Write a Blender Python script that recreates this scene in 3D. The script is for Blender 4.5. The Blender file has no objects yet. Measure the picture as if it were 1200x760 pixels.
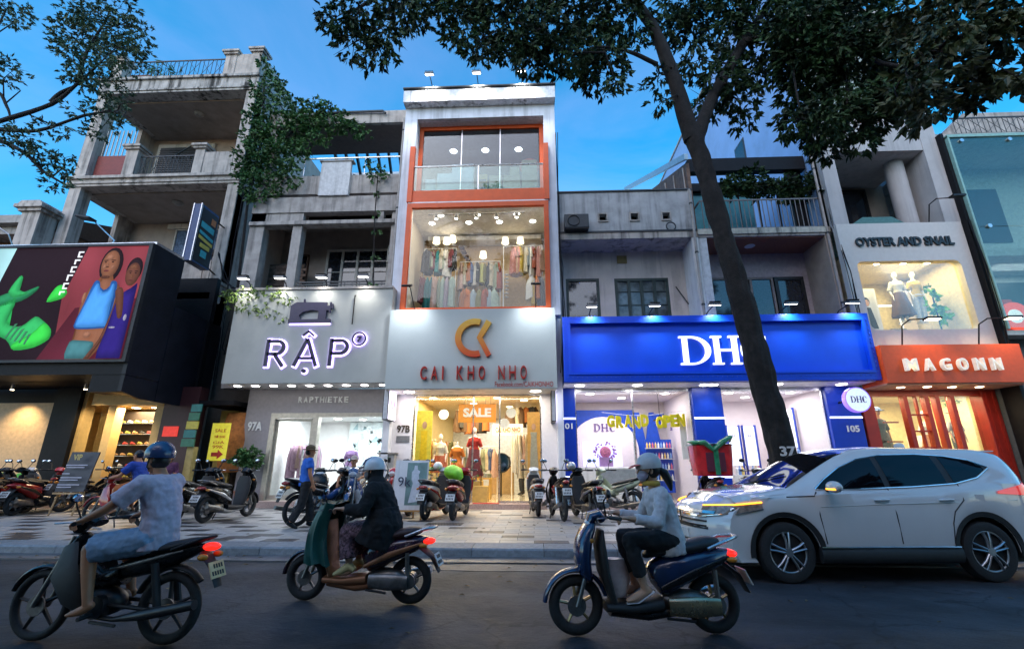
import bpy, bmesh, math, random
from mathutils import Vector as V, Matrix, noise as mnoise
random.seed(11)
R = math.radians
sc = bpy.context.scene
col = sc.collection
# ---------------------------------------------------------------- camera, sky, sun, exposure
cam = bpy.data.cameras.new('camera'); camo = bpy.data.objects.new('camera', cam); col.objects.link(camo)
camo.location = (0, 0, 1.42); camo.rotation_euler = (R(90 + 16.8), 0, R(2.5))
cam.sensor_width = 36; cam.lens = 545 / 1200 * 36; cam.clip_start = .05; cam.clip_end = 2000
sc.camera = camo
sc.view_settings.view_transform = 'Standard'; sc.view_settings.look = 'None'
sc.view_settings.exposure = 1.1; sc.view_settings.gamma = 1
cy = sc.cycles
cy.use_denoising = True; cy.max_bounces = 7; cy.diffuse_bounces = 3; cy.glossy_bounces = 3
cy.transmission_bounces = 4; cy.transparent_max_bounces = 14; cy.caustics_reflective = False; cy.caustics_refractive = False
cy.sample_clamp_indirect = 3.0; cy.use_light_tree = True; cy.use_adaptive_sampling = True; cy.adaptive_threshold = .015
SUN_EL, SUN_AZ = 34.0, 200.0            # soft glow of the evening sky from behind the camera
w = bpy.data.worlds.new('World'); sc.world = w; w.use_nodes = True
nt = w.node_tree; nt.nodes.clear(); N = nt.nodes.new; L = nt.links.new
out = N('ShaderNodeOutputWorld'); bg = N('ShaderNodeBackground'); L(bg.outputs[0], out.inputs[0])
sky = N('ShaderNodeTexSky'); sky.sky_type = 'NISHITA'; sky.sun_disc = False
sky.sun_elevation = R(SUN_EL); sky.sun_rotation = R(SUN_AZ); sky.altitude = 50
sky.air_density = 1.2; sky.dust_density = .6; sky.ozone_density = 5.0
tc = N('ShaderNodeTexCoord'); mp = N('ShaderNodeMapping'); mp.inputs['Scale'].default_value = (1.3, 1.3, 3.2)
L(tc.outputs['Generated'], mp.inputs[0])
nz = N('ShaderNodeTexNoise'); nz.inputs['Scale'].default_value = 1.7; nz.inputs['Detail'].default_value = 7; nz.inputs['Roughness'].default_value = .58
nz.inputs['Distortion'].default_value = .5
L(mp.outputs[0], nz.inputs[0])
rp = N('ShaderNodeValToRGB'); rp.color_ramp.elements[0].position = .36; rp.color_ramp.elements[1].position = .66
L(nz.outputs[0], rp.inputs[0])
tint = N('ShaderNodeHueSaturation'); tint.inputs['Hue'].default_value = .484; tint.inputs['Saturation'].default_value = 1.34; tint.inputs['Value'].default_value = 1.0
L(sky.outputs[0], tint.inputs['Color'])
cl = N('ShaderNodeMix'); cl.data_type = 'RGBA'; cl.blend_type = 'MIX'
mlt = N('ShaderNodeMath'); mlt.operation = 'MULTIPLY'; mlt.inputs[1].default_value = .6; L(rp.outputs[0], mlt.inputs[0])
L(mlt.outputs[0], cl.inputs[0]); L(tint.outputs[0], cl.inputs[6])
pale = N('ShaderNodeMix'); pale.data_type = 'RGBA'; pale.blend_type = 'MULTIPLY'; pale.inputs[0].default_value = 1
L(sky.outputs[0], pale.inputs[6]); pale.inputs[7].default_value = (1.0, 1.12, 1.22, 1); L(pale.outputs[2], cl.inputs[7])
L(cl.outputs[2], bg.inputs[0]); bg.inputs[1].default_value = .15
sl = bpy.data.lights.new('sun', 'SUN'); sl.energy = .7; sl.angle = R(60); sl.color = (1, .73, .54)
so = bpy.data.objects.new('sun', sl); col.objects.link(so)
so.rotation_euler = V((math.sin(R(SUN_AZ)) * -math.cos(R(SUN_EL)), -math.cos(R(SUN_AZ)) * math.cos(R(SUN_EL)), -math.sin(R(SUN_EL)))).to_track_quat('-Z', 'Y').to_euler()

# ---------------------------------------------------------------- mesh helpers
class MB:
    def __init__(s): s.v = []; s.f = []
    def add(s, vs, fs):
        n = len(s.v); s.v += [tuple(v) for v in vs]; s.f += [[i + n for i in f] for f in fs]; return s
    def box(s, x0, x1, y0, y1, z0, z1):
        return s.add([(x, y, z) for x in (x0, x1) for y in (y0, y1) for z in (z0, z1)],
                     [(0, 1, 3, 2), (4, 6, 7, 5), (0, 4, 5, 1), (2, 3, 7, 6), (0, 2, 6, 4), (1, 5, 7, 3)])
    def obox(s, c, sz, M):
        vs = [V(c) + M @ V((x * sz[0] / 2, y * sz[1] / 2, z * sz[2] / 2)) for x in (-1, 1) for y in (-1, 1) for z in (-1, 1)]
        return s.add(vs, [(0, 1, 3, 2), (4, 6, 7, 5), (0, 4, 5, 1), (2, 3, 7, 6), (0, 2, 6, 4), (1, 5, 7, 3)])
    def rings(s, rs, cap=True, closed=False):
        n = len(rs[0]); base = len(s.v)
        for r in rs: s.v += [tuple(p) for p in r]
        m = len(rs)
        for i in range(m if closed else m - 1):
            a = base + i * n; b = base + ((i + 1) % m) * n
            for j in range(n): k = (j + 1) % n; s.f.append([a + j, a + k, b + k, b + j])
        if cap and not closed:
            s.f.append([base + j for j in range(n)][::-1]); s.f.append([base + (m - 1) * n + j for j in range(n)])
        return s
    def sweep(s, path, sizes, side=(0, 1, 0), n=12, pw=2.0, cap=True):
        path = [V(p) for p in path]; side0 = V(side).normalized(); rs = []
        for i, p in enumerate(path):
            t = (path[min(i + 1, len(path) - 1)] - path[max(i - 1, 0)]).normalized()
            sd = (side0 - t * side0.dot(t))
            sd = sd.normalized() if sd.length > 1e-4 else t.orthogonal().normalized()
            nn = t.cross(sd); a, b = sizes[i] if isinstance(sizes, list) else sizes; ring = []
            for j in range(n):
                th = 2 * math.pi * j / n; c, d = math.cos(th), math.sin(th)
                c = math.copysign(abs(c) ** (2 / pw), c); d = math.copysign(abs(d) ** (2 / pw), d)
                ring.append(p + sd * (a * c) + nn * (b * d))
            rs.append(ring)
        return s.rings(rs, cap)
    def cyl(s, p0, p1, r0, r1=None, n=10, cap=True):
        r1 = r0 if r1 is None else r1; t = (V(p1) - V(p0))
        sd = t.orthogonal().normalized() if t.length > 1e-6 else V((1, 0, 0))
        return s.sweep([p0, p1], [(r0, r0), (r1, r1)], sd, n, cap=cap)
    def tube(s, pts, r, n=6):
        pts = [V(p) for p in pts]; rr = r if isinstance(r, list) else [r] * len(pts)
        sd = (pts[-1] - pts[0]); sd = sd.orthogonal() if sd.length > 1e-6 else V((0, 1, 0))
        return s.sweep(pts, [(q, q) for q in rr], sd, n)
    def lathe(s, prof, c=(0, 0, 0), n=16, ax=(0, 0, 1)):
        ax = V(ax).normalized(); u = ax.orthogonal().normalized(); w_ = ax.cross(u); c = V(c)
        rs = [[c + ax * z + (u * math.cos(2 * math.pi * j / n) + w_ * math.sin(2 * math.pi * j / n)) * max(r, 1e-4) for j in range(n)] for r, z in prof]
        return s.rings(rs)
    def prism(s, poly, a0, a1, ax='y'):
        f = {'y': lambda p, a: (p[0], a, p[1]), 'x': lambda p, a: (a, p[0], p[1]), 'z': lambda p, a: (p[0], p[1], a)}[ax]
        return s.rings([[f(p, a0) for p in poly], [f(p, a1) for p in poly]])
    def ell(s, c, r, n=12, m=8, M=None):
        c = V(c); r = (r, r, r) if not hasattr(r, '__len__') else r; rs = []
        for i in range(m + 1):
            ph = math.pi * (i / m) ; q = max(math.sin(ph), .02)
            ring = [V((r[0] * q * math.cos(2 * math.pi * j / n), r[1] * q * math.sin(2 * math.pi * j / n), -r[2] * math.cos(ph))) for j in range(n)]
            rs.append([c + (M @ p if M else p) for p in ring])
        return s.rings(rs)
    def torus(s, c, Rr, r, ax=(0, 1, 0), n=28, m=8, rz=None):
        ax = V(ax).normalized(); u = ax.orthogonal().normalized(); w_ = ax.cross(u); c = V(c); rs = []; rz = rz or r
        for i in range(n):
            d = u * math.cos(2 * math.pi * i / n) + w_ * math.sin(2 * math.pi * i / n)
            rs.append([c + d * (Rr + r * math.cos(2 * math.pi * j / m)) + ax * (rz * math.sin(2 * math.pi * j / m)) for j in range(m)])
        return s.rings(rs, closed=True)
    def quad(s, a, b, c, d): return s.add([a, b, c, d], [(0, 1, 2, 3)])
    def limb(s, a, b, ra, rb, n=10):
        s.cyl(a, b, ra, rb, n); s.ell(a, ra, n, 6); return s.ell(b, rb, n, 6)
    def xform(s, M): s.v = [tuple(M @ V(p)) for p in s.v]; return s
    def wall(s, x0, x1, z0, z1, y0, y1, holes=()):
        xs = sorted({x0, x1, *[h[0] for h in holes], *[h[1] for h in holes]}); zs = sorted({z0, z1, *[h[2] for h in holes], *[h[3] for h in holes]})
        solid = lambda i, j: 0 <= i < len(xs) - 1 and 0 <= j < len(zs) - 1 and not any(h[0] - 1e-6 <= xs[i] and xs[i + 1] <= h[1] + 1e-6 and h[2] - 1e-6 <= zs[j] and zs[j + 1] <= h[3] + 1e-6 for h in holes)
        for i in range(len(xs) - 1):
            for j in range(len(zs) - 1):
                if not solid(i, j): continue
                a, b, c, d = xs[i], xs[i + 1], zs[j], zs[j + 1]
                s.quad((a, y0, c), (b, y0, c), (b, y0, d), (a, y0, d)); s.quad((a, y1, c), (a, y1, d), (b, y1, d), (b, y1, c))
                if not solid(i - 1, j): s.quad((a, y0, c), (a, y0, d), (a, y1, d), (a, y1, c))
                if not solid(i + 1, j): s.quad((b, y0, c), (b, y1, c), (b, y1, d), (b, y0, d))
                if not solid(i, j - 1): s.quad((a, y0, c), (a, y1, c), (b, y1, c), (b, y0, c))
                if not solid(i, j + 1): s.quad((a, y0, d), (b, y0, d), (b, y1, d), (a, y1, d))
        return s
    def build(s, name, m=None, parent=None, smooth=None, bevel=0, seg=2, weld=False, fuse=0, sub=0):
        off = root_off(parent)
        me = bpy.data.meshes.new(name); me.from_pydata([tuple(V(p) - off) for p in s.v], [], s.f)
        bm = bmesh.new(); bm.from_mesh(me)
        if weld or bevel or sub: bmesh.ops.remove_doubles(bm, verts=bm.verts, dist=1e-4)
        bmesh.ops.recalc_face_normals(bm, faces=bm.faces); bm.to_mesh(me); bm.free()
        if smooth is not None or fuse or sub:
            me.polygons.foreach_set('use_smooth', [True] * len(me.polygons))
            if smooth and not fuse: me.set_sharp_from_angle(angle=R(smooth))
        o = bpy.data.objects.new(name, me); col.objects.link(o)
        if m: me.materials.append(m)
        if parent: o.parent = parent
        if bevel:
            b = o.modifiers.new('bevel', 'BEVEL'); b.width = bevel; b.segments = seg; b.limit_method = 'ANGLE'; b.angle_limit = R(40)
        if fuse:
            r = o.modifiers.new('remesh', 'REMESH'); r.mode = 'VOXEL'; r.voxel_size = fuse; r.use_smooth_shade = True
            k = o.modifiers.new('smooth', 'SMOOTH'); k.factor = .5; k.iterations = 3
        if sub:
            r = o.modifiers.new('subdivision', 'SUBSURF'); r.levels = sub; r.render_levels = sub
        return o
ABS = {}
def root_off(p):
    while p is not None:
        if p.name in ABS: return ABS[p.name]
        p = p.parent
    return V((0, 0, 0))
def tag(o, label=None, cat=None, group=None, kind=None):
    for k, v in (('label', label), ('category', cat), ('group', group), ('kind', kind)):
        if v: o[k] = v
    return o
def thing(name, label, cat, loc=(0, 0, 0), rz=0, group=None, ab=False):
    o = bpy.data.objects.new(name, None); o.empty_display_size = .2; col.objects.link(o)
    o.location = loc; o.rotation_euler = (0, 0, rz)
    if ab: ABS[o.name] = V(loc)
    return tag(o, label, cat, group)
def struct(o): o['kind'] = 'structure'; return o
def stuff(o): o['kind'] = 'stuff'; return o
def dup(o, parent=None):
    c = o.copy(); col.objects.link(c)
    if parent: c.parent = parent
    for ch in list(o.children): dup(ch, c)
    return c
def B(name, m, parent, *boxes, **k):
    mb = MB()
    for b in boxes: mb.box(*b)
    return mb.build(name, m, parent, **k)
def textmesh(s, m, parent, x0, x1, z0, z1, y, depth=.03, name='lettering', bold=0, shear=0, keep=False):
    """flat text facing -Y, fitted into x0..x1, z0..z1"""
    c = bpy.data.curves.new('t', 'FONT'); c.body = s; c.size = 1; c.extrude = .01; c.offset = bold; c.resolution_u = 3; c.shear = shear
    o = bpy.data.objects.new('t', c); me = bpy.data.meshes.new_from_object(o)
    vs = [v.co.copy() for v in me.vertices]; fs = [list(p.vertices) for p in me.polygons]
    bpy.data.objects.remove(o); bpy.data.curves.remove(c); bpy.data.meshes.remove(me)
    if not vs: return None
    a, b = min(v.x for v in vs), max(v.x for v in vs); c0, d = min(v.y for v in vs), max(v.y for v in vs)
    sx = (x1 - x0) / (b - a); sz = (z1 - z0) / (d - c0)
    mb = MB(); mb.add([(x0 + (v.x - a) * sx, y - depth * (v.z + .01) / .02, z0 + (v.y - c0) * sz) for v in vs], fs)
    return mb.build(name, m, parent)
def letters(s, m, parent, x0, x1, z0, z1, y, depth=.04, gap=.12, bold=.02, name='letter', widths=None):
    """each letter a part of its own, spread over x0..x1"""
    ws = [(widths or {}).get(ch, .45 if ch == ' ' else .16 if ch in 'I' else .95 if ch in 'MW' else .72) for ch in s]
    k = (x1 - x0) / (sum(ws) + gap * (len(s) - 1)); x = x0; res = []
    for ch, wd in zip(s, ws):
        if ch != ' ':
            zz0, zz1 = z0, z1
            if ch == 'Ậ': zz0, zz1 = z0 - .22 * (z1 - z0), z1 + .3 * (z1 - z0)
            res.append(textmesh(ch, m, parent, x, x + wd * k, zz0, zz1, y, depth, name, bold))
        x += (wd + gap) * k
    return res

# ---------------------------------------------------------------- materials
MATS = {}
def M(key, c=(.5, .5, .5), r=.6, m=0, var=.12, scl=9, bump=0, spec=.5, coat=0, em=None, es=0, streak=0, stain=0, rnd=0, vein=0, sheen=0, streakcol=(.03, .03, .028)):
    if key in MATS: return MATS[key]
    mt = bpy.data.materials.new(key); mt.use_nodes = True; nt = mt.node_tree; N = nt.nodes.new; L = nt.links.new
    p = nt.nodes['Principled BSDF']; p.inputs['Roughness'].default_value = r; p.inputs['Metallic'].default_value = m
    p.inputs['Specular IOR Level'].default_value = spec; p.inputs['Coat Weight'].default_value = coat; p.inputs['Coat Roughness'].default_value = .05
    if sheen: p.inputs['Sheen Weight'].default_value = sheen
    tc = N('ShaderNodeTexCoord')
    def mix(bt, fac, a, b):
        x = N('ShaderNodeMix'); x.data_type = 'RGBA'; x.blend_type = bt
        for q, sk in ((fac, 0), (a, 6), (b, 7)):
            if isinstance(q, (tuple, float, int)): x.inputs[sk].default_value = (*q, 1) if isinstance(q, tuple) else q
            else: L(q, x.inputs[sk])
        return x.outputs[2]
    def nse(scale, det=5, rough=.6, mapscale=None):
        n = N('ShaderNodeTexNoise'); n.inputs['Scale'].default_value = scale; n.inputs['Detail'].default_value = det; n.inputs['Roughness'].default_value = rough
        if mapscale:
            q = N('ShaderNodeMapping'); q.inputs['Scale'].default_value = mapscale; L(tc.outputs['Object'], q.inputs[0]); L(q.outputs[0], n.inputs[0])
        else: L(tc.outputs['Object'], n.inputs[0])
        return n.outputs[0]
    def ramp(s, a, b):
        q = N('ShaderNodeMapRange'); q.inputs[1].default_value = a; q.inputs[2].default_value = b; q.interpolation_type = 'SMOOTHSTEP'; L(s, q.inputs[0]); return q.outputs[0]
    n1 = nse(scl)
    lo = tuple(x * (1 - var) for x in c); hi = tuple(min(1, x * (1 + var)) for x in c)
    cc = mix('MIX', ramp(n1, .3, .7), lo, hi)
    if rnd:
        oi = N('ShaderNodeObjectInfo'); q = N('ShaderNodeMapRange'); q.inputs[3].default_value = 1 - rnd; q.inputs[4].default_value = 1 + rnd; L(oi.outputs['Random'], q.inputs[0])
        x = N('ShaderNodeVectorMath'); x.operation = 'SCALE'; L(cc, x.inputs[0]); L(q.outputs[0], x.inputs['Scale']); cc = x.outputs[0]
    if streak:
        st = ramp(nse(1.0, 6, .65, (3.8, 3.8, .20)), .45, .64); st2 = ramp(nse(.9, 4), .30, .60)
        mm = N('ShaderNodeMath'); mm.operation = 'MULTIPLY'; L(st, mm.inputs[0]); L(st2, mm.inputs[1])
        m2 = N('ShaderNodeMath'); m2.operation = 'MULTIPLY'; L(mm.outputs[0], m2.inputs[0]); m2.inputs[1].default_value = streak
        cc = mix('MIX', m2.outputs[0], cc, streakcol)
    if stain:
        s2 = ramp(nse(.55, 8, .7), .5, .75); m2 = N('ShaderNodeMath'); m2.operation = 'MULTIPLY'; L(s2, m2.inputs[0]); m2.inputs[1].default_value = stain
        cc = mix('MULTIPLY', m2.outputs[0], cc, (.35, .34, .33))
    L(cc, p.inputs['Base Color'])
    if bump:
        bp = N('ShaderNodeBump'); bp.inputs['Strength'].default_value = bump; bp.inputs['Distance'].default_value = .02
        L(nse(scl * 5, 6, .7), bp.inputs['Height']); L(bp.outputs[0], p.inputs['Normal'])
    if r < .9:
        q = N('ShaderNodeMapRange'); q.inputs[3].default_value = max(.02, r * .82); q.inputs[4].default_value = min(1, r * 1.18); L(nse(scl * 2.3, 4), q.inputs[0]); L(q.outputs[0], p.inputs['Roughness'])
    if em: p.inputs['Emission Color'].default_value = (*em, 1); p.inputs['Emission Strength'].default_value = es
    MATS[key] = mt; return mt
def glass(key, tint=(1, 1, 1), refl=.6, rough=.02, base=.04):
    if key in MATS: return MATS[key]
    mt = bpy.data.materials.new(key); mt.use_nodes = True; nt = mt.node_tree; nt.nodes.clear(); N = nt.nodes.new; L = nt.links.new
    o = N('ShaderNodeOutputMaterial'); t = N('ShaderNodeBsdfTransparent'); t.inputs[0].default_value = (*tint, 1)
    g = N('ShaderNodeBsdfGlossy'); g.inputs['Roughness'].default_value = rough; g.inputs[0].default_value = (1, 1, 1, 1)
    f = N('ShaderNodeFresnel'); f.inputs[0].default_value = 1.5; q = N('ShaderNodeMath'); q.operation = 'MULTIPLY_ADD'; q.inputs[1].default_value = refl; q.inputs[2].default_value = base; L(f.outputs[0], q.inputs[0])
    x = N('ShaderNodeMixShader'); L(q.outputs[0], x.inputs[0]); L(t.outputs[0], x.inputs[1]); L(g.outputs[0], x.inputs[2]); L(x.outputs[0], o.inputs[0])
    MATS[key] = mt; return mt
def lamp(kind, loc, energy, color=(1, 1, 1), to=None, size=.1, size_y=None, spot=100, blend=.8, parent=None):
    l = bpy.data.lights.new('lamp_light', kind); l.energy = energy * LK; l.color = color
    if kind == 'AREA':
        l.size = size; l.shape = 'RECTANGLE' if size_y else 'SQUARE'
        if size_y: l.size_y = size_y
    else:
        l.shadow_soft_size = size
        if kind == 'SPOT': l.spot_size = R(spot); l.spot_blend = blend
    o = bpy.data.objects.new('lamp_light', l); col.objects.link(o)
    d = (V(to) - V(loc)) if to is not None else V((0, 0, -1))
    o.rotation_euler = d.to_track_quat('-Z', 'Y').to_euler(); o.location = V(loc) - root_off(parent)
    if parent: o.parent = parent
    return o
LK = .58; WARM = (1, .78, .48); COOL = (.86, .92, 1); NEUT = (1, .95, .88)
# ---------------------------------------------------------------- ground, road, kerb, pavement
m_asph = M('asphalt', (.032, .034, .040), .62, var=.4, scl=1.1, bump=.9, stain=.7, spec=.35)
nt = m_asph.node_tree; p_ = nt.nodes['Principled BSDF']; src = p_.inputs['Base Color'].links[0].from_socket      # grit, hairline cracks, dusty tyre tracks
tcn = nt.nodes.new('ShaderNodeTexCoord'); vo = nt.nodes.new('ShaderNodeTexVoronoi'); vo.feature = 'DISTANCE_TO_EDGE'; vo.inputs['Scale'].default_value = .55; wn_ = nt.nodes.new('ShaderNodeTexNoise'); wn_.inputs['Scale'].default_value = 1.4; wn_.inputs['Detail'].default_value = 6
ad_ = nt.nodes.new('ShaderNodeVectorMath'); nt.links.new(tcn.outputs['Object'], wn_.inputs[0]); nt.links.new(tcn.outputs['Object'], ad_.inputs[0]); nt.links.new(wn_.outputs['Color'], ad_.inputs[1]); nt.links.new(ad_.outputs[0], vo.inputs[0])
mr_ = nt.nodes.new('ShaderNodeMapRange'); mr_.inputs[1].default_value = .0; mr_.inputs[2].default_value = .012; mr_.inputs[3].default_value = .35; mr_.inputs[4].default_value = 1; nt.links.new(vo.outputs['Distance'], mr_.inputs[0])
gt = nt.nodes.new('ShaderNodeTexNoise'); gt.inputs['Scale'].default_value = 90; gt.inputs['Detail'].default_value = 3; nt.links.new(tcn.outputs['Object'], gt.inputs[0]); g2 = nt.nodes.new('ShaderNodeMapRange'); g2.inputs[1].default_value = .3; g2.inputs[2].default_value = .7; g2.inputs[3].default_value = .55; g2.inputs[4].default_value = 1.5; nt.links.new(gt.outputs[0], g2.inputs[0])
tk = nt.nodes.new('ShaderNodeTexNoise'); tk.inputs['Scale'].default_value = 1; tk.inputs['Detail'].default_value = 4; mpn = nt.nodes.new('ShaderNodeMapping'); mpn.inputs['Scale'].default_value = (.08, 1.3, 1); nt.links.new(tcn.outputs['Object'], mpn.inputs[0]); nt.links.new(mpn.outputs[0], tk.inputs[0]); t2_ = nt.nodes.new('ShaderNodeMapRange'); t2_.inputs[1].default_value = .35; t2_.inputs[2].default_value = .65; t2_.inputs[3].default_value = .7; t2_.inputs[4].default_value = 1.4; nt.links.new(tk.outputs[0], t2_.inputs[0])
m1 = nt.nodes.new('ShaderNodeMath'); m1.operation = 'MULTIPLY'; nt.links.new(mr_.outputs[0], m1.inputs[0]); nt.links.new(g2.outputs[0], m1.inputs[1]); m2 = nt.nodes.new('ShaderNodeMath'); m2.operation = 'MULTIPLY'; nt.links.new(m1.outputs[0], m2.inputs[0]); nt.links.new(t2_.outputs[0], m2.inputs[1])
vs_ = nt.nodes.new('ShaderNodeVectorMath'); vs_.operation = 'SCALE'; nt.links.new(src, vs_.inputs[0]); nt.links.new(m2.outputs[0], vs_.inputs['Scale']); nt.links.new(vs_.outputs[0], p_.inputs['Base Color'])
m_gut = M('gutter concrete', (.11, .11, .115), .45, var=.35, scl=2.5, bump=.3, stain=.6)
m_kerb = M('kerb granite', (.19, .21, .23), .6, var=.2, scl=14, bump=.25, rnd=.14)
m_tl = M('light paving', (.33, .32, .31), .46, var=.18, scl=6, bump=.12, rnd=.16, stain=.35)
m_td = M('dark paving', (.032, .033, .037), .46, var=.2, scl=6, bump=.12, rnd=.2)
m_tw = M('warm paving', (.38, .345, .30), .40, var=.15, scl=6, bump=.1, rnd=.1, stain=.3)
m_mort = M('mortar bed', (.10, .10, .095), .9, var=.3, scl=5)
struct(B('ground', M('bare ground', (.08, .08, .075), .95), None, (-300, 300, -300, 300, -.30, -.02)))
def sheet(nm, m, x0, x1, y0, y1, z, nx, ny, amp):
    mb = MB(); vs = []; fs = []
    for j in range(ny + 1):
        for i in range(nx + 1):
            x = x0 + (x1 - x0) * i / nx; y = y0 + (y1 - y0) * j / ny
            vs.append((x, y, z + amp * (mnoise.noise(V((x * .35, y * .35, 3))) + .5 * mnoise.noise(V((x * 1.1, y * 1.1, 7))))))
    for j in range(ny):
        for i in range(nx): a = j * (nx + 1) + i; fs.append((a, a + 1, a + nx + 2, a + nx + 1))
    return struct(mb.add(vs, fs).build(nm, m, smooth=60))
sheet('road', m_asph, -60, 60, -14, 7.72, .0, 160, 60, .004)
g = struct(B('gutter', m_gut, None, (-60, 60, 7.70, 8.14, -.018, .022)))
mb = MB(); random.seed(5)                                  # low paler patch on the asphalt along the gutter
struct(MB().prism([(-2.6, 7.35), (-.8, 7.18), (.9, 7.22), (2.0, 7.42), (1.2, 7.62), (-1.0, 7.66)], -.01, .0065, 'z').build('road_patch', M('patch asphalt', (.075, .075, .078), .5, var=.25, scl=4, bump=.6)))
cover = thing('drain_grating', 'iron drain grating set flush in the light paving before the orange shop', 'drain grating', (-2.0, 11.2, .15), ab=True)
B('frame', M('cast iron', (.10, .09, .085), .55, .6), cover, (-2.42, -1.6, 11.0, 11.42, .15, .158))
mb = MB(); [mb.box(-2.38 + .065 * i, -2.345 + .065 * i, 11.04, 11.38, .158, .166) for i in range(12)]; stuff(mb.build('grate_bar', MATS['cast iron'], cover))
kerb = struct(B('kerb', m_mort, None, (-60, 60, 8.17, 8.62, -.05, .10)))
me0 = None
for i in range(52):
    x = -30 + i * 1.16
    if me0 is None:
        k = MB().prism([(8.135, -.04), (8.15, .115), (8.175, .14), (8.64, .15), (8.64, -.04)], 0, 1.15, 'x').build('kerb_stone', m_kerb, kerb); me0 = k.data; k.location.x = x; k0 = k
    else:
        k = k0.copy(); col.objects.link(k); k.location.x = x
pave = struct(B('pavement', m_mort, None, (-60, 60, 8.60, 24, -.05, .143)))
TW, TD = .6, .3
cells = []
for j in range(24):
    for i in range(-50, 40):
        x = i * TW + (TW / 2 if j % 2 else 0); y = 8.65 + j * TD
        if -24 < x < 15 and y < 15.7: cells.append((x, y, i, j))
def tone(i, j, x):
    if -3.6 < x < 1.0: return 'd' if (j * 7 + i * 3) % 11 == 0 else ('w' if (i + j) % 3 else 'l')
    return 'd' if (j % 2 == 0 and (i + j // 2) % 2 == 0) or (j % 4 == 1 and (i * 5 + j) % 7 == 0) else 'l'
cells.sort(key=lambda c: (c[0] + .5) ** 2 * .35 + (c[1] - 8) ** 2 * 1.0)
TM = {'d': m_td, 'l': m_tl, 'w': m_tw}; protos = {}
tb = MB().box(.003, TW - .003, .003, TD - .003, -.02, .0075)
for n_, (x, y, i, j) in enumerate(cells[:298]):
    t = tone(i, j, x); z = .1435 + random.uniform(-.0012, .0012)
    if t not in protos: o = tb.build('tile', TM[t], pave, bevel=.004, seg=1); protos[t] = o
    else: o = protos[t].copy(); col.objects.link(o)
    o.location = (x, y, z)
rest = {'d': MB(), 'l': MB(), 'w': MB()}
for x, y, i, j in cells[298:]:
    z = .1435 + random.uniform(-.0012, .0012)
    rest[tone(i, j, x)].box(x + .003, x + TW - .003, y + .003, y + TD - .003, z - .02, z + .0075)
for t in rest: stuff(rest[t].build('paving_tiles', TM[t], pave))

# ---------------------------------------------------------------- shared building materials
m_conc = M('old painted concrete', (.48, .43, .39), .85, var=.18, scl=2.2, bump=.3, streak=.7, stain=.45)
m_conc2 = M('grey concrete', (.38, .35, .325), .85, var=.18, scl=2.4, bump=.3, streak=.55, stain=.4)
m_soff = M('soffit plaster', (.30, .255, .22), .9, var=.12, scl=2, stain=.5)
m_inw = M('warm plaster', (.40, .32, .265), .85, var=.12, scl=2, stain=.35)
m_white = M('white wall paint', (.74, .74, .74), .6, var=.05, scl=2.5, bump=.05, streak=.25)
m_cream = M('cream plaster', (.56, .52, .47), .75, var=.10, scl=2, streak=.4, stain=.3)
m_dark = M('black metal', (.02, .02, .022), .45, .4, var=.3)
m_steel = M('brushed steel', (.6, .6, .62), .28, .95)
m_pane = M('dark window glass', (.018, .022, .03), .06, var=.2, spec=.8)
m_pale = M('pale frame paint', (.5, .48, .44), .6, var=.1)
m_glass = glass('clear shop glass', (.96, .98, .97), .22, base=.01)
m_railg = glass('rail glass', (.80, .90, .87), .25, base=.03)
m_glass3 = glass('sky reflecting glass', (.70, .78, .82), .30, base=.03)
m_gglass = glass('green facade glass', (.76, .83, .78), .22, base=.01)
m_rail = M('dark railing paint', (.045, .05, .055), .5, .3)
m_lens = M('lit lamp lens', (.9, .9, .9), .4, em=(1, .97, .92), es=6)
m_lensw = M('warm lit lens', (.9, .85, .7), .4, em=(1, .80, .50), es=6)
m_orange = M('orange red panel', (.66, .085, .006), .5, var=.08, scl=3)
m_brown = M('brown boards', (.13, .075, .05), .75, var=.3, scl=5, bump=.3)
m_pink = M('pink granite step', (.45, .33, .29), .35, var=.2, scl=30)
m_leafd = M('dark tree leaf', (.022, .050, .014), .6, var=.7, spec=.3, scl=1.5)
m_leafm = M('vine leaf', (.055, .135, .035), .55, var=.45, scl=3)
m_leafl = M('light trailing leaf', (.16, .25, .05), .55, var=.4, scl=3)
m_bark = M('bark', (.012, .010, .009), .9, var=.6, scl=7, bump=1.6, stain=.5)

def railing(par, x0, x1, y, z0, z1, n, m, r=.012, name='railing', cross=False):
    a = MB().box(x0, x1, y - .02, y + .02, z1 - .05, z1); a.box(x0, x1, y - .015, y + .015, z0 + .05, z0 + .085)
    rl = a.build(name, m, par); first = None
    for i in range(n):
        x = x0 + (x1 - x0) * (i + .5) / n
        if first is None: first = MB().cyl((0, y, z0), (0, y, z1 - .05), r, n=6); b = first.build('baluster', m, rl); b0 = b
        else: b = b0.copy(); col.objects.link(b)
        b.location.x = x
    if cross:
        c = MB()
        for i in range(max(1, n // 3)):
            xa = x0 + (x1 - x0) * i / max(1, n // 3); xb = x0 + (x1 - x0) * (i + 1) / max(1, n // 3)
            c.tube([(xa, y - .03, z0 + .1), (xb, y - .03, z1 - .06)], .009, 5); c.tube([(xb, y - .03, z0 + .1), (xa, y - .03, z1 - .06)], .009, 5)
        stuff(c.build('cross_bar', m, rl))
    return rl
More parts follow.
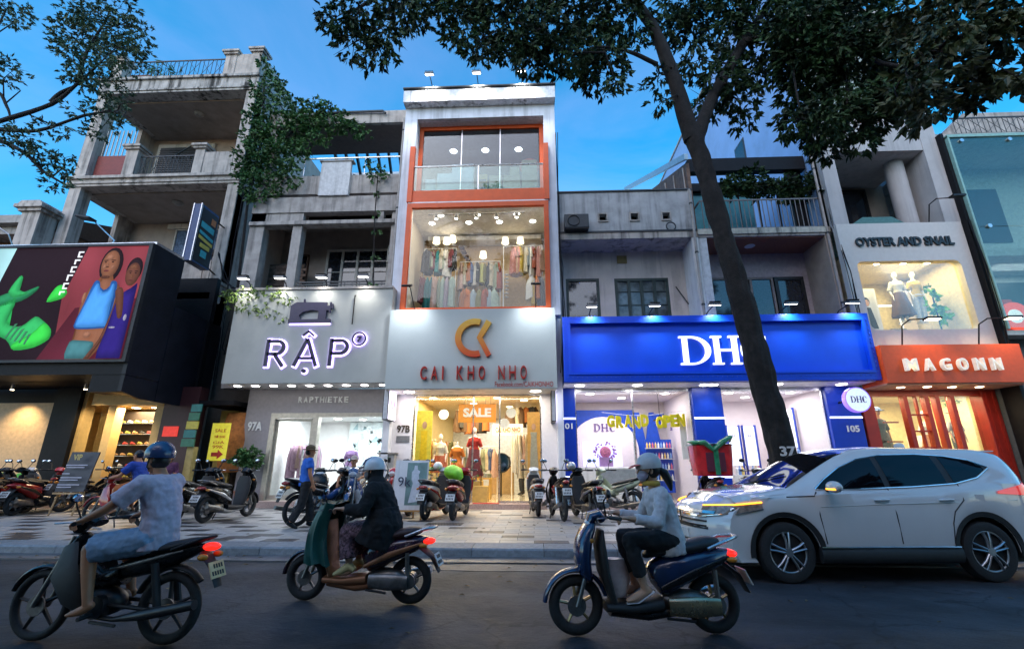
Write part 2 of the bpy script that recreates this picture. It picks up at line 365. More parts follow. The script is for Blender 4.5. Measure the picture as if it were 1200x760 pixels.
def casement(par, x0, x1, z0, z1, y, n, mf, mp, fw=.06, name='window', rails=0):
    """window with n leaves: outer frame, a pane per leaf, glazing bars"""
    mb = MB().wall(x0, x1, z0, z1, y - .05, y + .05, [(x0 + fw + (x1 - x0 - fw) * i / n, x0 + (x1 - x0 - fw) * (i + 1) / n, z0 + fw, z1 - fw) for i in range(n)])
    wn = mb.build(name, mf, par)
    for i in range(n):
        a = x0 + fw + (x1 - x0 - fw) * i / n; b = x0 + (x1 - x0 - fw) * (i + 1) / n
        B('pane', mp, wn, (a - .005, b + .005, y, y + .012, z0 + fw - .005, z1 - fw + .005))
        if rails:
            q = MB(); [q.box(a, b, y - .035, y - .005, z0 + (z1 - z0) * k / (rails + 1) - .012, z0 + (z1 - z0) * k / (rails + 1) + .012) for k in range(1, rails + 1)]
            stuff(q.build('glazing_bar', mf, wn))
    return wn
def room(par, x0, x1, y0, y1, z0, z1, mw, mf, mc, name='interior', back=None):
    t = .06
    B(name + '_wall', mw, par, (x0 - t, x0, y0, y1, z0, z1)); B(name + '_wall', mw, par, (x1, x1 + t, y0, y1, z0, z1))
    B(name + '_back_wall', back or mw, par, (x0 - t, x1 + t, y1, y1 + t, z0, z1))
    B(name + '_floor', mf, par, (x0 - t, x1 + t, y0, y1 + t, z0 - t, z0)); B(name + '_ceiling', mc, par, (x0 - t, x1 + t, y0, y1 + t, z1, z1 + t))
def downlights(par, pts, r=.09, m=None):
    o0 = None
    for x, y, z in pts:
        if o0 is None: o = MB().lathe([(r * 1.25, 0), (r * 1.25, -.012), (r, -.014), (r, -.006), (.001, -.006)], (0, 0, 0), 14).build('downlight', m or m_lens, par); o0 = o
        else: o = o0.copy(); col.objects.link(o)
        o.location = (x, y, z)
def flood(x, y, z, label, energy=120, to=None, colr=NEUT, arm=.55, ms=None, spot=118, group='floodlights above the shop signs', back=None):
    """flat LED floodlight on a bent arm out over a sign; its lamp shines back and down on the sign"""
    t = thing('floodlight', label, 'floodlight', (x, y, z), ab=True, group=group)
    MB().tube([(x, y, z), (x, y - arm * .3, z + .22), (x, y - arm, z + .28)], .018).build('arm', m_dark, t)
    c = V((x, y - arm, z + .27)); d = (V(to) - c).normalized() if to is not None else V((0, .45, -1)).normalized()
    Mx = d.to_track_quat('-Z', 'Y').to_matrix()
    MB().obox(c, (.34, .24, .07), Mx).build('housing', M('grey lamp housing', (.25, .26, .28), .4, .6), t, bevel=.015)
    h = MB(); [h.obox(c + Mx @ V((-.13 + .052 * i, 0, .06)), (.012, .2, .06), Mx) for i in range(6)]; stuff(h.build('cooling_fin', m_dark, t))
    MB().obox(c + d * .04, (.29, .19, .012), Mx).build('lens', ms or m_lens, t)
    lamp('SPOT', c + d * .07, energy, colr, c + d, .10, spot=spot, blend=.9, parent=t)
    return t
# ================================================================ far-left house and the old four-storey house
hl = thing('low_house', 'low brown house with tiled roof and capped gatepost at the far left', 'house', (-21, 17, 0), ab=True)
B('wall', M('brown plaster', (.20, .12, .08), .85, stain=.4), hl, (-30, -19.9, 17, 24, 0, 11.0))
MB().prism([(16.2, 11.0), (16.2, 11.25), (20, 12.6), (24, 11.2), (24, 11.0)], -30, -19.8, 'x').build('roof', M('old roof tile', (.10, .075, .065), .9, bump=.4), hl)
mb = MB().box(-30, -19.85, 16.0, 16.3, 10.85, 11.2); mb.box(-30, -20.1, 16.3, 17, 10.5, 10.85); mb.build('cornice', m_conc2, hl)
mb = MB().box(-19.85, -19.1, 15.3, 16.0, 0, 10.9); mb.build('gatepost', m_conc, hl)
mb = MB().box(-19.95, -19.0, 15.2, 16.1, 10.9, 11.02); mb.box(-20.05, -18.9, 15.1, 16.2, 11.02, 11.16); mb.prism([(-20.0, 11.16), (-18.95, 11.16), (-19.1, 11.32), (-19.85, 11.32)], 15.15, 16.15); mb.build('cap', m_conc, hl)

hb = thing('old_house', 'old stained four-storey house with open loggias and a roof terrace behind the black shoe shop', 'house', (-15.4, 16, 0), ab=True)
X0, X1 = -19.05, -11.85
B('rear_wall', m_inw, hb, (X0, X1, 19, 28, 0, 17.3))
B('side_wall', m_conc2, hb, (X1 - .22, X1, 16.06, 19, 0, 17.1)); B('side_wall', m_conc, hb, (X0, X0 + .2, 18.2, 19, 0, 17.1))
for x0, x1 in ((X0, X0 + .5), (X1 - .46, X1)): B('column', m_conc, hb, (x0, x1, 16.0, 16.5, 0, 17.1))
def slab(z0, z1):
    mb = MB().box(X0 - .05, X1 + .03, 15.94, 19.2, z0, z1 - .12); mb.box(X0 - .12, X1 + .08, 15.84, 19.2, z1 - .12, z1); mb.box(X0 - .09, X1 + .05, 15.89, 19.2, z0 + .1, z0 + .18); return mb
slab(12.42, 12.86).build('floor_slab', m_conc, hb); slab(7.6, 8.1).build('floor_slab', m_conc, hb)
mb = slab(17.1, 17.9); mb.build('roof_slab', M('mouldy concrete', (.44, .42, .40), .9, var=.2, scl=2.5, bump=.4, streak=1.0, stain=.9), hb)
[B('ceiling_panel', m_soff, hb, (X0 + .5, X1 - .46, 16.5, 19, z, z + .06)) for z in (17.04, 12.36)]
for z in (17.0, 12.32): MB().lathe([(.2, .04), (.22, 0), (.12, -.08), (.01, -.1)], (-15.3, 17.2, z), 16).build('ceiling_lamp', M('dull lamp', (.25, .24, .22), .4), hb)
# upper loggia: dark door, fan, red boards, railing, solid parapet with stubs
dr = B('door_frame', m_cream, hb, (-18.5, -15.6, 18.9, 19.0, 12.86, 16.75)); B('shutter', M('dark shutter', (.028, .028, .032), .5), dr, (-18.3, -15.8, 18.84, 18.92, 12.86, 16.5))
sl_ = MB(); [sl_.box(-18.3, -15.8, 18.81, 18.85, 12.95 + .12 * i, 13.0 + .12 * i) for i in range(29)]; stuff(sl_.build('slat', MATS['dark shutter'], dr))
MB().tube([(-17.6, 18.8, 15.9), (-16.2, 18.2, 16.05)], .035).build('wall_lamp', m_dark, hb)
rb = B('boundary_screen', M('red painted sheet', (.20, .03, .025), .6, stain=.4), hb, (-18.5, -17.05, 16.25, 16.3, 12.9, 14.1))
mb = MB(); [mb.box(-18.5 + .3 * i, -18.34 + .3 * i, 16.22, 16.33, 12.86, 13.1) for i in range(5)]; mb.build('block', m_conc, hb)
mb = MB(); [mb.box(-18.4 + .18 * i, -18.37 + .18 * i, 16.26, 16.29, 14.1, 15.4) for i in range(8)]; mb.build('screen_bar', m_pale, hb)
def stub(x0, x1, z0, z1, y=15.95):
    s_ = B('parapet_post', m_conc, hb, (x0, x1, y, y + .4, z0, z1))
    mb = MB().box(x0 - .08, x1 + .08, y - .08, y + .48, z1, z1 + .1); mb.box(x0 - .14, x1 + .14, y - .14, y + .54, z1 + .1, z1 + .2); mb.lathe([(.16, 0), (.2, .06), (.14, .14), (.02, .18)], ((x0 + x1) / 2, y + .2, z1 + .2), 12); mb.build('cap', m_conc, s_)
stub(-16.95, -16.45, 12.86, 14.15); stub(-13.95, -13.55, 12.86, 14.1)
B('parapet', m_conc, hb, (-13.55, X1 - .47, 15.98, 16.2, 12.86, 13.95))
railing(hb, -16.45, -13.95, 16.15, 12.86, 13.95, 16, m_rail, cross=True)
stub(-18.75, -18.25, 17.9, 18.9); stub(-13.55, -13.05, 17.9, 19.05); stub(-12.35, -11.9, 17.9, 19.15)
B('parapet', m_conc, hb, (-13.05, -12.35, 15.98, 16.2, 17.9, 19.1), (X1 - .2, X1, 16.36, 19.4, 17.9, 19.0))
railing(hb, -18.25, -13.55, 16.1, 17.9, 19.0, 24, m_rail, cross=True)
B('water_tank_shed', M('rusty sheet', (.16, .07, .05), .8, stain=.6), hb, (-19.0, -18.0, 17.0, 18.6, 17.9, 19.2))
# lower loggia: window with curtains, parapet corner
wd = casement(hb, -16.6, -14.0, 10.1, 12.0, 18.95, 3, m_pale, M('blue curtained pane', (.10, .15, .24), .15, var=.4, scl=14))
B('window_head', m_cream, hb, (-17.0, -13.6, 18.85, 19.0, 12.02, 12.25))
B('parapet', m_conc, hb, (-14.6, X1 - .47, 15.98, 16.2, 8.1, 9.0)); stub(-13.1, -12.6, 8.1, 9.35)
B('ledge', m_white, hb, (-13.4, -11.7, 15.4, 16.0, 7.2, 7.45), (-13.2, -11.8, 15.55, 16.0, 6.7, 7.0))
fl_ = thing('slanted_lamp', 'dim lamp on a bent arm above the black advertising box', 'lamp', (-14.1, 13.2, 7.95), ab=True)
MB().tube([(-14.1, 13.4, 7.95), (-13.7, 13.3, 8.5), (-14.1, 12.9, 8.95)], .022).build('arm', m_steel, fl_); MB().obox((-14.25, 12.7, 9.0), (.5, .3, .08), Matrix.Rotation(.2, 3, 'Y')).build('housing', m_dark, fl_, bevel=.02)
fl_ = thing('slanted_lamp', 'lit white lamp on a thin arm at the far-left gatepost', 'lamp', (-17.2, 13.2, 7.95), ab=True)
MB().tube([(-17.0, 13.4, 7.95), (-17.2, 13.1, 8.7), (-17.6, 12.9, 9.0)], .022).build('arm', m_steel, fl_); MB().obox((-17.75, 12.8, 9.0), (.5, .3, .05), Matrix.Rotation(.15, 3, 'Y')).build('lens', m_lens, fl_)
for i, x in enumerate((-15.6, -14.0, -12.9)):
    tag(MB().box(x, x + .8, 13.75, 14.4, 7.6, 8.35).build('condenser_box', M('pale metal case', (.4, .42, .44), .5), bevel=.02), 'pale metal box on top of the black advertising box, ' + ('leftmost of three', 'middle of three', 'nearest the blue upright sign')[i], 'metal box', 'pale boxes on the advertising box')
# blue upright sign
bs = thing('projecting_sign', 'blue upright sign with yellow and teal lettering projecting from the old house', 'sign', (-12.05, 15, 8.3), ab=True)
B('sign_case', M('deep blue sheet', (.015, .05, .16), .4), bs, (-12.3, -12.0, 14.55, 15.5, 8.35, 10.6))
B('sign_edge', m_steel, bs, (-12.02, -11.99, 14.53, 14.6, 8.33, 10.62), (-12.31, -12.28, 14.53, 14.6, 8.33, 10.62))
fc = B('sign_face', M('black sign face', (.012, .012, .014), .3), bs, (-12.0, -11.985, 14.62, 15.46, 8.42, 10.5))
def sidebar(nm, m, y0, y1, z0, z1, tilt=0): MB().prism([(y0, z0), (y1, z0 + tilt), (y1, z1 + tilt), (y0, z1)], -11.985, -11.975, 'x').build(nm, m, fc)
my = M('yellow print', (.75, .5, .06), .5); mtq = M('teal print', (.05, .42, .46), .5); mrd = M('orange print', (.7, .2, .05), .5)
sidebar('lettering', mtq, 14.68, 15.36, 9.75, 9.98, -.05); sidebar('lettering', my, 14.66, 15.4, 9.3, 9.42, -.1); sidebar('lettering', mtq, 14.66, 15.4, 9.5, 9.62, -.1)
sidebar('lettering', my, 14.8, 15.3, 9.0, 9.16, 0); sidebar('lettering', mtq, 14.9, 15.2, 8.66, 8.92, 0); sidebar('lettering', mrd, 15.15, 15.38, 10.05, 10.3, 0)
MB().tube([(-12.1, 15.45, 8.5), (-12.1, 16.0, 8.4)], .03).build('bracket', m_dark, bs); MB().tube([(-12.1, 15.45, 10.4), (-12.1, 16.0, 10.4)], .03).build('bracket', m_dark, bs)

# ================================================================ black shoe shop
hs = thing('shoe_shop', 'black shoe shop with a big lit sports advertising box over a warm cream entrance', 'shop', (-14.5, 15, 0), ab=True)
m_blk = M('black cladding', (.008, .008, .010), .5, var=.2, spec=.15); m_crm = M('cream gold paint', (.58, .40, .16), .55, var=.08); m_blks = M('black side sheet', (.010, .011, .017), .4, var=.3, scl=2, spec=.2)
B('box_side', m_blks, hs, (-11.72, -11.6, 12.62, 13.85, 3.9, 7.98)); B('side_screen', m_blks, hs, (-11.7, -11.58, 13.85, 16.2, 3.28, 6.35))
MB().prism([(12.62, 3.88), (13.85, 3.88), (13.85, 3.28), (13.3, 3.28), (12.62, 3.42)], -11.72, -11.6, 'x').build('box_side', m_blks, hs)
B('box_top', m_steel, hs, (-20, -11.6, 12.62, 13.8, 7.98, 8.06)); B('box_back', m_blk, hs, (-20, -11.72, 13.7, 13.85, 3.9, 7.98)); B('box_base', m_blk, hs, (-20, -11.72, 12.62, 13.0, 3.9, 4.3))
B('end_block', m_blk, hs, (-12.6, -11.72, 12.64, 13.2, 3.4, 3.9))
B('soffit', m_blk, hs, (-20, -11.72, 13.0, 15.2, 3.9, 3.96)); B('canopy_roof', m_blk, hs, (-20, -11.72, 13.85, 15.6, 6.3, 6.4))
B('upper_wall', m_blk, hs, (-20, -11.5, 15.4, 15.6, 3.4, 8.0))
fr = MB().wall(-20, -11.6, 4.24, 7.98, 12.5, 12.62, [(-19.9, -11.72, 4.32, 7.9)]); fr.build('ad_frame', m_dark, hs)
E_ = 1.0                                                   # the box is lit from inside: each print colour glows
PC = {}
def P_(key, c, es=.55): PC[key] = c; return key
def print_mat():                                            # one back-lit print: colour comes from the printed picture itself
    if 'lit print' in MATS: return MATS['lit print']
    m = M('lit print', (.1, .1, .1), .7, spec=.08); nt = m.node_tree; p = nt.nodes['Principled BSDF']; at = nt.nodes.new('ShaderNodeAttribute'); at.attribute_name = 'ink'
    x = nt.nodes.new('ShaderNodeVectorMath'); x.operation = 'SCALE'; x.inputs['Scale'].default_value = .35; nt.links.new(at.outputs['Color'], x.inputs[0]); nt.links.new(x.outputs[0], p.inputs['Base Color']); nt.links.new(at.outputs['Color'], p.inputs['Emission Color']); p.inputs['Emission Strength'].default_value = .55; return m
def shape(nm, key, pts, y, par, d=.004, soft=.24, dk=.62):
    """a printed area: flat, finely meshed, the picture's own modelling carried as printed ink values"""
    if nm in ('shoe_print', 'figure_print') and len(pts) < 20:        # round the traced corners
        q = [V(p) for p in pts]; n = len(q); pts = [tuple(.5 * (2 * q[i] + (q[(i + 1) % n] - q[i - 1]) * t * .8 + (2 * q[i - 1] - 5 * q[i] + 4 * q[(i + 1) % n] - q[(i + 2) % n]) * t * t * .8 + (-q[i - 1] + 3 * q[i] - 3 * q[(i + 1) % n] + q[(i + 2) % n]) * t ** 3 * .8 + (q[(i + 1) % n] - q[i]) * .4 * t)) for i in range(n) for t in (0, .33, .67)]
        pts = [(min(max(x, -19.88), -11.74), min(max(z, 4.33), 7.89)) for x, z in pts]
    off = root_off(par); bm = bmesh.new(); vs = [bm.verts.new(V((x, y, z)) - off) for x, z in pts]; bm.faces.new(vs)
    bmesh.ops.triangulate(bm, faces=bm.faces[:]); 
    for _ in range(3):
        lg = [e for e in bm.edges if e.calc_length() > .07]
        if lg: bmesh.ops.subdivide_edges(bm, edges=lg, cuts=1, use_grid_fill=True)
        bmesh.ops.triangulate(bm, faces=bm.faces[:])
    for f in bm.faces:
        f.normal_update()
        if f.normal.y > 0: f.normal_flip()
    me = bpy.data.meshes.new(nm); bm.to_mesh(me); bm.free(); ca = me.color_attributes.new('ink', 'FLOAT_COLOR', 'POINT'); c = PC[key]; n = len(pts); flat = key in ('plum', 'pale', 'rose', 'wine', 'white', 'near black')
    for i, v in enumerate(me.vertices):
        p = V((v.co.x + off.x, v.co.z + off.z)); bd, bn = 9, V((0, 0))
        for k in range(n):
            a, b = V(pts[k]), V(pts[(k + 1) % n]); t = max(0, min(1, (p - a).dot(b - a) / max((b - a).length_squared, 1e-9))); q = a + (b - a) * t; dd = (p - q).length
            if dd < bd: bd, bn = dd, (q - p)
        t = min(1, bd / soft); dr = bn.normalized().dot(V((-.6, .8))) if bn.length > 1e-5 else 0
        s_ = 1 if flat else (dk + (1.2 - dk) * t * (2 - t) + .30 * dr * (1 - t))
        if flat: s_ = .8 + .5 * mnoise.noise(V((p.x * .8, p.y * .6, 1)))
        s_ *= 1 + .10 * mnoise.noise(V((p.x * 9, p.y * 9, 2))); ca.data[i].color = (*[max(0, q * s_) for q in c], 1)
    o = bpy.data.objects.new(nm, me); col.objects.link(o); o.parent = par; me.materials.append(print_mat()); return o
P_('plum', (.020, .010, .016)); ad = B('ad_panel', m_blk, hs, (-19.9, -11.72, 12.563, 12.60, 4.32, 7.9)); shape('print_area', 'plum', [(-19.9, 4.32), (-11.72, 4.32), (-11.72, 7.9), (-19.9, 7.9)], 12.5625, ad)
yA = 12.56
shape('print_area', P_('pale', (.45, .78, .82)), [(-17.5, 6.35), (-16.32, 6.35), (-16.05, 7.9), (-17.5, 7.9)], yA, ad)
shape('print_area', P_('rose', (.25, .045, .06)), [(-13.88, 4.32), (-11.72, 4.32), (-11.72, 7.9), (-13.72, 7.9), (-14.1, 6.2)], yA, ad)
shape('print_area', P_('wine', (.10, .016, .03)), [(-14.35, 4.32), (-11.72, 4.32), (-11.72, 6.2), (-13.6, 5.9)], yA - .001, ad)
gr = P_('green', (.035, .50, .06)); gr2 = P_('dark green', (.02, .20, .08)); gr3 = P_('mid green', (.03, .36, .10))
def blob(cx, cz, pts): return [(cx + a, cz + b) for a, b in pts]
# running shoes in the picture
shape('shoe_print', gr2, [(-16.3, 6.2), (-15.75, 6.45), (-15.55, 6.35), (-14.95, 6.62), (-14.98, 6.45), (-15.35, 6.15), (-16.2, 5.95)], yA - .006, ad)
shape('shoe_print', gr3, [(-15.85, 6.45), (-15.65, 6.95), (-15.52, 6.9), (-15.5, 6.5), (-15.2, 6.4), (-15.6, 6.25)], yA - .012, ad)
shape('shoe_print', gr, [(-14.55, 6.1), (-14.1, 6.2), (-13.98, 6.4), (-14.2, 6.65), (-14.4, 6.55)], yA - .006, ad)
shape('shoe_print', gr3, [(-16.3, 5.75), (-15.6, 6.25), (-15.52, 6.0), (-15.6, 5.45), (-15.1, 5.35), (-14.75, 5.65), (-14.45, 5.5), (-14.15, 5.25), (-14.12, 4.95), (-14.5, 4.7), (-15.1, 4.62), (-15.45, 4.95), (-16.3, 5.3)], yA - .006, ad)
shape('shoe_print', gr, [(-15.1, 4.63), (-14.5, 4.71), (-14.13, 4.95), (-14.16, 5.24), (-14.42, 5.45), (-14.7, 5.12), (-15.2, 4.8)], yA - .012, ad)
mb = MB(); [mb.prism([(-15.3 + .13 * i, 5.42 - .08 * i), (-15.22 + .13 * i, 5.44 - .08 * i), (-15.45 + .16 * i, 4.98 - .05 * i), (-15.5 + .16 * i, 5.0 - .05 * i)], yA - .018, yA - .012) for i in range(5)]; mb.build('lace_print', M('lace green', (.01, .08, .03), .6, em=(.015, .13, .05), es=.5), ad)
mb = MB(); z = 7.75                                        # upright word read bottom to top, letters as small blocks
for i, h in enumerate((.2, .16, .2, .2, .2, .12)):
    c0 = -13.98 - .05 * i
    mb.box(c0, c0 + .05, yA - .008, yA, z - h, z); mb.box(c0 + .05, c0 + .17, yA - .008, yA, z - .045, z)
    if i % 2 == 0: mb.box(c0 + .05, c0 + .15, yA - .008, yA, z - h, z - h + .045)
    z -= h + .07
mb.build('lettering', M('lit white print', (.3, .3, .3), .6, em=(.8, .8, .82), es=.5), ad)
# two athletes in the picture: plain generic figures
sk = P_('skin', (.21, .085, .048)); skd = P_('dark skin', (.12, .045, .03)); skl = P_('lit skin', (.32, .14, .085)); bl = P_('sky blue', (.06, .26, .66)); bld = P_('seam blue', (.02, .10, .34)); nv = P_('navy', (.022, .012, .14)); tl = P_('grey teal', (.05, .16, .18)); hr = P_('hair', (.018, .010, .014))
def oval(cx, cz, rx, rz, n=20): return [(cx + rx * math.cos(2 * math.pi * i / n), cz + rz * math.sin(2 * math.pi * i / n)) for i in range(n)]
def fig(lst, y0):
    for k, (nm, m, pts) in enumerate(lst): shape(nm, m, pts, y0 - .003 * k, ad, .003)
fig([('figure_print', hr, oval(-12.82, 7.28, .36, .58)),
     ('figure_print', sk, [(-13.42, 4.32), (-13.35, 5.0), (-13.45, 5.9), (-13.3, 6.55), (-12.98, 6.75), (-12.98, 7.0), (-12.7, 7.0), (-12.68, 6.75), (-12.4, 6.6), (-12.22, 6.1), (-12.3, 5.2), (-12.75, 4.32)]),
     ('figure_print', sk, oval(-12.85, 7.3, .28, .46)),
     ('figure_print', skl, oval(-12.90, 7.52, .12, .10)), ('figure_print', skl, oval(-13.0, 7.22, .07, .08)), ('figure_print', skl, oval(-12.74, 7.20, .07, .08)),
     ('figure_print', hr, oval(-13.00, 7.42, .075, .016)), ('figure_print', hr, oval(-12.76, 7.42, .08, .016)), ('figure_print', hr, oval(-13.0, 7.36, .04, .020)), ('figure_print', hr, oval(-12.77, 7.36, .04, .020)),
     ('figure_print', skd, oval(-12.90, 7.20, .05, .022)), ('figure_print', skl, [(-12.915, 7.36), (-12.885, 7.36), (-12.875, 7.23), (-12.92, 7.23)]), ('figure_print', P_('lips', (.20, .05, .05)), oval(-12.90, 7.07, .085, .032)), ('figure_print', skd, oval(-12.87, 6.86, .14, .05)), ('figure_print', skl, oval(-13.36, 6.2, .06, .18)), ('figure_print', skl, oval(-12.4, 6.35, .05, .14)), ('figure_print', skl, oval(-12.95, 5.05, .12, .10)),
     ('figure_print', bld, [(-13.43, 5.32), (-13.3, 6.0), (-13.16, 6.7), (-13.0, 6.72), (-12.88, 6.45), (-12.66, 6.5), (-12.62, 6.72), (-12.44, 6.68), (-12.38, 6.2), (-12.42, 5.9), (-12.38, 5.3), (-12.6, 5.24), (-13.2, 5.22)]),
     ('figure_print', bl, [(-13.38, 5.36), (-13.25, 6.02), (-13.08, 6.62), (-12.98, 6.62), (-12.86, 6.38), (-12.64, 6.42), (-12.58, 6.62), (-12.5, 6.6), (-12.45, 6.2), (-12.48, 5.9), (-12.43, 5.35), (-12.6, 5.29), (-13.2, 5.27)]),
     ('figure_print', tl, [(-13.42, 4.32), (-13.4, 4.85), (-13.1, 4.88), (-12.72, 4.84), (-12.66, 4.7), (-12.78, 4.32)]),
     ('figure_print', skd, [(-12.32, 6.3), (-12.22, 6.1), (-12.3, 5.2), (-12.62, 4.5), (-12.72, 4.32), (-12.86, 4.32), (-12.55, 4.9), (-12.4, 5.6)])], yA - .006)
fig([('figure_print', hr, oval(-11.98, 7.08, .25, .40)), ('figure_print', skd, oval(-12.0, 6.93, .22, .38)), ('figure_print', hr, oval(-12.08, 7.02, .06, .014)), ('figure_print', hr, oval(-11.90, 7.02, .06, .014)), ('figure_print', hr, oval(-12.07, 6.96, .03, .018)), ('figure_print', hr, oval(-11.90, 6.96, .03, .018)), ('figure_print', sk, oval(-12.0, 7.16, .10, .07)), ('figure_print', sk, oval(-12.0, 6.86, .03, .06)), ('figure_print', P_('lips2', (.15, .04, .04)), oval(-12.0, 6.72, .07, .026)),
     ('figure_print', nv, [(-12.45, 4.32), (-12.35, 5.2), (-12.28, 6.0), (-12.1, 6.35), (-11.85, 6.5), (-11.73, 6.5), (-11.73, 4.32)]),
     ('figure_print', skd, [(-12.38, 6.4), (-12.22, 6.5), (-12.1, 6.3), (-11.98, 5.6), (-12.12, 5.55), (-12.3, 6.1)]),
     ('figure_print', P_('cuff', (.35, .33, .45)), oval(-11.88, 5.55, .05, .10)), ('figure_print', P_('cuff', (.35, .33, .45)), oval(-12.2, 5.25, .10, .03))], yA - .075)
# entrance below
m_pan = M('lit cream panel', (.56, .38, .20), .5)
sp = B('shop_panel', m_pan, hs, (-18.6, -15.7, 14.9, 15.0, .5, 3.4)); textmesh('RO', M('green letter', (.08, .45, .05), .5), sp, -17.1, -15.85, .65, 1.2, 14.9, .05, bold=.04)
B('pillar', m_blk, hs, (-15.7, -14.85, 14.7, 15.2, .15, 3.9)); B('frame_post', m_crm, hs, (-14.95, -14.72, 14.85, 15.2, .15, 3.9)); B('frame_post', m_crm, hs, (-14.02, -13.75, 14.95, 15.3, .15, 3.3))
B('entrance_head', m_crm, hs, (-14.55, -12.1, 14.85, 15.3, 3.3, 3.9)); B('frame_post', m_crm, hs, (-12.4, -12.1, 14.95, 15.3, .15, 3.3)); B('pillar', M('dark red wall', (.05, .012, .014), .5), hs, (-12.1, -10.95, 14.9, 15.3, .15, 3.9))
rs = B('notice', M('red notice', (.6, .03, .02), .5, em=(.8, .04, .02), es=.35), hs, (-11.95, -11.45, 14.88, 14.9, 2.3, 2.62))
B('step', m_pink, hs, (-20, -10.95, 14.5, 15.3, .15, .27))
room(hs, -16.4, -12.1, 15.3, 18.5, .27, 3.3, m_crm, m_pan, m_crm)
ws_ = B('shop_window', m_steel, hs, (-14.5, -14.06, 15.25, 15.3, .9, 1.0)); B('pane', m_glass, ws_, (-14.54, -14.06, 15.28, 15.29, 1.0, 3.3))
for i in range(3): B('poster', M('pale poster' + str(i), ((.6, .45, .4), (.55, .5, .45), (.3, .25, .22))[i], .5), hs, (-14.45 + .5 * i, -14.1 + .5 * i, 17.6, 17.64, 1.4, 2.9))
B('counter', m_brown, hs, (-14.5, -13.9, 15.9, 16.4, .27, 1.2))
bk = B('display_board', M('dark display wall', (.06, .045, .035), .6), hs, (-14.35, -12.9, 15.9, 15.96, .4, 3.2))
random.seed(3); sm = [M('shoe ' + n, c, .5) for n, c in (('white', (.7, .7, .7)), ('tan', (.5, .28, .12)), ('grey', (.3, .3, .32)), ('red', (.5, .06, .05)), ('black', (.03, .03, .03)), ('yellow', (.6, .5, .1)))]; cn = ('white', 'tan', 'grey', 'red', 'black', 'yellow')
for r in range(7):
    B('shelf', m_steel, bk, (-14.32, -12.93, 15.66, 15.9, .62 + .36 * r, .64 + .36 * r))
    for c in range(5):
        q = random.randrange(6); x = -14.25 + .26 * c; z = .64 + .36 * r
        mb = MB().sweep([(x, 15.79, z + .035), (x + .06, 15.79, z + .05), (x + .12, 15.79, z + .04), (x + .17, 15.79, z + .025)], [(.035, .035), (.04, .05), (.045, .04), (.03, .025)], n=8)
        mb.ell((x + .03, 15.79, z + .07), (.035, .032, .04), 8, 5)
        tag(mb.build('shoe', sm[q], smooth=50), f'{cn[q]} shoe, {("first","second","third","fourth","fifth")[c]} along the {("lowest","second","third","middle","fifth","sixth","top")[r]} display shelf of the shoe shop', 'shoe', 'shoes on the display shelves')
for i, x in enumerate((-16.7, -14.25, -13.2)):
    t = thing('spotlight', ('warm lit spotlight over the cream panel with green letters', 'warm lit spotlight over the cream frame post', 'warm lit spotlight over the shoe shelves')[i], 'spotlight', (x, 14.2, 3.9), ab=True, group='spotlights under the black canopy')
    MB().cyl((x, 14.2, 3.9), (x, 14.2, 3.74), .05).build('housing', m_steel, t); MB().cyl((x, 14.2, 3.742), (x, 14.2, 3.72), .045).build('lens', m_lensw, t)
    lamp('SPOT', (x, 14.2, 3.68), 150 if i else 200, WARM, (x - .1, 14.9, 1.5), .05, spot=95, parent=t)
downlights(hs, [(-13.6, 15.55, 3.3), (-12.9, 15.55, 3.3)], .1, m_lensw); lamp('AREA', (-13.4, 15.5, 3.25), 90, WARM, size=.9, parent=hs)
# alley between the shoe shop and the white-and-grey shop
al = thing('alley_wall', 'dark recessed wall with drooping cables between the shoe shop and the grey shop', 'wall', (-10.7, 16, 0), ab=True)
B('wall', M('dirty dark wall', (.10, .085, .07), .9, stain=.8), al, (-11.8, -9.6, 16.6, 16.8, 0, 8.0)); B('canopy', m_blk, al, (-10.95, -9.75, 14.9, 16.6, 3.3, 3.45))
for k in range(5): MB().tube([(-11.4 + .1 * k, 16.3, 6.6 - .3 * k), (-11.0 + .12 * k, 15.6, 5.4 - .25 * k), (-10.5, 15.3, 5.0 + .12 * k), (-9.9, 15.3, 5.6 + .2 * k)], .02).build('cable', m_blk, al)
B('shed_board', M('ochre board', (.42, .30, .08), .7, stain=.4), al, (-10.6, -10.0, 15.6, 15.7, .3, 3.2))
MB().sweep([(-9.95, 15.5, 3.1), (-9.95, 15.4, 2.2), (-9.9, 15.45, 1.2)], [(.35, .1), (.45, .16), (.4, .1)], (1, 0, 0), 12).build('hanging_cloth', M('rust orange cloth', (.38, .13, .03), .8, var=.3), al, smooth=50)
tag(MB().box(-10.45, -10.24, 14.1, 14.3, .15, 1.95).build('gate_post', M('yellow post paint', (.5, .36, .12), .6, stain=.4)), 'square mustard post on the pavement beside the woman in purple', 'post')
gb = thing('notice_stand', 'green and yellow price boards stacked on the mustard post', 'notice board', (-10.45, 14.2, 1.9), ab=True)
for i in range(5): B('board', M(('green board', 'teal board', 'yellow board')[i % 3], ((.03, .16, .09), (.02, .18, .16), (.55, .45, .06))[i % 3], .5), gb, (-10.6 + .02 * i, -10.2 - .02 * (i % 2), 14.0 + .01 * i, 14.05 + .01 * i, 1.95 + .26 * i, 2.18 + .26 * i))
ys = thing('hanging_banner', 'yellow paper banner with red arrow in the alley', 'banner', (-9.9, 14.7, 1.55), ab=True)
B('sheet', M('yellow sheet', (.85, .70, .04), .5, em=(.9, .75, .05), es=.15), ys, (-10.2, -9.6, 14.7, 14.715, 1.55, 2.7))
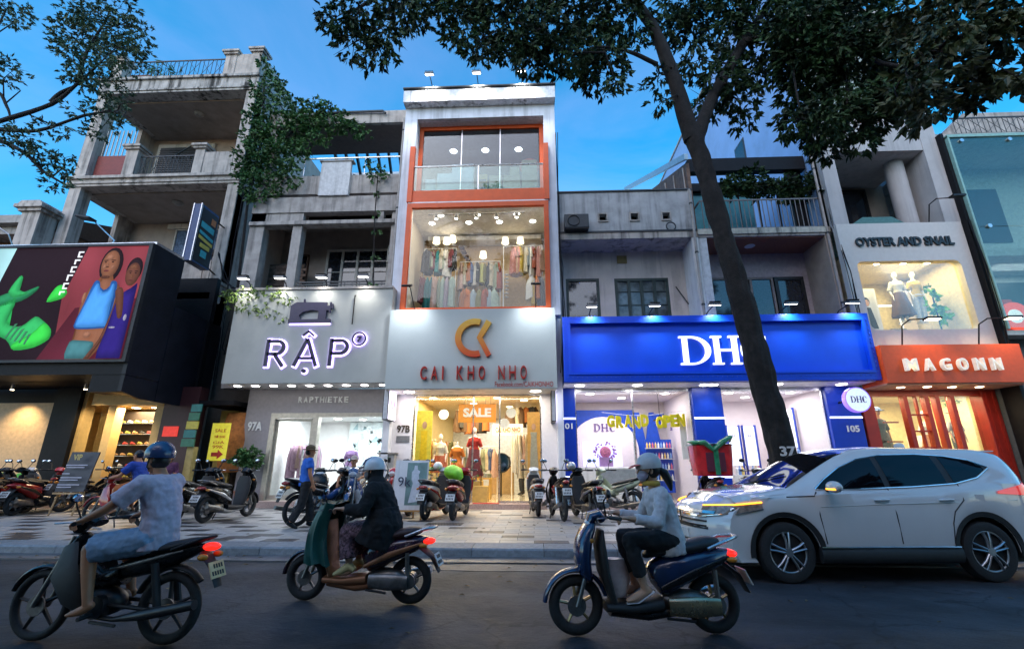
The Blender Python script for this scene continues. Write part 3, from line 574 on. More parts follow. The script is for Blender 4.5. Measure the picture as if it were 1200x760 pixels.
mr = M('red print', (.65, .04, .02), .5); mb = MB().prism([(-10.08, 1.68), (-9.88, 1.68), (-9.88, 1.6), (-9.7, 1.74), (-9.88, 1.88), (-9.88, 1.8), (-10.08, 1.8)], 14.69, 14.7); mb.build('arrow', mr, ys)
for i, (s_, z) in enumerate((('SALE', 2.42), ('THỜI TRANG', 2.24), ('GIÁ', 2.06), ('99K', 1.92))): textmesh(s_, mr, ys, -10.08, -9.72, z, z + .1, 14.7, .006)
# ================================================================ grey shop house with the sewing-machine sign
hd = thing('sewing_shop', 'grey shop house with sewing machine sign, balcony recess and vine-covered terrace', 'shop house', (-7.6, 15.2, 0), ab=True)
m_sg = M('grey sign board', (.37, .385, .36), .5, var=.05, scl=1.2, bump=.04, stain=.15); m_gw = M('grey shop wall', (.30, .28, .30), .6, var=.06)
m_navy = M('navy letter', (.015, .012, .05), .4); m_halo = M('violet halo light', (.6, .5, 1), .5, em=(.50, .38, 1), es=3.2)
sb = B('sign_board', m_sg, hd, (-9.9, -4.58, 14.3, 15.4, 3.9, 7.05)); B('sign_cap', m_conc2, hd, (-9.95, -4.58, 14.25, 15.6, 7.05, 7.13)); B('sign_soffit', m_white, hd, (-9.88, -4.6, 14.33, 15.38, 3.885, 3.9))
def glyph(ch, g=0):
    """simple geometric letters of even stroke; g grows the stroke for the halo behind"""
    mb = MB(); s_ = .055 + g; y0, y1 = (14.27, 14.285) if g else (14.19, 14.25)
    def bar(a, b, h=s_):
        d = V((b[0] - a[0], b[1] - a[1])); d.normalize(); n = V((-d.y, d.x)) * h; d = d * g; mb.prism([(a[0] - d.x + n.x, a[1] - d.y + n.y), (b[0] + d.x + n.x, b[1] + d.y + n.y), (b[0] + d.x - n.x, b[1] + d.y - n.y), (a[0] - d.x - n.x, a[1] - d.y - n.y)], y0, y1)
    def bowl(x, zc, r):
        for i in range(16):
            a, b = R(-90 + 180 * i / 16), R(-90 + 180 * (i + 1) / 16); f = lambda t, q: (x + q * math.cos(t) * 1.05, zc + q * math.sin(t)); mb.prism([f(a, r + s_), f(b, r + s_), f(b, r - s_), f(a, r - s_)], y0, y1)
    if ch in 'RP':
        x = -8.50 if ch == 'R' else -6.42; bar((x, 4.42), (x, 5.32)); bar((x, 5.25), (x + .30, 5.25)); bar((x, 4.83), (x + .30, 4.83)); bowl(x + .30, 5.04, .21)
        if ch == 'R': bar((x + .24, 4.83), (x + .56, 4.42), s_ * 1.05)
    else:
        bar((-7.58, 4.42), (-7.22, 5.32), s_ * .95); bar((-6.86, 4.42), (-7.22, 5.32), s_ * .95); bar((-7.46, 4.68), (-6.98, 4.68), s_ * .8); bar((-7.40, 5.42), (-7.215, 5.58), s_ * .6); bar((-7.03, 5.42), (-7.225, 5.58), s_ * .6); mb.lathe([(.001, 0), (.07 + g, 0), (.07 + g, y1 - y0), (.001, y1 - y0)], (-7.22, y0, 4.27), 16, (0, 1, 0))
    return mb
for ch in 'RAP': l = glyph(ch).build('letter', m_navy, sb); glyph(ch, .035).build('halo', m_halo, l)
rg = MB().torus((-5.54, 14.22, 5.3), .21, .03, n=28).build('ring', m_navy, sb, smooth=60); MB().torus((-5.54, 14.26, 5.3), .21, .04, n=28).build('halo', m_halo, rg, smooth=60); textmesh('7', m_navy, sb, -5.62, -5.46, 5.2, 5.4, 14.27, .05, 'letter', .03)
for x, to in ((-8.2, -8.2), (-7.2, -7.2), (-6.15, -6.15)): pass
smx = MB().prism([(-7.95, 5.85), (-6.55, 5.85), (-6.55, 5.98), (-7.95, 5.98)], 14.19, 14.25)
smx.prism([(-7.93, 5.98), (-7.55, 5.98), (-7.62, 6.12), (-7.5, 6.24), (-7.2, 6.30), (-6.98, 6.26), (-6.98, 5.98), (-6.72, 5.98), (-6.72, 6.56), (-7.75, 6.58), (-7.93, 6.46)], 14.2, 14.25)
smx.box(-6.72, -6.62, 14.2, 14.25, 6.28, 6.44); smx.box(-6.62, -6.57, 14.18, 14.25, 6.2, 6.56); smx.box(-6.56, -6.5, 14.19, 14.24, 6.34, 6.5); smx.cyl((-7.5, 14.225, 6.58), (-7.5, 14.225, 6.68), .035)
sw = smx.build('sewing_machine_emblem', m_navy, sb); B('halo', m_halo, sw, (-7.9, -6.6, 14.262, 14.285, 5.83, 5.87), (-7.85, -6.75, 14.262, 14.285, 6.0, 6.55)) if False else B('halo', m_halo, sw, (-7.93, -6.57, 14.255, 14.285, 5.815, 5.85))
downlights(hd, [(-9.6 + .6 * i, 14.7, 3.882) for i in range(9)], .09)
B('shop_wall', m_gw, hd, (-9.6, -8.72, 15.4, 15.8, .15, 3.884), (-8.72, -4.72, 15.4, 15.8, 3.08, 3.884))
B('wall_return', m_gw, hd, (-9.6, -9.4, 15.8, 19, .15, 3.88)); letters('RAPTHIETKE', m_white, hd, -7.86, -6.16, 3.42, 3.62, 15.4, .03, .25, .03); textmesh('97A', m_white, hd, -9.46, -8.98, 2.5, 2.8, 15.4, .03, 'house_number', .03)
m_alu = M('champagne aluminium', (.55, .50, .42), .4, .5)
fr = MB().wall(-8.72, -4.72, .15, 3.08, 15.38, 15.62, [(-8.58, -7.28, .35, 2.92), (-7.1, -4.86, .45, 2.96)]).build('shopfront_frame', m_alu, hd)
dl = MB().wall(-8.58, -7.28, .36, 2.9, 15.5, 15.54, [(-8.48, -7.38, .5, 2.82)]).build('glass_door', m_alu, hd); B('pane', m_glass, dl, (-8.48, -7.38, 15.515, 15.525, .5, 2.82)); B('handle', m_steel, dl, (-7.55, -7.5, 15.44, 15.48, 1.1, 1.9))
pw = B('shop_window', m_glass, hd, (-7.1, -4.86, 15.5, 15.512, .45, 2.96)); B('step', m_pink, hd, (-9.3, -4.7, 15.0, 15.4, .15, .34))
m_iw = M('white shop paint', (.78, .78, .76), .6, var=.03); m_if = M('pale glossy shop floor', (.52, .50, .46), .18, var=.08)
room(hd, -8.7, -4.7, 15.64, 18.6, .34, 3.06, m_iw, m_if, m_iw)
random.seed(8); sketch = [M('sketch ' + str(i), c, .6) for i, c in enumerate(((.35, .5, .52), (.62, .68, .68), (.22, .3, .34), (.5, .58, .5)))]
pb = B('sketch_board', M('pale mint board', (.66, .74, .72), .6, var=.05), hd, (-7.2, -4.75, 18.42, 18.5, .34, 3.04))
for i in range(46):
    x = -7.1 + 2.2 * random.random(); z = .9 + 2.0 * random.random(); a = .05 + .1 * random.random(); q = random.random() * 3
    MB().prism([(x + a * math.cos(q + k * 2.1) * (1 + .5 * (k % 2)), z + a * math.sin(q + k * 2.1) * 1.4) for k in range(3)][::1] + [(x + .03, z - .09)], 18.405, 18.42).build('sketch', sketch[i % 4], pb)
lamp('AREA', (-7.7, 16.6, 3.0), 70, COOL, size=1.6, size_y=1.4, parent=hd); lamp('AREA', (-5.8, 16.8, 3.0), 80, COOL, size=1.6, size_y=1.4, parent=hd)
downlights(hd, [(-8.2, 16.2, 3.06), (-7.2, 17.2, 3.06), (-5.6, 16.4, 3.06), (-6.4, 17.6, 3.06)], .1)
def upper(*b, nm='parapet', m=m_conc2): return B(nm, m, hd, *b)
upper((-10.5, -9.95, 15.2, 15.6, 3.9, 11.2), nm='column'); upper((-8.85, -8.5, 15.2, 15.55, 7.1, 10.1), nm='column'); upper((-5.15, -4.82, 15.25, 15.6, 7.1, 11.0), nm='column')
upper((-10.5, -4.82, 15.4, 19, 6.95, 7.1), nm='balcony_floor'); upper((-10.5, -4.82, 15.15, 15.45, 10.5, 11.15), nm='beam'); upper((-10.5, -4.82, 15.1, 15.5, 9.98, 10.12), nm='ledge')
upper((-10.5, -8.5, 15.2, 15.4, 10.12, 10.5), nm='beam'); upper((-5.65, -5.45, 15.2, 15.4, 10.12, 10.5), nm='louvre_post'); B('louvre_shade', m_blk, hd, (-8.5, -4.85, 15.6, 15.7, 10.1, 10.55))
upper((-10.5, -4.82, 15.2, 15.4, 11.3, 12.1)); upper((-10.5, -4.82, 15.55, 15.65, 11.1, 11.35), nm='gap_wall', m=m_blk); upper((-10.5, -4.82, 15.4, 17.2, 10.9, 11.1), nm='terrace_floor')
B('blank_panel', M('pale wall panel', (.55, .55, .55), .7, streak=.3), hd, (-8.0, -6.85, 15.06, 15.2, 11.15, 12.62)); upper((-8.08, -6.77, 15.02, 15.3, 12.62, 12.68), nm='panel_cap')
MB().tube([(-8.9, 15.3, 12.95), (-4.85, 15.3, 12.95)], .035).build('handrail', m_steel, hd); mb = MB(); [mb.cyl((x, 15.3, 12.1), (x, 15.3, 12.95), .02) for x in (-8.8, -6.4, -5.0)]; stuff(mb.build('rail_post', m_steel, hd))
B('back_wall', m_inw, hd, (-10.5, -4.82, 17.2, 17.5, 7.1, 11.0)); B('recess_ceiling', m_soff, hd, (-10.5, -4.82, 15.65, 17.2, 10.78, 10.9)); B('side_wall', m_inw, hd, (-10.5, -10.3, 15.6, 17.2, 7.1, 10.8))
casement(hd, -8.35, -5.75, 7.9, 9.9, 17.14, 4, m_pale, m_pane, .09, rails=1); casement(hd, -9.95, -9.1, 7.5, 9.7, 17.14, 1, m_brown, m_pane, .06)
br = B('brick_panel', M('dark brick', (.10, .075, .06), .9, bump=.3), hd, (-10.3, -8.9, 16.5, 16.56, 7.1, 9.0)); brm = M('worn brick', (.16, .11, .085), .9, var=.3, scl=12, bump=.4, rnd=.35); b0 = None
for r in range(15):
    for c in range(6):
        if b0 is None: b0 = MB().box(0, .215, -.025, 0, 0, .105).build('brick', brm, br); b = b0; base = b0.location.copy(); offz = root_off(br)
        else: b = b0.copy(); col.objects.link(b)
        b.location = (-10.28 + .23 * c + (.11 if r % 2 else 0), 16.5 - .005 * random.random(), 7.12 + .122 * r)
rl = railing(hd, -8.45, -5.2, 15.3, 7.1, 7.75, 12, m_rail)
for k in range(3): B('rail_bar', m_rail, rl, (-8.45, -5.2, 15.27, 15.29, 7.25 + .17 * k, 7.3 + .17 * k))
pg = B('pergola_roof', M('brown soffit', (.20, .15, .13), .85, var=.1, stain=.3), hd, (-10.4, -4.86, 15.25, 17.1, 14.5, 14.62)); B('roof_edge', m_conc, hd, (-10.45, -4.86, 15.15, 15.3, 14.45, 15.02), (-10.4, -4.86, 15.3, 17.1, 14.62, 14.9))
MB().tube([(-8.6, 15.1, 14.95), (-5.8, 15.05, 14.92), (-5.7, 15.05, 14.8)], .05).build('roof_pipe', m_rail, hd); upper((-10.4, -10.1, 15.3, 15.6, 12.1, 14.5), nm='column')
m_pp = M('pale blue sheet', (.40, .50, .58), .4, var=.15); ps = B('screen_wall', m_pp, hd, (-9.5, -5.6, 20.0, 20.1, 11, 15.6))
for i in range(9): MB().obox((-9.1 + .5 * i, 18.8, 14.9), (.10, 2.4, .16), Matrix.Rotation(-.30, 3, 'X') @ Matrix.Rotation(.15, 3, 'Z')).build('rafter', m_rail, hd)
for i in range(3): MB().obox((-9.4 + .9 * i, 18.2, 13.4), (.12, 2.2, .14), Matrix.Rotation(.45, 3, 'Y')).build('strut', m_rail, hd)
ac = thing('air_conditioner', 'beige outdoor air-conditioner unit at the right end of the balcony under the vines', 'air conditioner', (-5.4, 16.6, 9.2), ab=True)
B('case', m_pale, ac, (-5.65, -5.0, 16.5, 16.9, 9.0, 9.75), bevel=.02); MB().torus((-5.35, 16.49, 9.38), .22, .02, n=20).build('grille', m_rail, ac)

# light box signs and small plates between the two shops
def lightbox(x0, x1, y, z0, z1, label, ins, parent=None):
    t = thing('light_box_sign', label, 'sign', ((x0 + x1) / 2, y, z0), ab=True)
    B('case', m_dark, t, (x0, x1, y, y + .8, z0, z1)); B('face', M('lit white face', (.8, .8, .85), .4, em=(.78, .74, 1), es=1.0), t, (x1, x1 + .012, y + .03, y + .77, z0 + .03, z1 - .03)); B('front', M('white edge', (.6, .6, .62), .5), t, (x0 + .02, x1 - .02, y - .012, y, z0 + .02, z1 - .02)); return t
lb = lightbox(-4.62, -4.45, 14.3, 2.75, 3.78, 'lit white box sign projecting at the left edge of the orange shop', 0)
tm = MB(); 
for i in range(3): tm.box(-4.438, -4.43, 14.5 + .17 * i, 14.61 + .17 * i, 3.1, 3.4)
stuff(tm.build('lettering', M('violet print', (.35, .12, .45), .5), lb))
lightbox(.58, .72, 14.5, 2.7, 3.7, 'narrow lit box sign at the right edge of the orange shop', 0)

# ================================================================ tall white house with orange frames
hc = thing('clothes_shop', 'tall narrow white shop house with orange window frames and a grey shop sign', 'shop house', (-1.9, 14.7, 0), ab=True)
XA, XB = -4.78, .98; m_out = M('bluish white render', (.66, .68, .74), .65, var=.07, scl=2, bump=.06, streak=.35)
mb = MB().wall(XA, XB, 6.2, 14.72, 14.75, 14.95, [(-4.27, .52, 6.48, 10.36), (-4.30, .55, 10.45, 14.2)]); mb.build('front_wall', m_out, hc)
B('side_wall', m_out, hc, (XA, XA + .22, 14.95, 29, 0, 15.3)); B('side_wall', m_out, hc, (XB - .2, XB, 14.95, 29, 0, 15.1)); B('rear_wall', m_out, hc, (XA + .22, XB - .2, 28.8, 29, 0, 15)); B('roof', m_conc2, hc, (XA + .22, XB - .2, 14.95, 28.8, 14.4, 14.7))
MB().prism([(14.4, 14.72), (14.38, 15.22), (14.95, 15.3), (14.95, 14.72)], XA - .02, XB + .02, 'x').build('cornice', M('cornice paint', (.72, .73, .76), .6, streak=.9), hc); B('cornice_cap', m_rail, hc, (XA - .05, XB + .05, 14.34, 15.0, 15.3, 15.35))
B('recess_soffit', M('grey recess paint', (.55, .56, .58), .6), hc, (-4.3, .55, 14.95, 15.35, 14.2, 14.28)); B('recess_side', m_white, hc, (-4.36, -4.3, 14.95, 15.35, 10.95, 14.2), (.55, .61, 14.95, 15.35, 10.95, 14.2))
mb = MB().wall(-4.3, .55, 10.95, 14.2, 15.2, 15.3, [(-4.14, .39, 11.0, 14.04)]); mb.build('upper_frame', m_orange, hc)
for i in range(3):
    a = -4.12 + 1.4967 * i; B('pane', m_glass3, hc, (a, a + 1.49, 15.24, 15.252, 11.0, 14.04)); B('mullion', m_steel, hc, (a - .015, a + .015, 15.22, 15.24, 11.0, 14.04)) if i else None
B('front_band', m_orange, hc, (-4.30, .55, 14.66, 14.78, 10.5, 10.98)); B('frame_post', m_orange, hc, (-4.45, -4.27, 14.6, 14.76, 10.5, 12.85)); B('frame_post', m_orange, hc, (.52, .70, 14.6, 14.76, 10.5, 12.85))
B('white_strip', m_white, hc, (-4.4, .66, 14.64, 14.76, 10.44, 10.5)); B('balcony_floor', m_conc2, hc, (-4.3, .55, 14.78, 15.3, 10.75, 10.95))
bg_ = B('balustrade_glass', m_railg, hc, (-4.25, .5, 14.7, 14.715, 11.0, 12.0)); MB().tube([(-4.26, 14.71, 12.02), (.51, 14.71, 12.02)], .035).build('handrail', m_steel, bg_); B('post', m_steel, bg_, (-1.9, -1.86, 14.68, 14.74, 10.98, 12.0))
fr = MB().wall(-4.42, .66, 6.3, 10.44, 14.62, 14.76, [(-4.25, .49, 6.46, 10.26)]).build('middle_frame', m_orange, hc)
B('pane', m_glass, fr, (-4.25, -1.9, 14.7, 14.712, 6.46, 10.26)); B('pane', m_glass, fr, (-1.895, .49, 14.7, 14.712, 6.46, 10.26))
# third floor interior
m_dk = M('dark grey room', (.14, .15, .17), .8); room(hc, -4.5, .72, 15.32, 19.4, 11.0, 14.12, m_dk, m_dk, M('grey ceiling', (.30, .31, .33), .8), 'upper_room')
downlights(hc, [(-3.2, 16.6, 14.12), (-1.85, 16.6, 14.12), (-.45, 16.6, 14.12)], .12); lamp('AREA', (-1.85, 16.6, 14.05), 24, COOL, size=2.8, size_y=.4, parent=hc)
B('window_back', M('blue dim window', (.05, .09, .13), .2), hc, (-3.5, -2.2, 19.2, 19.3, 11.4, 13.2)); B('partition_bar', m_steel, hc, (-2.3, -.5, 18.6, 18.65, 12.35, 12.39), (-1.2, -1.16, 18.6, 18.65, 11, 13.4))
wh = M('white carton', (.62, .66, .68), .6); kr = M('kraft carton', (.42, .34, .16), .75)
def crate(nm, m, b, label, cat, grp=None): return tag(B(nm, m, None, b, bevel=.01), label, cat, grp)
crate('sewing_table', wh, (-3.55, -2.15, 15.34, 15.58, 11.05, 12.17), 'white work table behind the glass balustrade on the top floor', 'table'); crate('carton', wh, (-3.00, -2.15, 15.36, 15.60, 12.17, 12.57), 'white carton on the white work table', 'carton', 'cartons on the top floor'); crate('carton', wh, (-4.00, -3.60, 15.34, 15.58, 11.05, 11.92), 'small white carton left of the white work table', 'carton', 'cartons on the top floor')
for b, l in (((-1.55, -1.05, 15.34, 15.58, 11.05, 12.02), 'kraft carton beside the yellow chair'), ((-1.00, -0.35, 15.34, 15.58, 11.05, 12.02), 'kraft carton in the middle of the top floor row'), ((-0.30, 0.30, 15.34, 15.58, 11.05, 12.02), 'kraft carton at the bottom of the right stack'), ((-0.30, 0.28, 15.34, 15.58, 12.02, 12.67), 'kraft carton on top of the right stack'), ((-0.75, -0.40, 15.34, 15.58, 12.02, 12.37), 'pale carton leaning on the kraft row')): crate('carton', kr, b, l, 'carton', 'cartons on the top floor')
cr = thing('folding_chair', 'yellow folding chair standing by the kraft cartons on the top floor', 'chair', (-1.85, 16, 11), ab=True); yl = M('yellow lacquer', (.6, .38, .04), .4)
B('seat', yl, cr, (-2.0, -1.65, 15.4, 15.7, 11.75, 11.79)); [MB().cyl((x, y, 11), (x, y, 11.75 + (y > 15.6) * .55), .02).build('leg', yl, cr) for x in (-1.98, -1.67) for y in (15.42, 15.68)]; B('backrest', yl, cr, (-2.0, -1.65, 15.67, 15.7, 12.1, 12.3))
MB().lathe([(.01, 0), (.38, .01), (.4, .05), (.38, .09), (.01, .1)], (.0, 15.85, 12.75), 22, (0, 1, 0)).build('round_cushion', M('coral cloth', (.7, .16, .06), .7)).__setitem__('label', 'round coral disc standing behind the top kraft carton'); bpy.data.objects['round_cushion']['category'] = 'cushion'
# second floor interior
m_wm = M('warm white room', (.70, .62, .50), .7, var=.04); room(hc, -4.5, .72, 14.97, 17.7, 6.5, 10.5, m_wm, M('room floor', (.45, .38, .3), .3), M('room ceiling', (.74, .72, .68), .7), 'fitting_room', back=M('tan back wall', (.50, .36, .20), .7))
B('ceiling_bulkhead', m_white, hc, (-4.2, .45, 17.1, 17.7, 10.22, 10.4)); downlights(hc, [(-3.85, 16.2, 10.5), (-2.4, 16.2, 10.5), (-1.2, 16.2, 10.5), (.1, 16.2, 10.5), (-3.4, 15.6, 10.5), (-2.0, 15.6, 10.5), (-.5, 15.6, 10.5)], .09)
lamp('AREA', (-1.9, 15.35, 10.42), 75, (1, .85, .62), size=4.2, size_y=.6, parent=hc)
tr = B('track_rail', m_dark, hc, (-3.8, -.2, 15.3, 15.34, 10.36, 10.4))
for i in range(5):
    x = -3.5 + .75 * i; MB().cyl((x, 15.32, 10.37), (x, 15.34, 10.2), .075).build('track_spot', m_dark, tr); MB().cyl((x, 15.34, 10.2), (x, 15.34, 10.19), .06).build('track_lens', m_lens, tr)
lamp('SPOT', (-3.2, 15.3, 10.15), 70, (1, .86, .66), (-3.4, 16.6, 7.6), .1, spot=80, parent=hc); lamp('SPOT', (-.6, 15.3, 10.15), 70, (1, .86, .66), (-.4, 16.6, 7.6), .1, spot=80, parent=hc)
# grey sign with the open ring emblem
m_sg2 = M('pale grey sign', (.42, .46, .45), .42, var=.04, scl=1.2, bump=.03)
cs = B('sign_board', m_sg2, hc, (-4.55, .76, 14.1, 14.75, 3.66, 6.22)); B('sign_soffit', m_white, hc, (-4.53, .74, 14.13, 15.3, 3.64, 3.66)); B('sign_roof', m_conc2, hc, (-4.55, .76, 14.75, 15.4, 6.0, 6.2))
def arc(cx, cz, r0, r1, a0, a1, n=24): return [(cx + r1 * math.cos(R(a0 + (a1 - a0) * i / n)), cz + r1 * math.sin(R(a0 + (a1 - a0) * i / n))) for i in range(n + 1)] + [(cx + r0 * math.cos(R(a1 + (a0 - a1) * i / n)), cz + r0 * math.sin(R(a1 + (a0 - a1) * i / n))) for i in range(n + 1)]
def rimg(nm, pts, m, y0, y1):
    n = len(pts) // 2; mb = MB()
    for i in range(n - 1): mb.prism([pts[i], pts[i + 1], pts[-2 - i], pts[-1 - i]], y0, y1)
    return mb.build(nm, m, cs)
m_og = M('orange gradient enamel', (.78, .22, .02), .35); ntm = m_og.node_tree; tcn = ntm.nodes.new('ShaderNodeTexCoord'); sxz = ntm.nodes.new('ShaderNodeSeparateXYZ'); mrn = ntm.nodes.new('ShaderNodeMapRange'); crn = ntm.nodes.new('ShaderNodeValToRGB')
ntm.links.new(tcn.outputs['Generated'], sxz.inputs[0]); ntm.links.new(sxz.outputs[2], crn.inputs[0]); crn.color_ramp.elements[0].color = (.62, .05, .01, 1); crn.color_ramp.elements[1].color = (.75, .42, .03, 1); ntm.links.new(crn.outputs[0], ntm.nodes['Principled BSDF'].inputs['Base Color'])
cpts = arc(-1.78, 5.24, .43, .62, 72, 288, 30); rimg('emblem_ring', [(a * 1.0 + (-1.80) * 0, b) for a, b in cpts], m_og, 13.98, 14.1)
MB().prism([(-1.26, 5.72), (-1.54, 5.24), (-1.26, 4.70), (-1.40, 4.62), (-1.72, 5.24), (-1.42, 5.82)][::-1], 13.98, 14.1).build('emblem_chevron', m_og, cs)
letters('CAI KHO NHO', M('dark red letter', (.40, .02, .012), .4), cs, -3.44, -.16, 3.92, 4.34, 14.08, .10, .52, .004)
textmesh('Facebook.com/CAIKHONHO', MATS['dark red letter'], cs, -1.14, .64, 3.70, 3.86, 14.1, .012)
for x in (-3.9, .15):
    lamp('SPOT', (x, 13.55, 6.75), 170, COOL, (x, 14.1, 5.7), .12, spot=120, blend=1, parent=hc)
    MB().obox((x, 13.5, 6.82), (.3, .2, .06), Matrix.Rotation(.5, 3, 'X')).build('sign_lamp', m_dark, hc); MB().tube([(x, 14.6, 6.4), (x, 13.9, 6.9), (x, 13.5, 6.85)], .016).build('lamp_arm', m_dark, hc)
# shop at street level
m_pw = M('pilaster paint', (.70, .69, .74), .5, var=.04)
B('pilaster', m_pw, hc, (-4.58, -3.9, 15.25, 15.9, .15, 3.64), (.26, .82, 15.25, 15.9, .15, 3.64)) if False else [B('pilaster', m_pw, hc, b) for b in ((-4.56, -3.9, 15.25, 15.9, .15, 3.64), (.28, .82, 15.25, 15.9, .15, 3.64))]
downlights(hc, [(-3.9, 14.6, 3.638), (.1, 14.6, 3.638)], .13); lamp('AREA', (-1.9, 14.6, 3.6), 105, (1, .88, .72), size=4.6, size_y=.3, parent=hc)
B('step', m_pink, hc, (-4.0, .4, 14.85, 15.35, .15, .30)); B('door_mat', M('red mat', (.35, .02, .015), .9), hc, (-1.85, -1.05, 14.9, 15.2, .30, .315))
textmesh('97B', M('dark number', (.05, .04, .03), .5), hc, -4.4, -3.98, 2.42, 2.66, 15.25, .02, 'house_number', .03); np_ = B('name_plate', M('grey plate', (.15, .16, .18), .4), hc, (-4.4, -3.97, 15.23, 15.25, 2.12, 2.32))
frw = MB().wall(-3.9, .28, .3, 3.64, 15.3, 15.36, [(-3.86, -1.95, .36, 3.6), (-1.05, .24, .36, 3.6), (-1.91, -1.09, .3, 3.6)]).build('shopfront_frame', m_steel, hc)
B('pane', m_glass, frw, (-3.86, -1.95, 15.325, 15.335, .36, 3.6)); B('pane', m_glass, frw, (-1.05, .24, 15.325, 15.335, .36, 3.6))
m_ws = M('honey shop wall', (.66, .50, .22), .6, var=.05); room(hc, -3.95, .36, 15.4, 23.5, .3, 3.62, m_ws, M('glossy shop tiles', (.60, .54, .42), .12, var=.06), M('shop ceiling', (.58, .50, .38), .7), 'shop_room', back=M('pale end wall', (.66, .66, .64), .6))
lamp('AREA', (-2.2, 16.4, 3.55), 230, (1, .78, .42), size=2.6, size_y=1.4, parent=hc); lamp('AREA', (-1.6, 19.0, 3.55), 110, (1, .86, .6), size=2, size_y=2, parent=hc); lamp('AREA', (-1.4, 22, 3.55), 70, NEUT, size=2, size_y=2, parent=hc)
lamp('SPOT', (-3.0, 15.6, 3.5), 60, (1, .82, .5), (-3.2, 16.4, 1.4), .06, spot=75, parent=hc)
downlights(hc, [(-3.4, 15.9, 3.62), (-1.2, 15.9, 3.62), (-.3, 16.6, 3.62), (-2.2, 17.4, 3.62), (-.9, 18.5, 3.62), (-2.0, 20, 3.62)], .1, m_lensw)
# ================================================================ low house and balcony house above the blue shop
hf = thing('low_grey_house', 'low pale house with a plain parapet and dark windows above the blue sign', 'house', (3.4, 15, 0), ab=True)
mb = MB().wall(1.0, 5.84, 9.3, 10.95, 15.0, 15.25, [(a, a + .26, 9.78, 10.04) for a in (1.4, 2.48, 3.6, 4.72)]); mb.build('parapet', M('weathered grey render', (.40, .41, .42), .9, var=.16, scl=1.6, bump=.3, streak=.45, stain=.5), hf)
for a in (1.4, 2.48, 3.6, 4.72):
    MB().wall(a - .05, a + .31, 9.73, 10.09, 14.96, 15.02, [(a, a + .26, 9.78, 10.04)]).build('vent_frame', m_conc2, hf); B('vent_back', m_blk, hf, (a, a + .26, 15.22, 15.24, 9.78, 10.04))
B('parapet_cap', m_rail, hf, (.98, 5.86, 14.95, 15.3, 10.95, 11.0)); B('roof_slab', m_conc, hf, (1.0, 5.84, 14.9, 16.0, 9.02, 9.26)); B('slab_edge', m_rail, hf, (1.0, 5.84, 14.87, 15.0, 9.26, 9.32)); B('house_body', m_conc2, hf, (1.0, 5.84, 16.32, 28, 4.2, 10.7))
mb = MB().wall(1.0, 5.84, 5.0, 9.02, 16.0, 16.3, [(1.28, 2.5, 5.4, 7.98), (3.05, 5.0, 5.4, 7.96)]); mb.build('front_wall', M('cream house wall', (.58, .52, .46), .8, var=.08, scl=1.6, streak=.3, stain=.25), hf)
m_grn = M('dark green paint', (.02, .04, .035), .45); m_bl = M('blind slats', (.30, .27, .2), .5, var=.2)
wf = casement(hf, 1.28, 2.5, 5.4, 7.98, 16.05, 1, m_grn, m_pane, .1); q = MB(); [q.box(1.42, 2.36, 16.11, 16.14, 5.6 + .2 * i, 5.72 + .2 * i) for i in range(11)]; stuff(q.build('blind_slat', m_bl, wf)); 
casement(hf, 3.05, 5.0, 5.4, 7.96, 16.05, 4, m_grn, M('dim lit pane', (.10, .12, .12), .1, var=.5, scl=3), .11, rails=4)
B('vent_plate', M('ochre vent', (.22, .17, .07), .7), hf, (3.2, 3.56, 15.97, 16.0, 8.55, 8.86)); B('side_wall', m_white, hf, (5.62, 5.84, 14.92, 16.0, 3.9, 9.02)); MB().tube([(5.25, 15.98, 7.6), (5.6, 15.9, 6.9)], .02).build('pipe', m_rail, hf); MB().tube([(1.05, 15.1, 9.0), (1.12, 15.0, 8.0), (1.05, 15.0, 6.2)], .02).build('cable', m_rail, hf)
ac = thing('air_conditioner', 'dark outdoor air-conditioner unit at the foot of the grey parapet', 'air conditioner', (1.6, 14.8, 9.3), ab=True); B('case', m_rail, ac, (1.2, 2.05, 14.6, 14.94, 9.33, 9.86), bevel=.02); MB().torus((1.52, 14.59, 9.6), .2, .02, n=20).build('grille', m_dark, ac); B('bracket', m_dark, ac, (1.25, 2.0, 14.62, 14.9, 9.3, 9.33)); tag(MB().torus((4.95, 14.9, 9.45), .16, .025, n=20).build('hose', m_rail, smooth=60), 'coil of dark hose lying on the ledge of the low house', 'hose')

hg = thing('balcony_house', 'narrow dark house with a railed balcony full of plants above the blue sign', 'house', (8.1, 15, 0), ab=True)
B('floor_slab', m_conc, hg, (5.86, 10.34, 14.92, 17.0, 9.02, 9.28)); B('slab_lip', M('pale slab edge', (.5, .46, .38), .7, streak=.8), hg, (5.84, 10.34, 14.86, 14.95, 9.1, 9.3)); B('balcony_ceiling', M('brown ceiling', (.26, .10, .06), .6), hg, (6.1, 10.2, 15.0, 16.3, 8.98, 9.02)); MB().lathe([(.16, 0), (.18, -.02), (.02, -.03)], (7.9, 15.6, 8.98), 14).build('ceiling_lamp', m_white, hg)
B('wall_pier', M('pale pier', (.58, .58, .60), .7, streak=.5), hg, (5.86, 6.14, 14.95, 16.3, 3.9, 9.02)); B('wall_pier', m_inw, hg, (10.16, 10.34, 14.95, 16.3, 3.9, 9.02))
mb = MB().wall(6.14, 10.16, 5.0, 8.98, 16.3, 16.5, [(6.5, 10.0, 5.4, 8.05)]); mb.build('rear_wall', M('rosy plaster', (.42, .34, .33), .8, stain=.3), hg); casement(hg, 6.5, 8.9, 5.4, 8.05, 16.36, 3, M('brownish frame', (.22, .18, .16), .6), m_pane, .08); dd = casement(hg, 8.95, 10.0, 5.4, 8.05, 16.36, 1, m_dark, m_pane, .12)
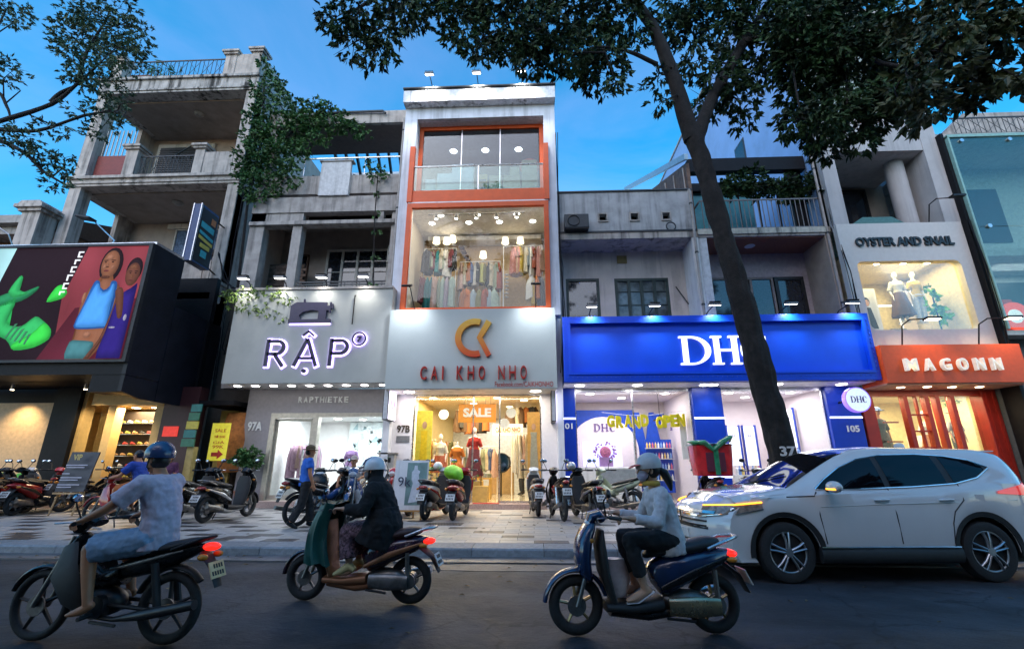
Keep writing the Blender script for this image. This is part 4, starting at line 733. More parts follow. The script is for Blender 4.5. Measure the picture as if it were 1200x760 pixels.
B('body', m_conc2, hg, (6.0, 10.3, 17.5, 28, 4.2, 9.0)); B('cyan_screen', M('cyan translucent sheet', (.10, .36, .42), .3), hg, (6.3, 9.0, 17.0, 17.05, 9.3, 12.4)); MB().prism([(15.3, 9.28), (15.3, 12.3), (22, 15.0), (22, 9.28)], 5.88, 6.0, 'x').build('side_screen', m_brown, hg)
for k in range(4): MB().tube([(5.86, 15.5 + k * 1.1, 9.3), (5.86, 15.6 + k * 1.1, 12.3 + .4 * k)], .03).build('screen_batten', m_conc2, hg)
MB().prism([(15.0, 12.25), (15.0, 12.5), (25, 17.6), (25, 17.35)], 5.75, 5.88, 'x').build('sloped_edge', M('blue grey sheet', (.26, .38, .46), .4), hg)
B('pergola_beam', m_blk, hg, (6.0, 10.3, 15.4, 15.7, 12.0, 12.55)); B('pergola_beam', m_blk, hg, (6.0, 10.3, 16.8, 17.0, 12.05, 12.4)); B('pergola_post', m_blk, hg, (9.7, 10.2, 15.6, 15.8, 9.3, 12.0))
railing(hg, 6.05, 10.3, 14.98, 9.3, 10.5, 26, M('grey railing', (.16, .15, .15), .5), .016); B('railing_return', MATS['grey railing'], hg, (6.02, 6.06, 15.0, 16.6, 10.4, 10.46))

hb2 = thing('blue_shop', 'bright blue cosmetics shop with a deep blue lit sign across two houses', 'shop', (5.7, 14.2, 0), ab=True)
m_bs = M('blue sign enamel', (.003, .065, .66), .33, var=.05, scl=1.5); m_bp = M('blue pillar enamel', (.004, .04, .40), .35, var=.05); m_wl = M('white lit letter', (.85, .85, .85), .4, em=(.9, .92, 1), es=.55)
bs_ = B('sign_board', m_bs, hb2, (1.02, 10.36, 14.3, 15.35, 3.88, 5.88))
mb = MB().wall(.98, 10.40, 3.84, 5.93, 14.16, 14.3, [(1.2, 10.18, 4.12, 5.72)]); mb.build('sign_border', m_bs, hb2, bevel=.02); mb = MB().wall(1.14, 10.24, 4.06, 5.78, 14.12, 14.16, [(1.22, 10.16, 4.14, 5.70)]); mb.build('sign_bead', m_bs, hb2)
st_ = MB(); [st_.ell((1.1 + .145 * i, 14.15, 3.98), .02, 6, 4) for i in range(64)]; [st_.ell((10.31, 14.15, 4.1 + .145 * i), .02, 6, 4) for i in range(12)]; stuff(st_.build('sign_stud', M('blue stud', (.05, .12, .6), .3), hb2))
def serif(ch, x, z, w, h, y, par, m, d=.09):
    t = .17 * h; th = .055 * h; mb = MB(); bx = lambda a, b, c, e: mb.box(x + a, x + b, y - d, y, z + c, z + e)
    if ch == 'D':
        bx(.1 * w, .1 * w + t, 0, h); bx(0, .1 * w, 0, th); bx(0, .1 * w, h - th, h); n = 24; c0 = x + .36 * w; ro = (x + w - c0, h / 2); ri = (ro[0] - t * 1.05, h / 2 - th)
        bx(.1 * w + t, .36 * w, 0, th); bx(.1 * w + t, .36 * w, h - th, h)
        for i in range(n):
            a, b = -90 + 180 * i / n, -90 + 180 * (i + 1) / n; f = lambda an, r: (c0 + r[0] * math.cos(R(an)), z + h / 2 + r[1] * math.sin(R(an))); mb.prism([f(a, ro), f(b, ro), f(b, ri), f(a, ri)], y - d, y)
    if ch == 'H':
        for a in (.1, .72): bx(a * w, a * w + t, 0, h); bx((a - .1) * w, a * w + t + .1 * w, 0, th) if False else None
        for a in (.1, .72):
            for c in (0, h - th): bx((a - .1) * w, a * w, c, c + th); bx(a * w + t, a * w + t + .1 * w, c, c + th)
        bx(.1 * w + t, .72 * w, h * .47, h * .47 + th * 1.2)
    if ch == 'C':
        n = 30; c0 = x + w / 2; ro = (w / 2, h / 2)
        for i in range(n):
            a, b = 42 + 276 * i / n, 42 + 276 * (i + 1) / n
            f = lambda an, k: (c0 + (ro[0] - k * t * max(0, -math.cos(R(an))) ** .8 - k * th) * math.cos(R(an)), z + h / 2 + (ro[1] - k * th) * math.sin(R(an)))
            mb.prism([f(a, 0), f(b, 0), f(b, 1.2), f(a, 1.2)], y - d, y)
        bx(.84 * w, .90 * w, .62 * h, .97 * h)
    return mb.build('letter', m, par)
for ch, x, w_ in (('D', 4.58, .94), ('H', 5.55, .88), ('C', 6.44, .86)): serif(ch, x, 4.36, w_, .90, 14.28, bs_, m_wl)
B('sign_soffit', M('white soffit', (.7, .7, .74), .5), hb2, (1.0, 10.3, 14.3, 15.4, 3.82, 3.88)); downlights(hb2, [(1.5, 14.7, 3.82), (3.3, 14.7, 3.82), (5.4, 14.75, 3.82), (5.65, 14.75, 3.82), (7.6, 14.7, 3.82), (9.6, 14.8, 3.82)], .12)
lamp('AREA', (3.2, 14.6, 3.78), 34, COOL, size=3.6, size_y=.3, parent=hb2); lamp('AREA', (7.7, 14.6, 3.78), 26, COOL, size=3, size_y=.3, parent=hb2); lamp('SPOT', (5.55, 14.75, 3.78), 26, COOL, (5.55, 15.1, 2.5), .05, spot=90, parent=hb2)
m_strip = M('white light strip', (.8, .8, .9), .5, em=(.75, .8, 1), es=1.6)
for x0, x1 in ((.84, 1.38), (5.12, 6.06), (9.3, 10.28)):
    pl = B('pillar', m_bp, hb2, (x0, x1, 15.2, 15.7, .15, 3.82), bevel=.015); B('light_strip', m_strip, pl, (x0, x1, 15.18, 15.2, 2.82, 2.87)); B('light_strip', m_strip, pl, (x0, x1, 15.18, 15.2, 1.05, 1.09)); B('skirting', m_dark, pl, (x0, x1, 15.17, 15.2, .15, .3))
textmesh('101', m_white, hb2, .93, 1.27, 2.52, 2.7, 15.2, .02, 'house_number', .03); textmesh('105', m_white, hb2, 9.75, 10.12, 2.40, 2.60, 15.2, .02, 'house_number', .03)
m_pkw = M('rosy white shop paint', (.76, .68, .70), .55, var=.03); m_flr = M('white gloss floor', (.6, .56, .54), .15)
for nm, x0, x1 in (('left', 1.38, 5.12), ('right', 6.06, 9.3)):
    fr = MB().wall(x0, x1, .15, 3.82, 15.36, 15.42, [(x0 + .04, (x0 + x1) / 2 - .02, .3, 3.72), ((x0 + x1) / 2 + .02, x1 - .04, .3, 3.72)]).build('shopfront_frame', m_steel, hb2)
    for a, b in ((x0 + .04, (x0 + x1) / 2 - .02), ((x0 + x1) / 2 + .02, x1 - .04)): B('pane', m_glass, fr, (a, b, 15.385, 15.395, .3, 3.72))
    room(hb2, x0 + .02, x1 - .02, 15.44, 18.5, .27, 3.76, m_pkw, m_flr, m_pkw)
    lamp('AREA', ((x0 + x1) / 2, 16.6, 3.7), 84, (1, .93, .94), size=2.4, size_y=1.6, parent=hb2); downlights(hb2, [(x0 + .6, 16.1, 3.76), (x1 - .6, 16.1, 3.76), ((x0 + x1) / 2, 17.2, 3.76)], .11)
    B('step', m_pink, hb2, (x0, x1, 15.0, 15.36, .15, .27))
MB().cyl((3.2, 15.3, .95), (3.2, 15.3, 2.45), .035).build('door_handle', m_steel, hb2)
# blue back wall, white arch with serif lettering, blue vases, counter, shelves
bw = B('feature_wall', M('feature blue', (.005, .07, .55), .5), hb2, (1.42, 3.85, 18.3, 18.4, .27, 3.45)); ar = MB().prism([(1.42, .3), (3.9, .3), (3.9, 1.9)] + [(2.62 + 1.28 * math.cos(R(a)), 1.9 + 1.25 * math.sin(R(a))) for a in range(0, 181, 10)] + [(1.42, 1.9)], 17.9, 18.25).build('white_arch', m_pkw, hb2)
m_pr = M('purple serif', (.10, .05, .22), .5)
for ch, x, w_ in (('D', 2.28, .24), ('H', 2.55, .27), ('C', 2.86, .24)): serif(ch, x, 2.62, w_, .28, 17.89, hb2, m_pr, .03)
for ch, x, w_ in (('S', 0, 0), ('H', 4.98, .2)): 
    if w_: serif(ch, x, 2.62, w_, .26, 17.5, hb2, m_pr, .03)
for a in (3.95, 4.5): MB().prism([(a - .2, .5), (a + .25, .5), (a + .30, 2.2), (a + .12, 3.35), (a - .05, 3.35), (a - .26, 2.2)], 18.2, 18.3).build('blue_panel', MATS['feature blue'], hb2)
B('blue_panel', MATS['feature blue'], hb2, (4.5, 5.0, 18.18, 18.2, 2.9, 3.3))
lpn = B('light_panel', M('lit lavender panel', (.6, .6, .9), .5, em=(.42, .44, 1), es=.9), hb2, (1.75, 3.1, 17.0, 17.05, 1.38, 2.2)); fl = MB(); random.seed(2)
for i in range(70):
    a = random.random() * 6.28; r = .28 + .12 * random.random(); fl.ell((2.52 + r * math.cos(a), 16.95, 1.88 + r * .8 * math.sin(a)), (.03, .02, .03), 5, 3)
stuff(fl.build('wreath_flower', M('violet petals', (.30, .10, .32), .7, var=.5, scl=20), lpn)); B('bouquet_box', M('lilac box', (.35, .2, .45), .6), lpn, (2.3, 2.75, 16.8, 16.98, 1.38, 1.68)); MB().ell((2.52, 16.93, 1.85), (.2, .05, .2), 10, 6).build('bouquet', M('pink petals', (.5, .16, .3), .7, var=.5, scl=25), lpn)
B('counter', m_white, hb2, (1.45, 3.6, 16.6, 17.2, .27, 1.35), bevel=.02); B('counter_front', M('grey counter', (.42, .42, .44), .4), hb2, (2.0, 3.25, 15.7, 15.75, .85, 1.3)); [MB().cyl((x, 15.72, .27), (x, 15.72, .85), .02).build('table_leg', m_steel, hb2) for x in (2.1, 3.15)]
sh = B('shelf_back', MATS['feature blue'], hb2, (4.02, 4.95, 17.4, 17.45, .5, 2.3)); bt_m = [M('bottle ' + str(i), c, .35) for i, c in enumerate(((.75, .75, .78), (.2, .35, .7), (.7, .5, .15), (.65, .15, .25)))]
for r in range(4):
    B('shelf', m_white, sh, (4.0, 4.97, 17.2, 17.4, .9 + .36 * r, .92 + .36 * r)); row = [MB() for _ in bt_m]
    for c in range(9): z = .92 + .36 * r; x = 4.06 + .1 * c; row[random.randrange(4)].lathe([(.032, 0), (.034, .13), (.014, .16), (.014, .2), (.001, .2)], (x, 17.3, z), 8)
    for q, rb_ in enumerate(row):
        if rb_.v: stuff(rb_.build('bottle_row', bt_m[q], sh))
B('poster_stand', m_white, hb2, (4.85, 5.05, 15.9, 15.95, 1.6, 2.95)); MB().cyl((4.3, 16.2, 2.9), (4.3, 16.2, 3.76), .01).build('pendant', m_dark, hb2); B('pendant_rack', m_dark, hb2, (4.1, 4.5, 16.1, 16.3, 2.85, 2.9))
m_foil = M('yellow foil', (.90, .72, .02), .4, 0)
bal = thing('foil_balloon_letters', 'yellow foil balloon letters spelling GRAND OPEN strung inside the glass', 'balloons', (3.7, 15.8, 2.5), ab=True)
for ch, x, dz in zip('GRANDOPEN', (2.45, 2.74, 3.02, 3.28, 3.56, 4.05, 4.28, 4.52, 4.74), (.02, 0, .03, -.02, .04, -.02, .01, .03, .05)):
    o = textmesh(ch, m_foil, bal, x, x + .25, 2.58 + dz, 2.98 + dz, 15.8, .10, 'balloon_letter', .06)
MB().tube([(2.3, 15.78, 3.1), (3.2, 15.78, 2.99), (3.9, 15.78, 3.0), (5.1, 15.78, 3.15)], .006).build('string', m_steel, bal)
for i, (x, z) in enumerate(((7.0, 1.4), (7.55, 1.4), (8.35, 1.9), (8.95, 2.0))):
    dp = thing('display_stand', ('slim lit cosmetics display left of the tree trunk, first of two', 'slim lit cosmetics display touching the tree trunk', 'lit cosmetics display just right of the tree trunk', 'lit cosmetics display beside the right blue pillar')[i], 'display stand', (x, 17, .27), ab=True, group='cosmetics display stands')
    B('back_panel', M('lit display white', (.8, .8, .85), .5, em=(.8, .82, 1), es=.55), dp, (x - .2, x + .2, 17.0, 17.05, z, z + 1.3), bevel=.02); B('frame', m_bp, dp, (x - .24, x - .2, 16.95, 17.06, .3, z + 1.36), (x + .2, x + .24, 16.95, 17.06, .3, z + 1.36)); textmesh('DHC', m_pr, dp, x - .09, x + .09, z + .95, z + 1.05, 17.0, .01)
    for k in range(3): MB().lathe([(.05, 0), (.055, .2), (.02, .24), (.02, .3), (.001, .3)], (x - .1 + .1 * k, 16.85, z - .3), 10).build('bottle', bt_m[(i + k) % 4], dp)
    B('plinth', m_white, dp, (x - .26, x + .26, 16.7, 17.1, .27, z - .3))
rsn = thing('round_sign', 'round white lit sign with a purple rim on the right blue pillar', 'sign', (9.66, 14.4, 2.9), ab=True)
MB().lathe([(.001, 0), (.37, 0), (.37, .16), (.001, .16)], (9.66, 14.3, 3.28), 32, (0, 1, 0)).build('rim', M('violet rim', (.25, .15, .7), .4, em=(.3, .15, 1), es=.5), rsn); MB().lathe([(.001, 0), (.34, 0), (.34, .012), (.001, .012)], (9.66, 14.287, 3.28), 32, (0, 1, 0)).build('face', M('round lit face', (.7, .75, .8), .4, em=(.62, .72, .85), es=.42), rsn)
for ch, x, w_ in (('D', 9.44, .15), ('H', 9.6, .16), ('C', 9.77, .14)): serif(ch, x, 3.19, w_, .19, 14.285, rsn, m_pr, .008)
MB().cyl((9.66, 14.46, 3.3), (9.66, 15.2, 3.3), .03).build('bracket', m_dark, rsn)

# ================================================================ right: boutique house, red shop, glass house
hh = thing('boutique_house', 'tall grey house with a white boutique window panel and deep dark loggia', 'shop house', (12.4, 14.6, 0), ab=True)
m_hw = M('pale grey house paint', (.44, .42, .41), .75, var=.08, scl=1.8, streak=.25); m_bside = M('sky tinted white side wall', (.26, .42, .70), .7, var=.07, scl=.9, bump=.15, stain=.25)  # white side wall; the blue of the dusk sky is put into its colour
MB().prism([(14.9, 9.3), (14.9, 22.7), (34, 22.7), (34, 9.3)], 10.36, 10.6, 'x').build('side_wall', m_bside, hh); B('roof_edge', m_conc2, hh, (10.3, 10.6, 14.9, 34, 22.7, 22.85))
for y in (19.4, 25): wn = B('window', m_rail, hh, (10.33, 10.36, y, y + 1.0, 15.0, 16.6)); B('pane', m_pane, wn, (10.32, 10.33, y + .08, y + .92, 15.1, 16.5))
mb = MB().wall(10.36, 14.45, 4.9, 9.24, 14.6, 14.8, [(10.75, 14.05, 5.5, 7.85)]); pn = mb.build('boutique_panel', M('boutique panel white', (.60, .57, .53), .6, var=.04), hh)
for (cx, cz, sx, sz) in ((10.75, 5.5, 1, 1), (14.05, 5.5, -1, 1), (10.75, 7.85, 1, -1), (14.05, 7.85, -1, -1)):
    MB().prism([(cx, cz)] + [(cx + sx * .2 * (1 - math.sin(R(a))), cz + sz * .2 * (1 - math.cos(R(a)))) for a in range(0, 91, 15)], 14.6, 14.8).build('corner_fillet', MATS['boutique panel white'], pn)
textmesh('OYSTER AND SNAIL', M('black relief letter', (.012, .012, .012), .4), pn, 10.85, 14.0, 8.38, 8.70, 14.6, .06, 'lettering', .035)
B('pane', m_glass, hh, (10.75, 14.05, 14.72, 14.732, 5.5, 7.85)); m_yw = M('butter room', (.72, .62, .40), .6); room(hh, 10.62, 14.2, 14.82, 17.4, 5.3, 8.1, m_yw, m_yw, m_yw, 'boutique')
lamp('AREA', (12.4, 15.5, 8.02), 105, (1, .80, .40), size=2.6, size_y=1.2, parent=hh); downlights(hh, [(11.2, 15.4, 8.1), (12.0, 15.4, 8.1), (12.9, 15.4, 8.1), (13.7, 15.4, 8.1)], .07, m_lensw)
B('rail_strip', M('white tube light', (.9, .9, .85), .4, em=(1, .95, .85), es=1.5), hh, (11.9, 14.0, 16.6, 16.64, 6.95, 6.99), (13.3, 13.34, 16.6, 16.64, 5.4, 6.95), (13.34, 14.1, 16.6, 16.64, 7.5, 7.54)); B('curtain', m_pkw, hh, (13.6, 14.1, 16.9, 17.0, 5.3, 8.0))
B('pilaster', m_hw, hh, (10.36, 10.85, 14.65, 15.2, 9.24, 14)); B('pilaster', m_hw, hh, (13.95, 14.5, 14.6, 15.6, 9.24, 16)); B('beam', m_hw, hh, (10.85, 13.95, 14.62, 15.3, 12.1, 13.3)); B('loggia_ceiling', m_hw, hh, (10.85, 13.95, 15.3, 17, 12.1, 12.25)); MB().cyl((13.45, 15.4, 9.2), (13.45, 15.4, 12.1), .3, n=20).build('round_column', m_hw, hh, smooth=60)
B('loggia_wall', m_inw, hh, (10.6, 14.2, 17, 17.2, 9, 12.2)); wn = casement(hh, 10.9, 13.4, 9.3, 11.95, 16.9, 2, m_dark, m_pane, .1); B('loggia_floor', m_conc2, hh, (10.4, 14.2, 14.8, 17, 9.1, 9.24)); MB().prism([(10.9, 9.24), (13.3, 9.24), (12.6, 9.7), (11.6, 9.7)], 15.0, 15.04).build('glass_canopy', M('green canopy glass', (.08, .16, .13), .1), hh)
B('upper_wall', m_hw, hh, (10.4, 14.5, 15.3, 15.5, 13.3, 14.2), (10.4, 14.5, 15.3, 15.5, 17.6, 19.5)); m_pg = M('pale green glazing', (.34, .38, .33), .15)
for i in range(4): f_ = B('window_frame', m_dark, hh, (10.5 + i, 10.62 + i, 15.3, 15.42, 14.2, 17.6)); B('pane', m_pg, f_, (10.62 + i, 11.5 + i, 15.36, 15.4, 14.2, 17.6))
railing(hh, 11.6, 14.4, 15.2, 19.5, 20.4, 16, m_rail)
for x, nm in ((13.5, 'unlit black gooseneck lamp on the ledge above the boutique panel'),):
    t = thing('gooseneck_lamp', nm, 'lamp', (x, 14.7, 9.24), ab=True); MB().tube([(x, 14.7, 9.24), (x, 14.5, 9.85), (x + .1, 14.3, 9.95), (x + .3, 14.1, 9.85)], .022).build('arm', m_dark, t); MB().obox((x + .45, 13.95, 9.82), (.4, .2, .06), Matrix.Identity(3)).build('head', m_dark, t)

hm = thing('red_shop', 'red fashion shop with white bulb-style letters and red glazed doors', 'shop', (12.2, 14, 0), ab=True)
m_rd = M('red sign paint', (.70, .085, .010), .42, var=.06); m_rdw = M('red door paint', (.30, .02, .012), .4, var=.12, scl=4)
ms = B('sign_board', m_rd, hm, (10.42, 14.42, 14.0, 15.1, 3.72, 4.86)); letters('MAGONN', M('white bulb letter', (.80, .76, .68), .4, em=(1, .90, .72), es=.16), ms, 10.95, 13.65, 4.06, 4.42, 13.98, .12, .62, .012)
B('soffit', M('warm soffit', (.5, .25, .16), .6), hm, (10.42, 14.42, 14.05, 15.3, 3.68, 3.72)); downlights(hm, [(11.2, 14.6, 3.68), (11.9, 14.5, 3.68), (12.7, 14.6, 3.68), (13.5, 14.6, 3.68)], .08, m_lensw); lamp('AREA', (12.3, 14.6, 3.64), 20, WARM, size=3.4, size_y=.3, parent=hm)
B('pillar', m_rdw, hm, (14.0, 14.44, 15.15, 15.6, .15, 3.68), bevel=.02); B('pillar', m_rdw, hm, (10.36, 10.72, 15.2, 15.6, .15, 3.68)); B('mouldings', m_rdw, hm, (14.1, 14.15, 15.12, 15.15, .2, 3.6), (14.3, 14.35, 15.12, 15.15, .2, 3.6))
B('head_rail', m_rdw, hm, (10.72, 14.08, 15.22, 15.5, 3.5, 3.68))
for x in (11.65, 12.3, 12.62, 13.08): B('door_stile', m_rdw, hm, (x, x + .13, 15.2, 15.4, .15, 3.5))
dg = B('door_bar', m_rdw, hm, (12.05, 12.1, 15.25, 15.35, .2, 3.5)); [B('glazing_bar', m_rdw, dg, (11.85, 12.3, 15.26, 15.34, z, z + .045)) for z in (.9, 1.4, 1.9, 2.4, 2.9)]; [B('glazing_bar', m_rdw, dg, (11.2, 11.65, 15.6, 15.66, z, z + .045)) for z in (.9, 1.5, 2.1, 2.7)]
for a, b in ((10.72, 11.65), (11.85, 12.3), (12.75, 13.05), (13.21, 14.08)): B('pane', m_glass, hm, (a, b, 15.3, 15.31, .2, 3.5))
room(hm, 10.7, 14.2, 15.62, 18.4, .25, 3.66, M('gold shop wall', (.72, .62, .36), .6, var=.08), m_flr, M('gold ceiling', (.6, .5, .3), .6)); lamp('AREA', (12.3, 16.5, 3.6), 120, (1, .84, .52), size=2.8, size_y=1.2, parent=hm); lamp('AREA', (12.3, 15.75, 3.6), 60, (1, .84, .52), size=2.6, size_y=.2, parent=hm); B('cabinet', m_white, hm, (13.35, 13.85, 17.2, 17.7, .25, 2.4)); lamp('SPOT', (11.2, 15.7, 3.55), 40, WARM, (11.4, 16.2, 2), .05, spot=80, parent=hm)

hgl = thing('glass_house', 'house with a green glass front at the right edge above a shuttered wall', 'building', (17, 14.3, 0), ab=True)
for i in range(2):
    for j in range(2): B('glass_panel', m_gglass, hgl, (14.62 + 2.7 * i, 17.3 + 2.7 * i, 14.3, 14.32, 5.45 + 3.45 * j, 8.88 + 3.45 * j))
m_gsl = M('green edge', (.25, .42, .36), .3); B('edge_fin', m_gsl, hgl, (14.56, 14.62, 14.28, 14.9, 5.4, 12.4)); B('edge_fin', m_blk, hgl, (14.46, 14.56, 14.4, 16, 0, 12.6)); B('top_rail', m_gsl, hgl, (14.56, 20, 14.27, 14.4, 12.34, 12.45))
for i in range(3):
    for z in (8.9, 12.2): MB().cyl((15.0 + 1.6 * i, 14.26, z), (15.0 + 1.6 * i, 14.34, z), .07).build('glass_clamp', m_steel, hgl)
m_gin = M('pale green inner wall', (.56, .58, .54), .7); B('inner_wall', m_gin, hgl, (14.6, 20, 16.2, 16.3, 5.4, 12.4)); B('floor', m_gin, hgl, (14.6, 20, 14.45, 16.2, 7.9, 8.15), (14.6, 20, 14.45, 16.2, 5.25, 5.4)); B('ceiling', m_gin, hgl, (14.6, 20, 14.45, 16.2, 12.3, 12.4)); dk = B('opening', m_blk, hgl, (16.5, 17.6, 16.14, 16.2, 9.2, 11.4))
B('shop_back', m_dark, hgl, (15.3, 20, 16.1, 16.14, 5.4, 7.6)); MB().lathe([(.001, 0), (.5, 0), (.5, .05), (.001, .05)], (16.3, 15.6, 6.2), 28, (0, 1, 0)).build('red_disc', M('red lit disc', (.6, .05, .03), .5, em=(.9, .08, .04), es=.5), hgl); MB().lathe([(.001, 0), (.24, 0), (.24, .02), (.001, .02)], (16.25, 15.58, 6.2), 24, (0, 1, 0)).build('white_disc', M('white lit disc', (.7, .7, .7), .5, em=(.8, .8, .85), es=.5), hgl)
B('red_panel', M('red back panel', (.4, .03, .02), .5), hgl, (15.6, 16.6, 15.9, 15.95, 5.45, 6.9)); lamp('AREA', (16.6, 15.3, 8.0) if False else (16.6, 15.3, 7.86), 30, COOL, size=2, size_y=.6, parent=hgl)
B('lower_wall', M('dark grey render', (.09, .10, .10), .8, stain=.5), hgl, (14.45, 22, 15.0, 15.3, 0, 5.3)); wm = MB(); pts = [(14.9, 15, 1.2), (15.2, 14.98, 2.0), (15.9, 14.98, 2.2), (16.2, 14.98, 1.5), (15.6, 14.98, 1.3), (15.3, 14.98, 2.6), (16.4, 14.98, 2.8), (16.8, 14.98, 1.8)]; wm.tube(pts, .02, 5); wm.build('wall_wire', m_blk, hgl)
B('upper_house', m_conc2, hgl, (14.6, 22, 15.6, 26, 12.45, 13.5)); railing(hgl, 16.3, 20, 15.7, 13.5, 14.3, 20, m_rail, cross=True); MB().prism([(17.6, 13.5), (17.6, 14.9), (18.8, 16.0), (22, 16.0), (22, 13.5)], 17.5, 18).build('gable', m_conc2, hgl)
B('rear_block', m_conc2, hgl, (15, 22, 18.2, 30, 0, 13.4))
# ================================================================ floodlights over the signs
for i, x in enumerate((-9.55, -8.3, -6.9, -5.5)): flood(x, 14.5, 7.1, f'lit flat floodlight above the grey sewing shop sign, {("first","second","third","fourth")[i]} from the left', 70, (x, 14.35, 5.6))
for i, x in enumerate((-3.75, -1.95, -.25)): flood(x, 14.7, 15.35, ('lit roof floodlight at the left of the white house cornice', 'lit roof floodlight at the centre of the white house cornice', 'lit roof floodlight at the right of the white house cornice')[i], 420, (x, 14.78, 14.3), arm=.7, group='floodlights on the white house roof')
for i, x in enumerate((1.9, 3.85, 5.7, 8.0, 9.85)): flood(x, 14.9, 5.93, f'lit flat floodlight above the blue sign, {("first","second","third","fourth","fifth")[i]} from the left', 150, (x, 14.3, 4.9), arm=1.0)
for i, x in enumerate((11.3, 13.55)):
    t = thing('gooseneck_lamp', ('lit black gooseneck lamp above the red sign, near the blue sign', 'lit black gooseneck lamp above the red sign, near the glass house')[i], 'lamp', (x, 14.3, 4.86), ab=True, group='gooseneck lamps above the red sign')
    MB().tube([(x, 14.3, 4.86), (x, 14.1, 5.5), (x + .1, 13.9, 5.62), (x + .3, 13.6, 5.55)], .022).build('arm', m_dark, t); MB().obox((x + .42, 13.5, 5.52), (.42, .2, .06), Matrix.Rotation(-.1, 3, 'X')).build('head', m_dark, t); MB().obox((x + .42, 13.5, 5.485), (.36, .15, .012), Matrix.Rotation(-.1, 3, 'X')).build('lens', m_lensw, t); lamp('SPOT', (x + .42, 13.5, 5.45), 45, WARM, (x + .3, 14.0, 4.6), .08, spot=125, parent=t)

# ================================================================ cables and pipes along the fronts
def cable(label, pts, r=.014, n=3, sag=.0):
    t = thing('cable_bundle', label, 'cables', pts[0], ab=True); rr = random.Random(len(label))
    for k in range(n): MB().tube([V(p) + V((rr.uniform(-.05, .05), rr.uniform(-.04, .04), rr.uniform(-.10, .06))) for p in pts], r * rr.uniform(.6, 1.2), 5).build('cable', m_blk, t, smooth=60)
cable('black cables drooping from the old house column to the grey sewing sign', [(-11.9, 15.7, 9.2), (-11.2, 15.3, 8.0), (-10.6, 15.0, 7.5), (-10.0, 14.9, 7.3)], n=4)
cable('thin black cables running down between the old house and the grey house', [(-11.3, 15.6, 12), (-11.2, 15.5, 9.5), (-11.0, 15.4, 7), (-10.9, 15.4, 4.2)], n=3)
cable('black cables hanging down the right edge of the white house', [(1.04, 14.9, 13.5), (1.06, 14.85, 10.5), (1.03, 14.8, 8.4), (1.08, 14.75, 6.2), (.95, 14.7, 4.2)], n=3)
cable('black cables running down between the balcony house and the boutique panel', [(10.42, 14.8, 12), (10.40, 14.75, 9.5), (10.38, 14.5, 7.5), (10.40, 14.5, 5.9)], n=3)
cable('black cables hanging beside the green glass front', [(14.5, 14.35, 9.2), (14.47, 14.3, 7.5), (14.50, 14.3, 6.0), (14.46, 14.3, 4.9)], n=3)
for x, y, z0, z1, l in ((-4.86, 14.9, 6.4, 14.4, 'grey drain pipe down the left edge of the white house'), (5.72, 14.88, 5.9, 10.9, 'grey drain pipe beside the low grey house parapet'), (10.24, 14.9, 5.9, 12.2, 'grey drain pipe at the right of the railed balcony')):
    t = thing('drain_pipe', l, 'pipe', (x, y, z0), ab=True); MB().cyl((x, y, z0), (x, y, z1), .045, n=10).build('pipe', m_conc2, t, smooth=60); [MB().cyl((x, y, z), (x, y, z + .06), .06, n=10).build('clamp', m_rail, t) for z in (z0 + .6, (z0 + z1) / 2, z1 - .6)]
# ================================================================ trees and plants (crown clumps: x, y, z, radius in metres)
MAIN_C = [(-4.69,8.58,11.98,0.46),(-4.09,8.42,11.89,0.54),(-4.27,8.78,11.36,0.46),(-3.59,8.49,10.75,0.44),(-3.35,8.38,11.14,0.40),(-3.17,8.78,12.27,0.60),(-2.91,9.40,12.72,0.36),(-2.21,9.26,13.01,0.59),(-1.62,9.22,12.43,0.66),(-1.18,8.57,10.98,0.48),(-0.61,8.94,12.19,0.73),(-0.48,8.63,10.76,0.44),(0.02,8.51,10.35,0.39),(0.23,8.43,11.14,0.68),(0.82,8.56,10.62,0.59),(0.94,9.41,12.68,0.76),(1.55,9.29,11.79,0.65),(1.29,9.27,10.83,0.47),(1.80,9.26,10.67,0.55),(1.97,8.53,9.61,0.27),(1.92,8.67,10.69,0.40),(1.77,9.05,12.48,0.73),(2.44,9.18,12.60,0.66),(2.74,9.33,11.91,0.35),(-1.80,9.36,13.96,0.93),(0.05,8.40,12.87,1.04),(-3.34,9.03,13.77,0.91),(-1.28,9.11,12.86,0.44),(0.43,8.91,10.63,0.33),(-0.27,8.51,11.01,0.44),(3.30,9.77,10.84,0.35),(3.19,9.31,9.76,0.25),(4.00,10.32,13.14,0.58),(4.70,10.24,13.31,0.72),(4.49,9.86,11.57,0.58),(4.81,9.56,10.70,0.51),(4.85,10.29,10.58,0.45),(5.32,9.89,10.33,0.52),(5.57,10.26,9.99,0.31),(6.07,10.22,11.58,0.55),(5.45,9.81,12.33,0.59),(6.15,9.70,12.89,0.68),(4.29,9.92,13.72,0.71),(5.22,9.72,13.42,0.69),(6.40,8.79,11.38,0.73),(6.83,8.97,10.52,0.80),(6.70,9.58,10.11,0.54),(5.84,8.65,8.60,0.41),(6.25,8.66,8.37,0.44),(6.80,9.35,8.34,0.31),(7.03,8.94,9.15,0.54),(7.43,9.24,8.81,0.39),(7.48,9.17,8.40,0.27),(7.69,9.01,10.79,0.81),(8.41,9.80,12.89,1.00),(8.32,8.83,11.07,0.40),(8.74,9.10,10.83,0.61),(8.13,8.84,9.37,0.50),(9.01,9.36,10.32,0.61),(7.74,8.93,9.47,0.46),(7.07,9.03,12.17,0.84),(6.47,9.50,10.83,0.42),(6.30,8.98,10.82,0.41),(8.07,9.27,9.05,0.35)]
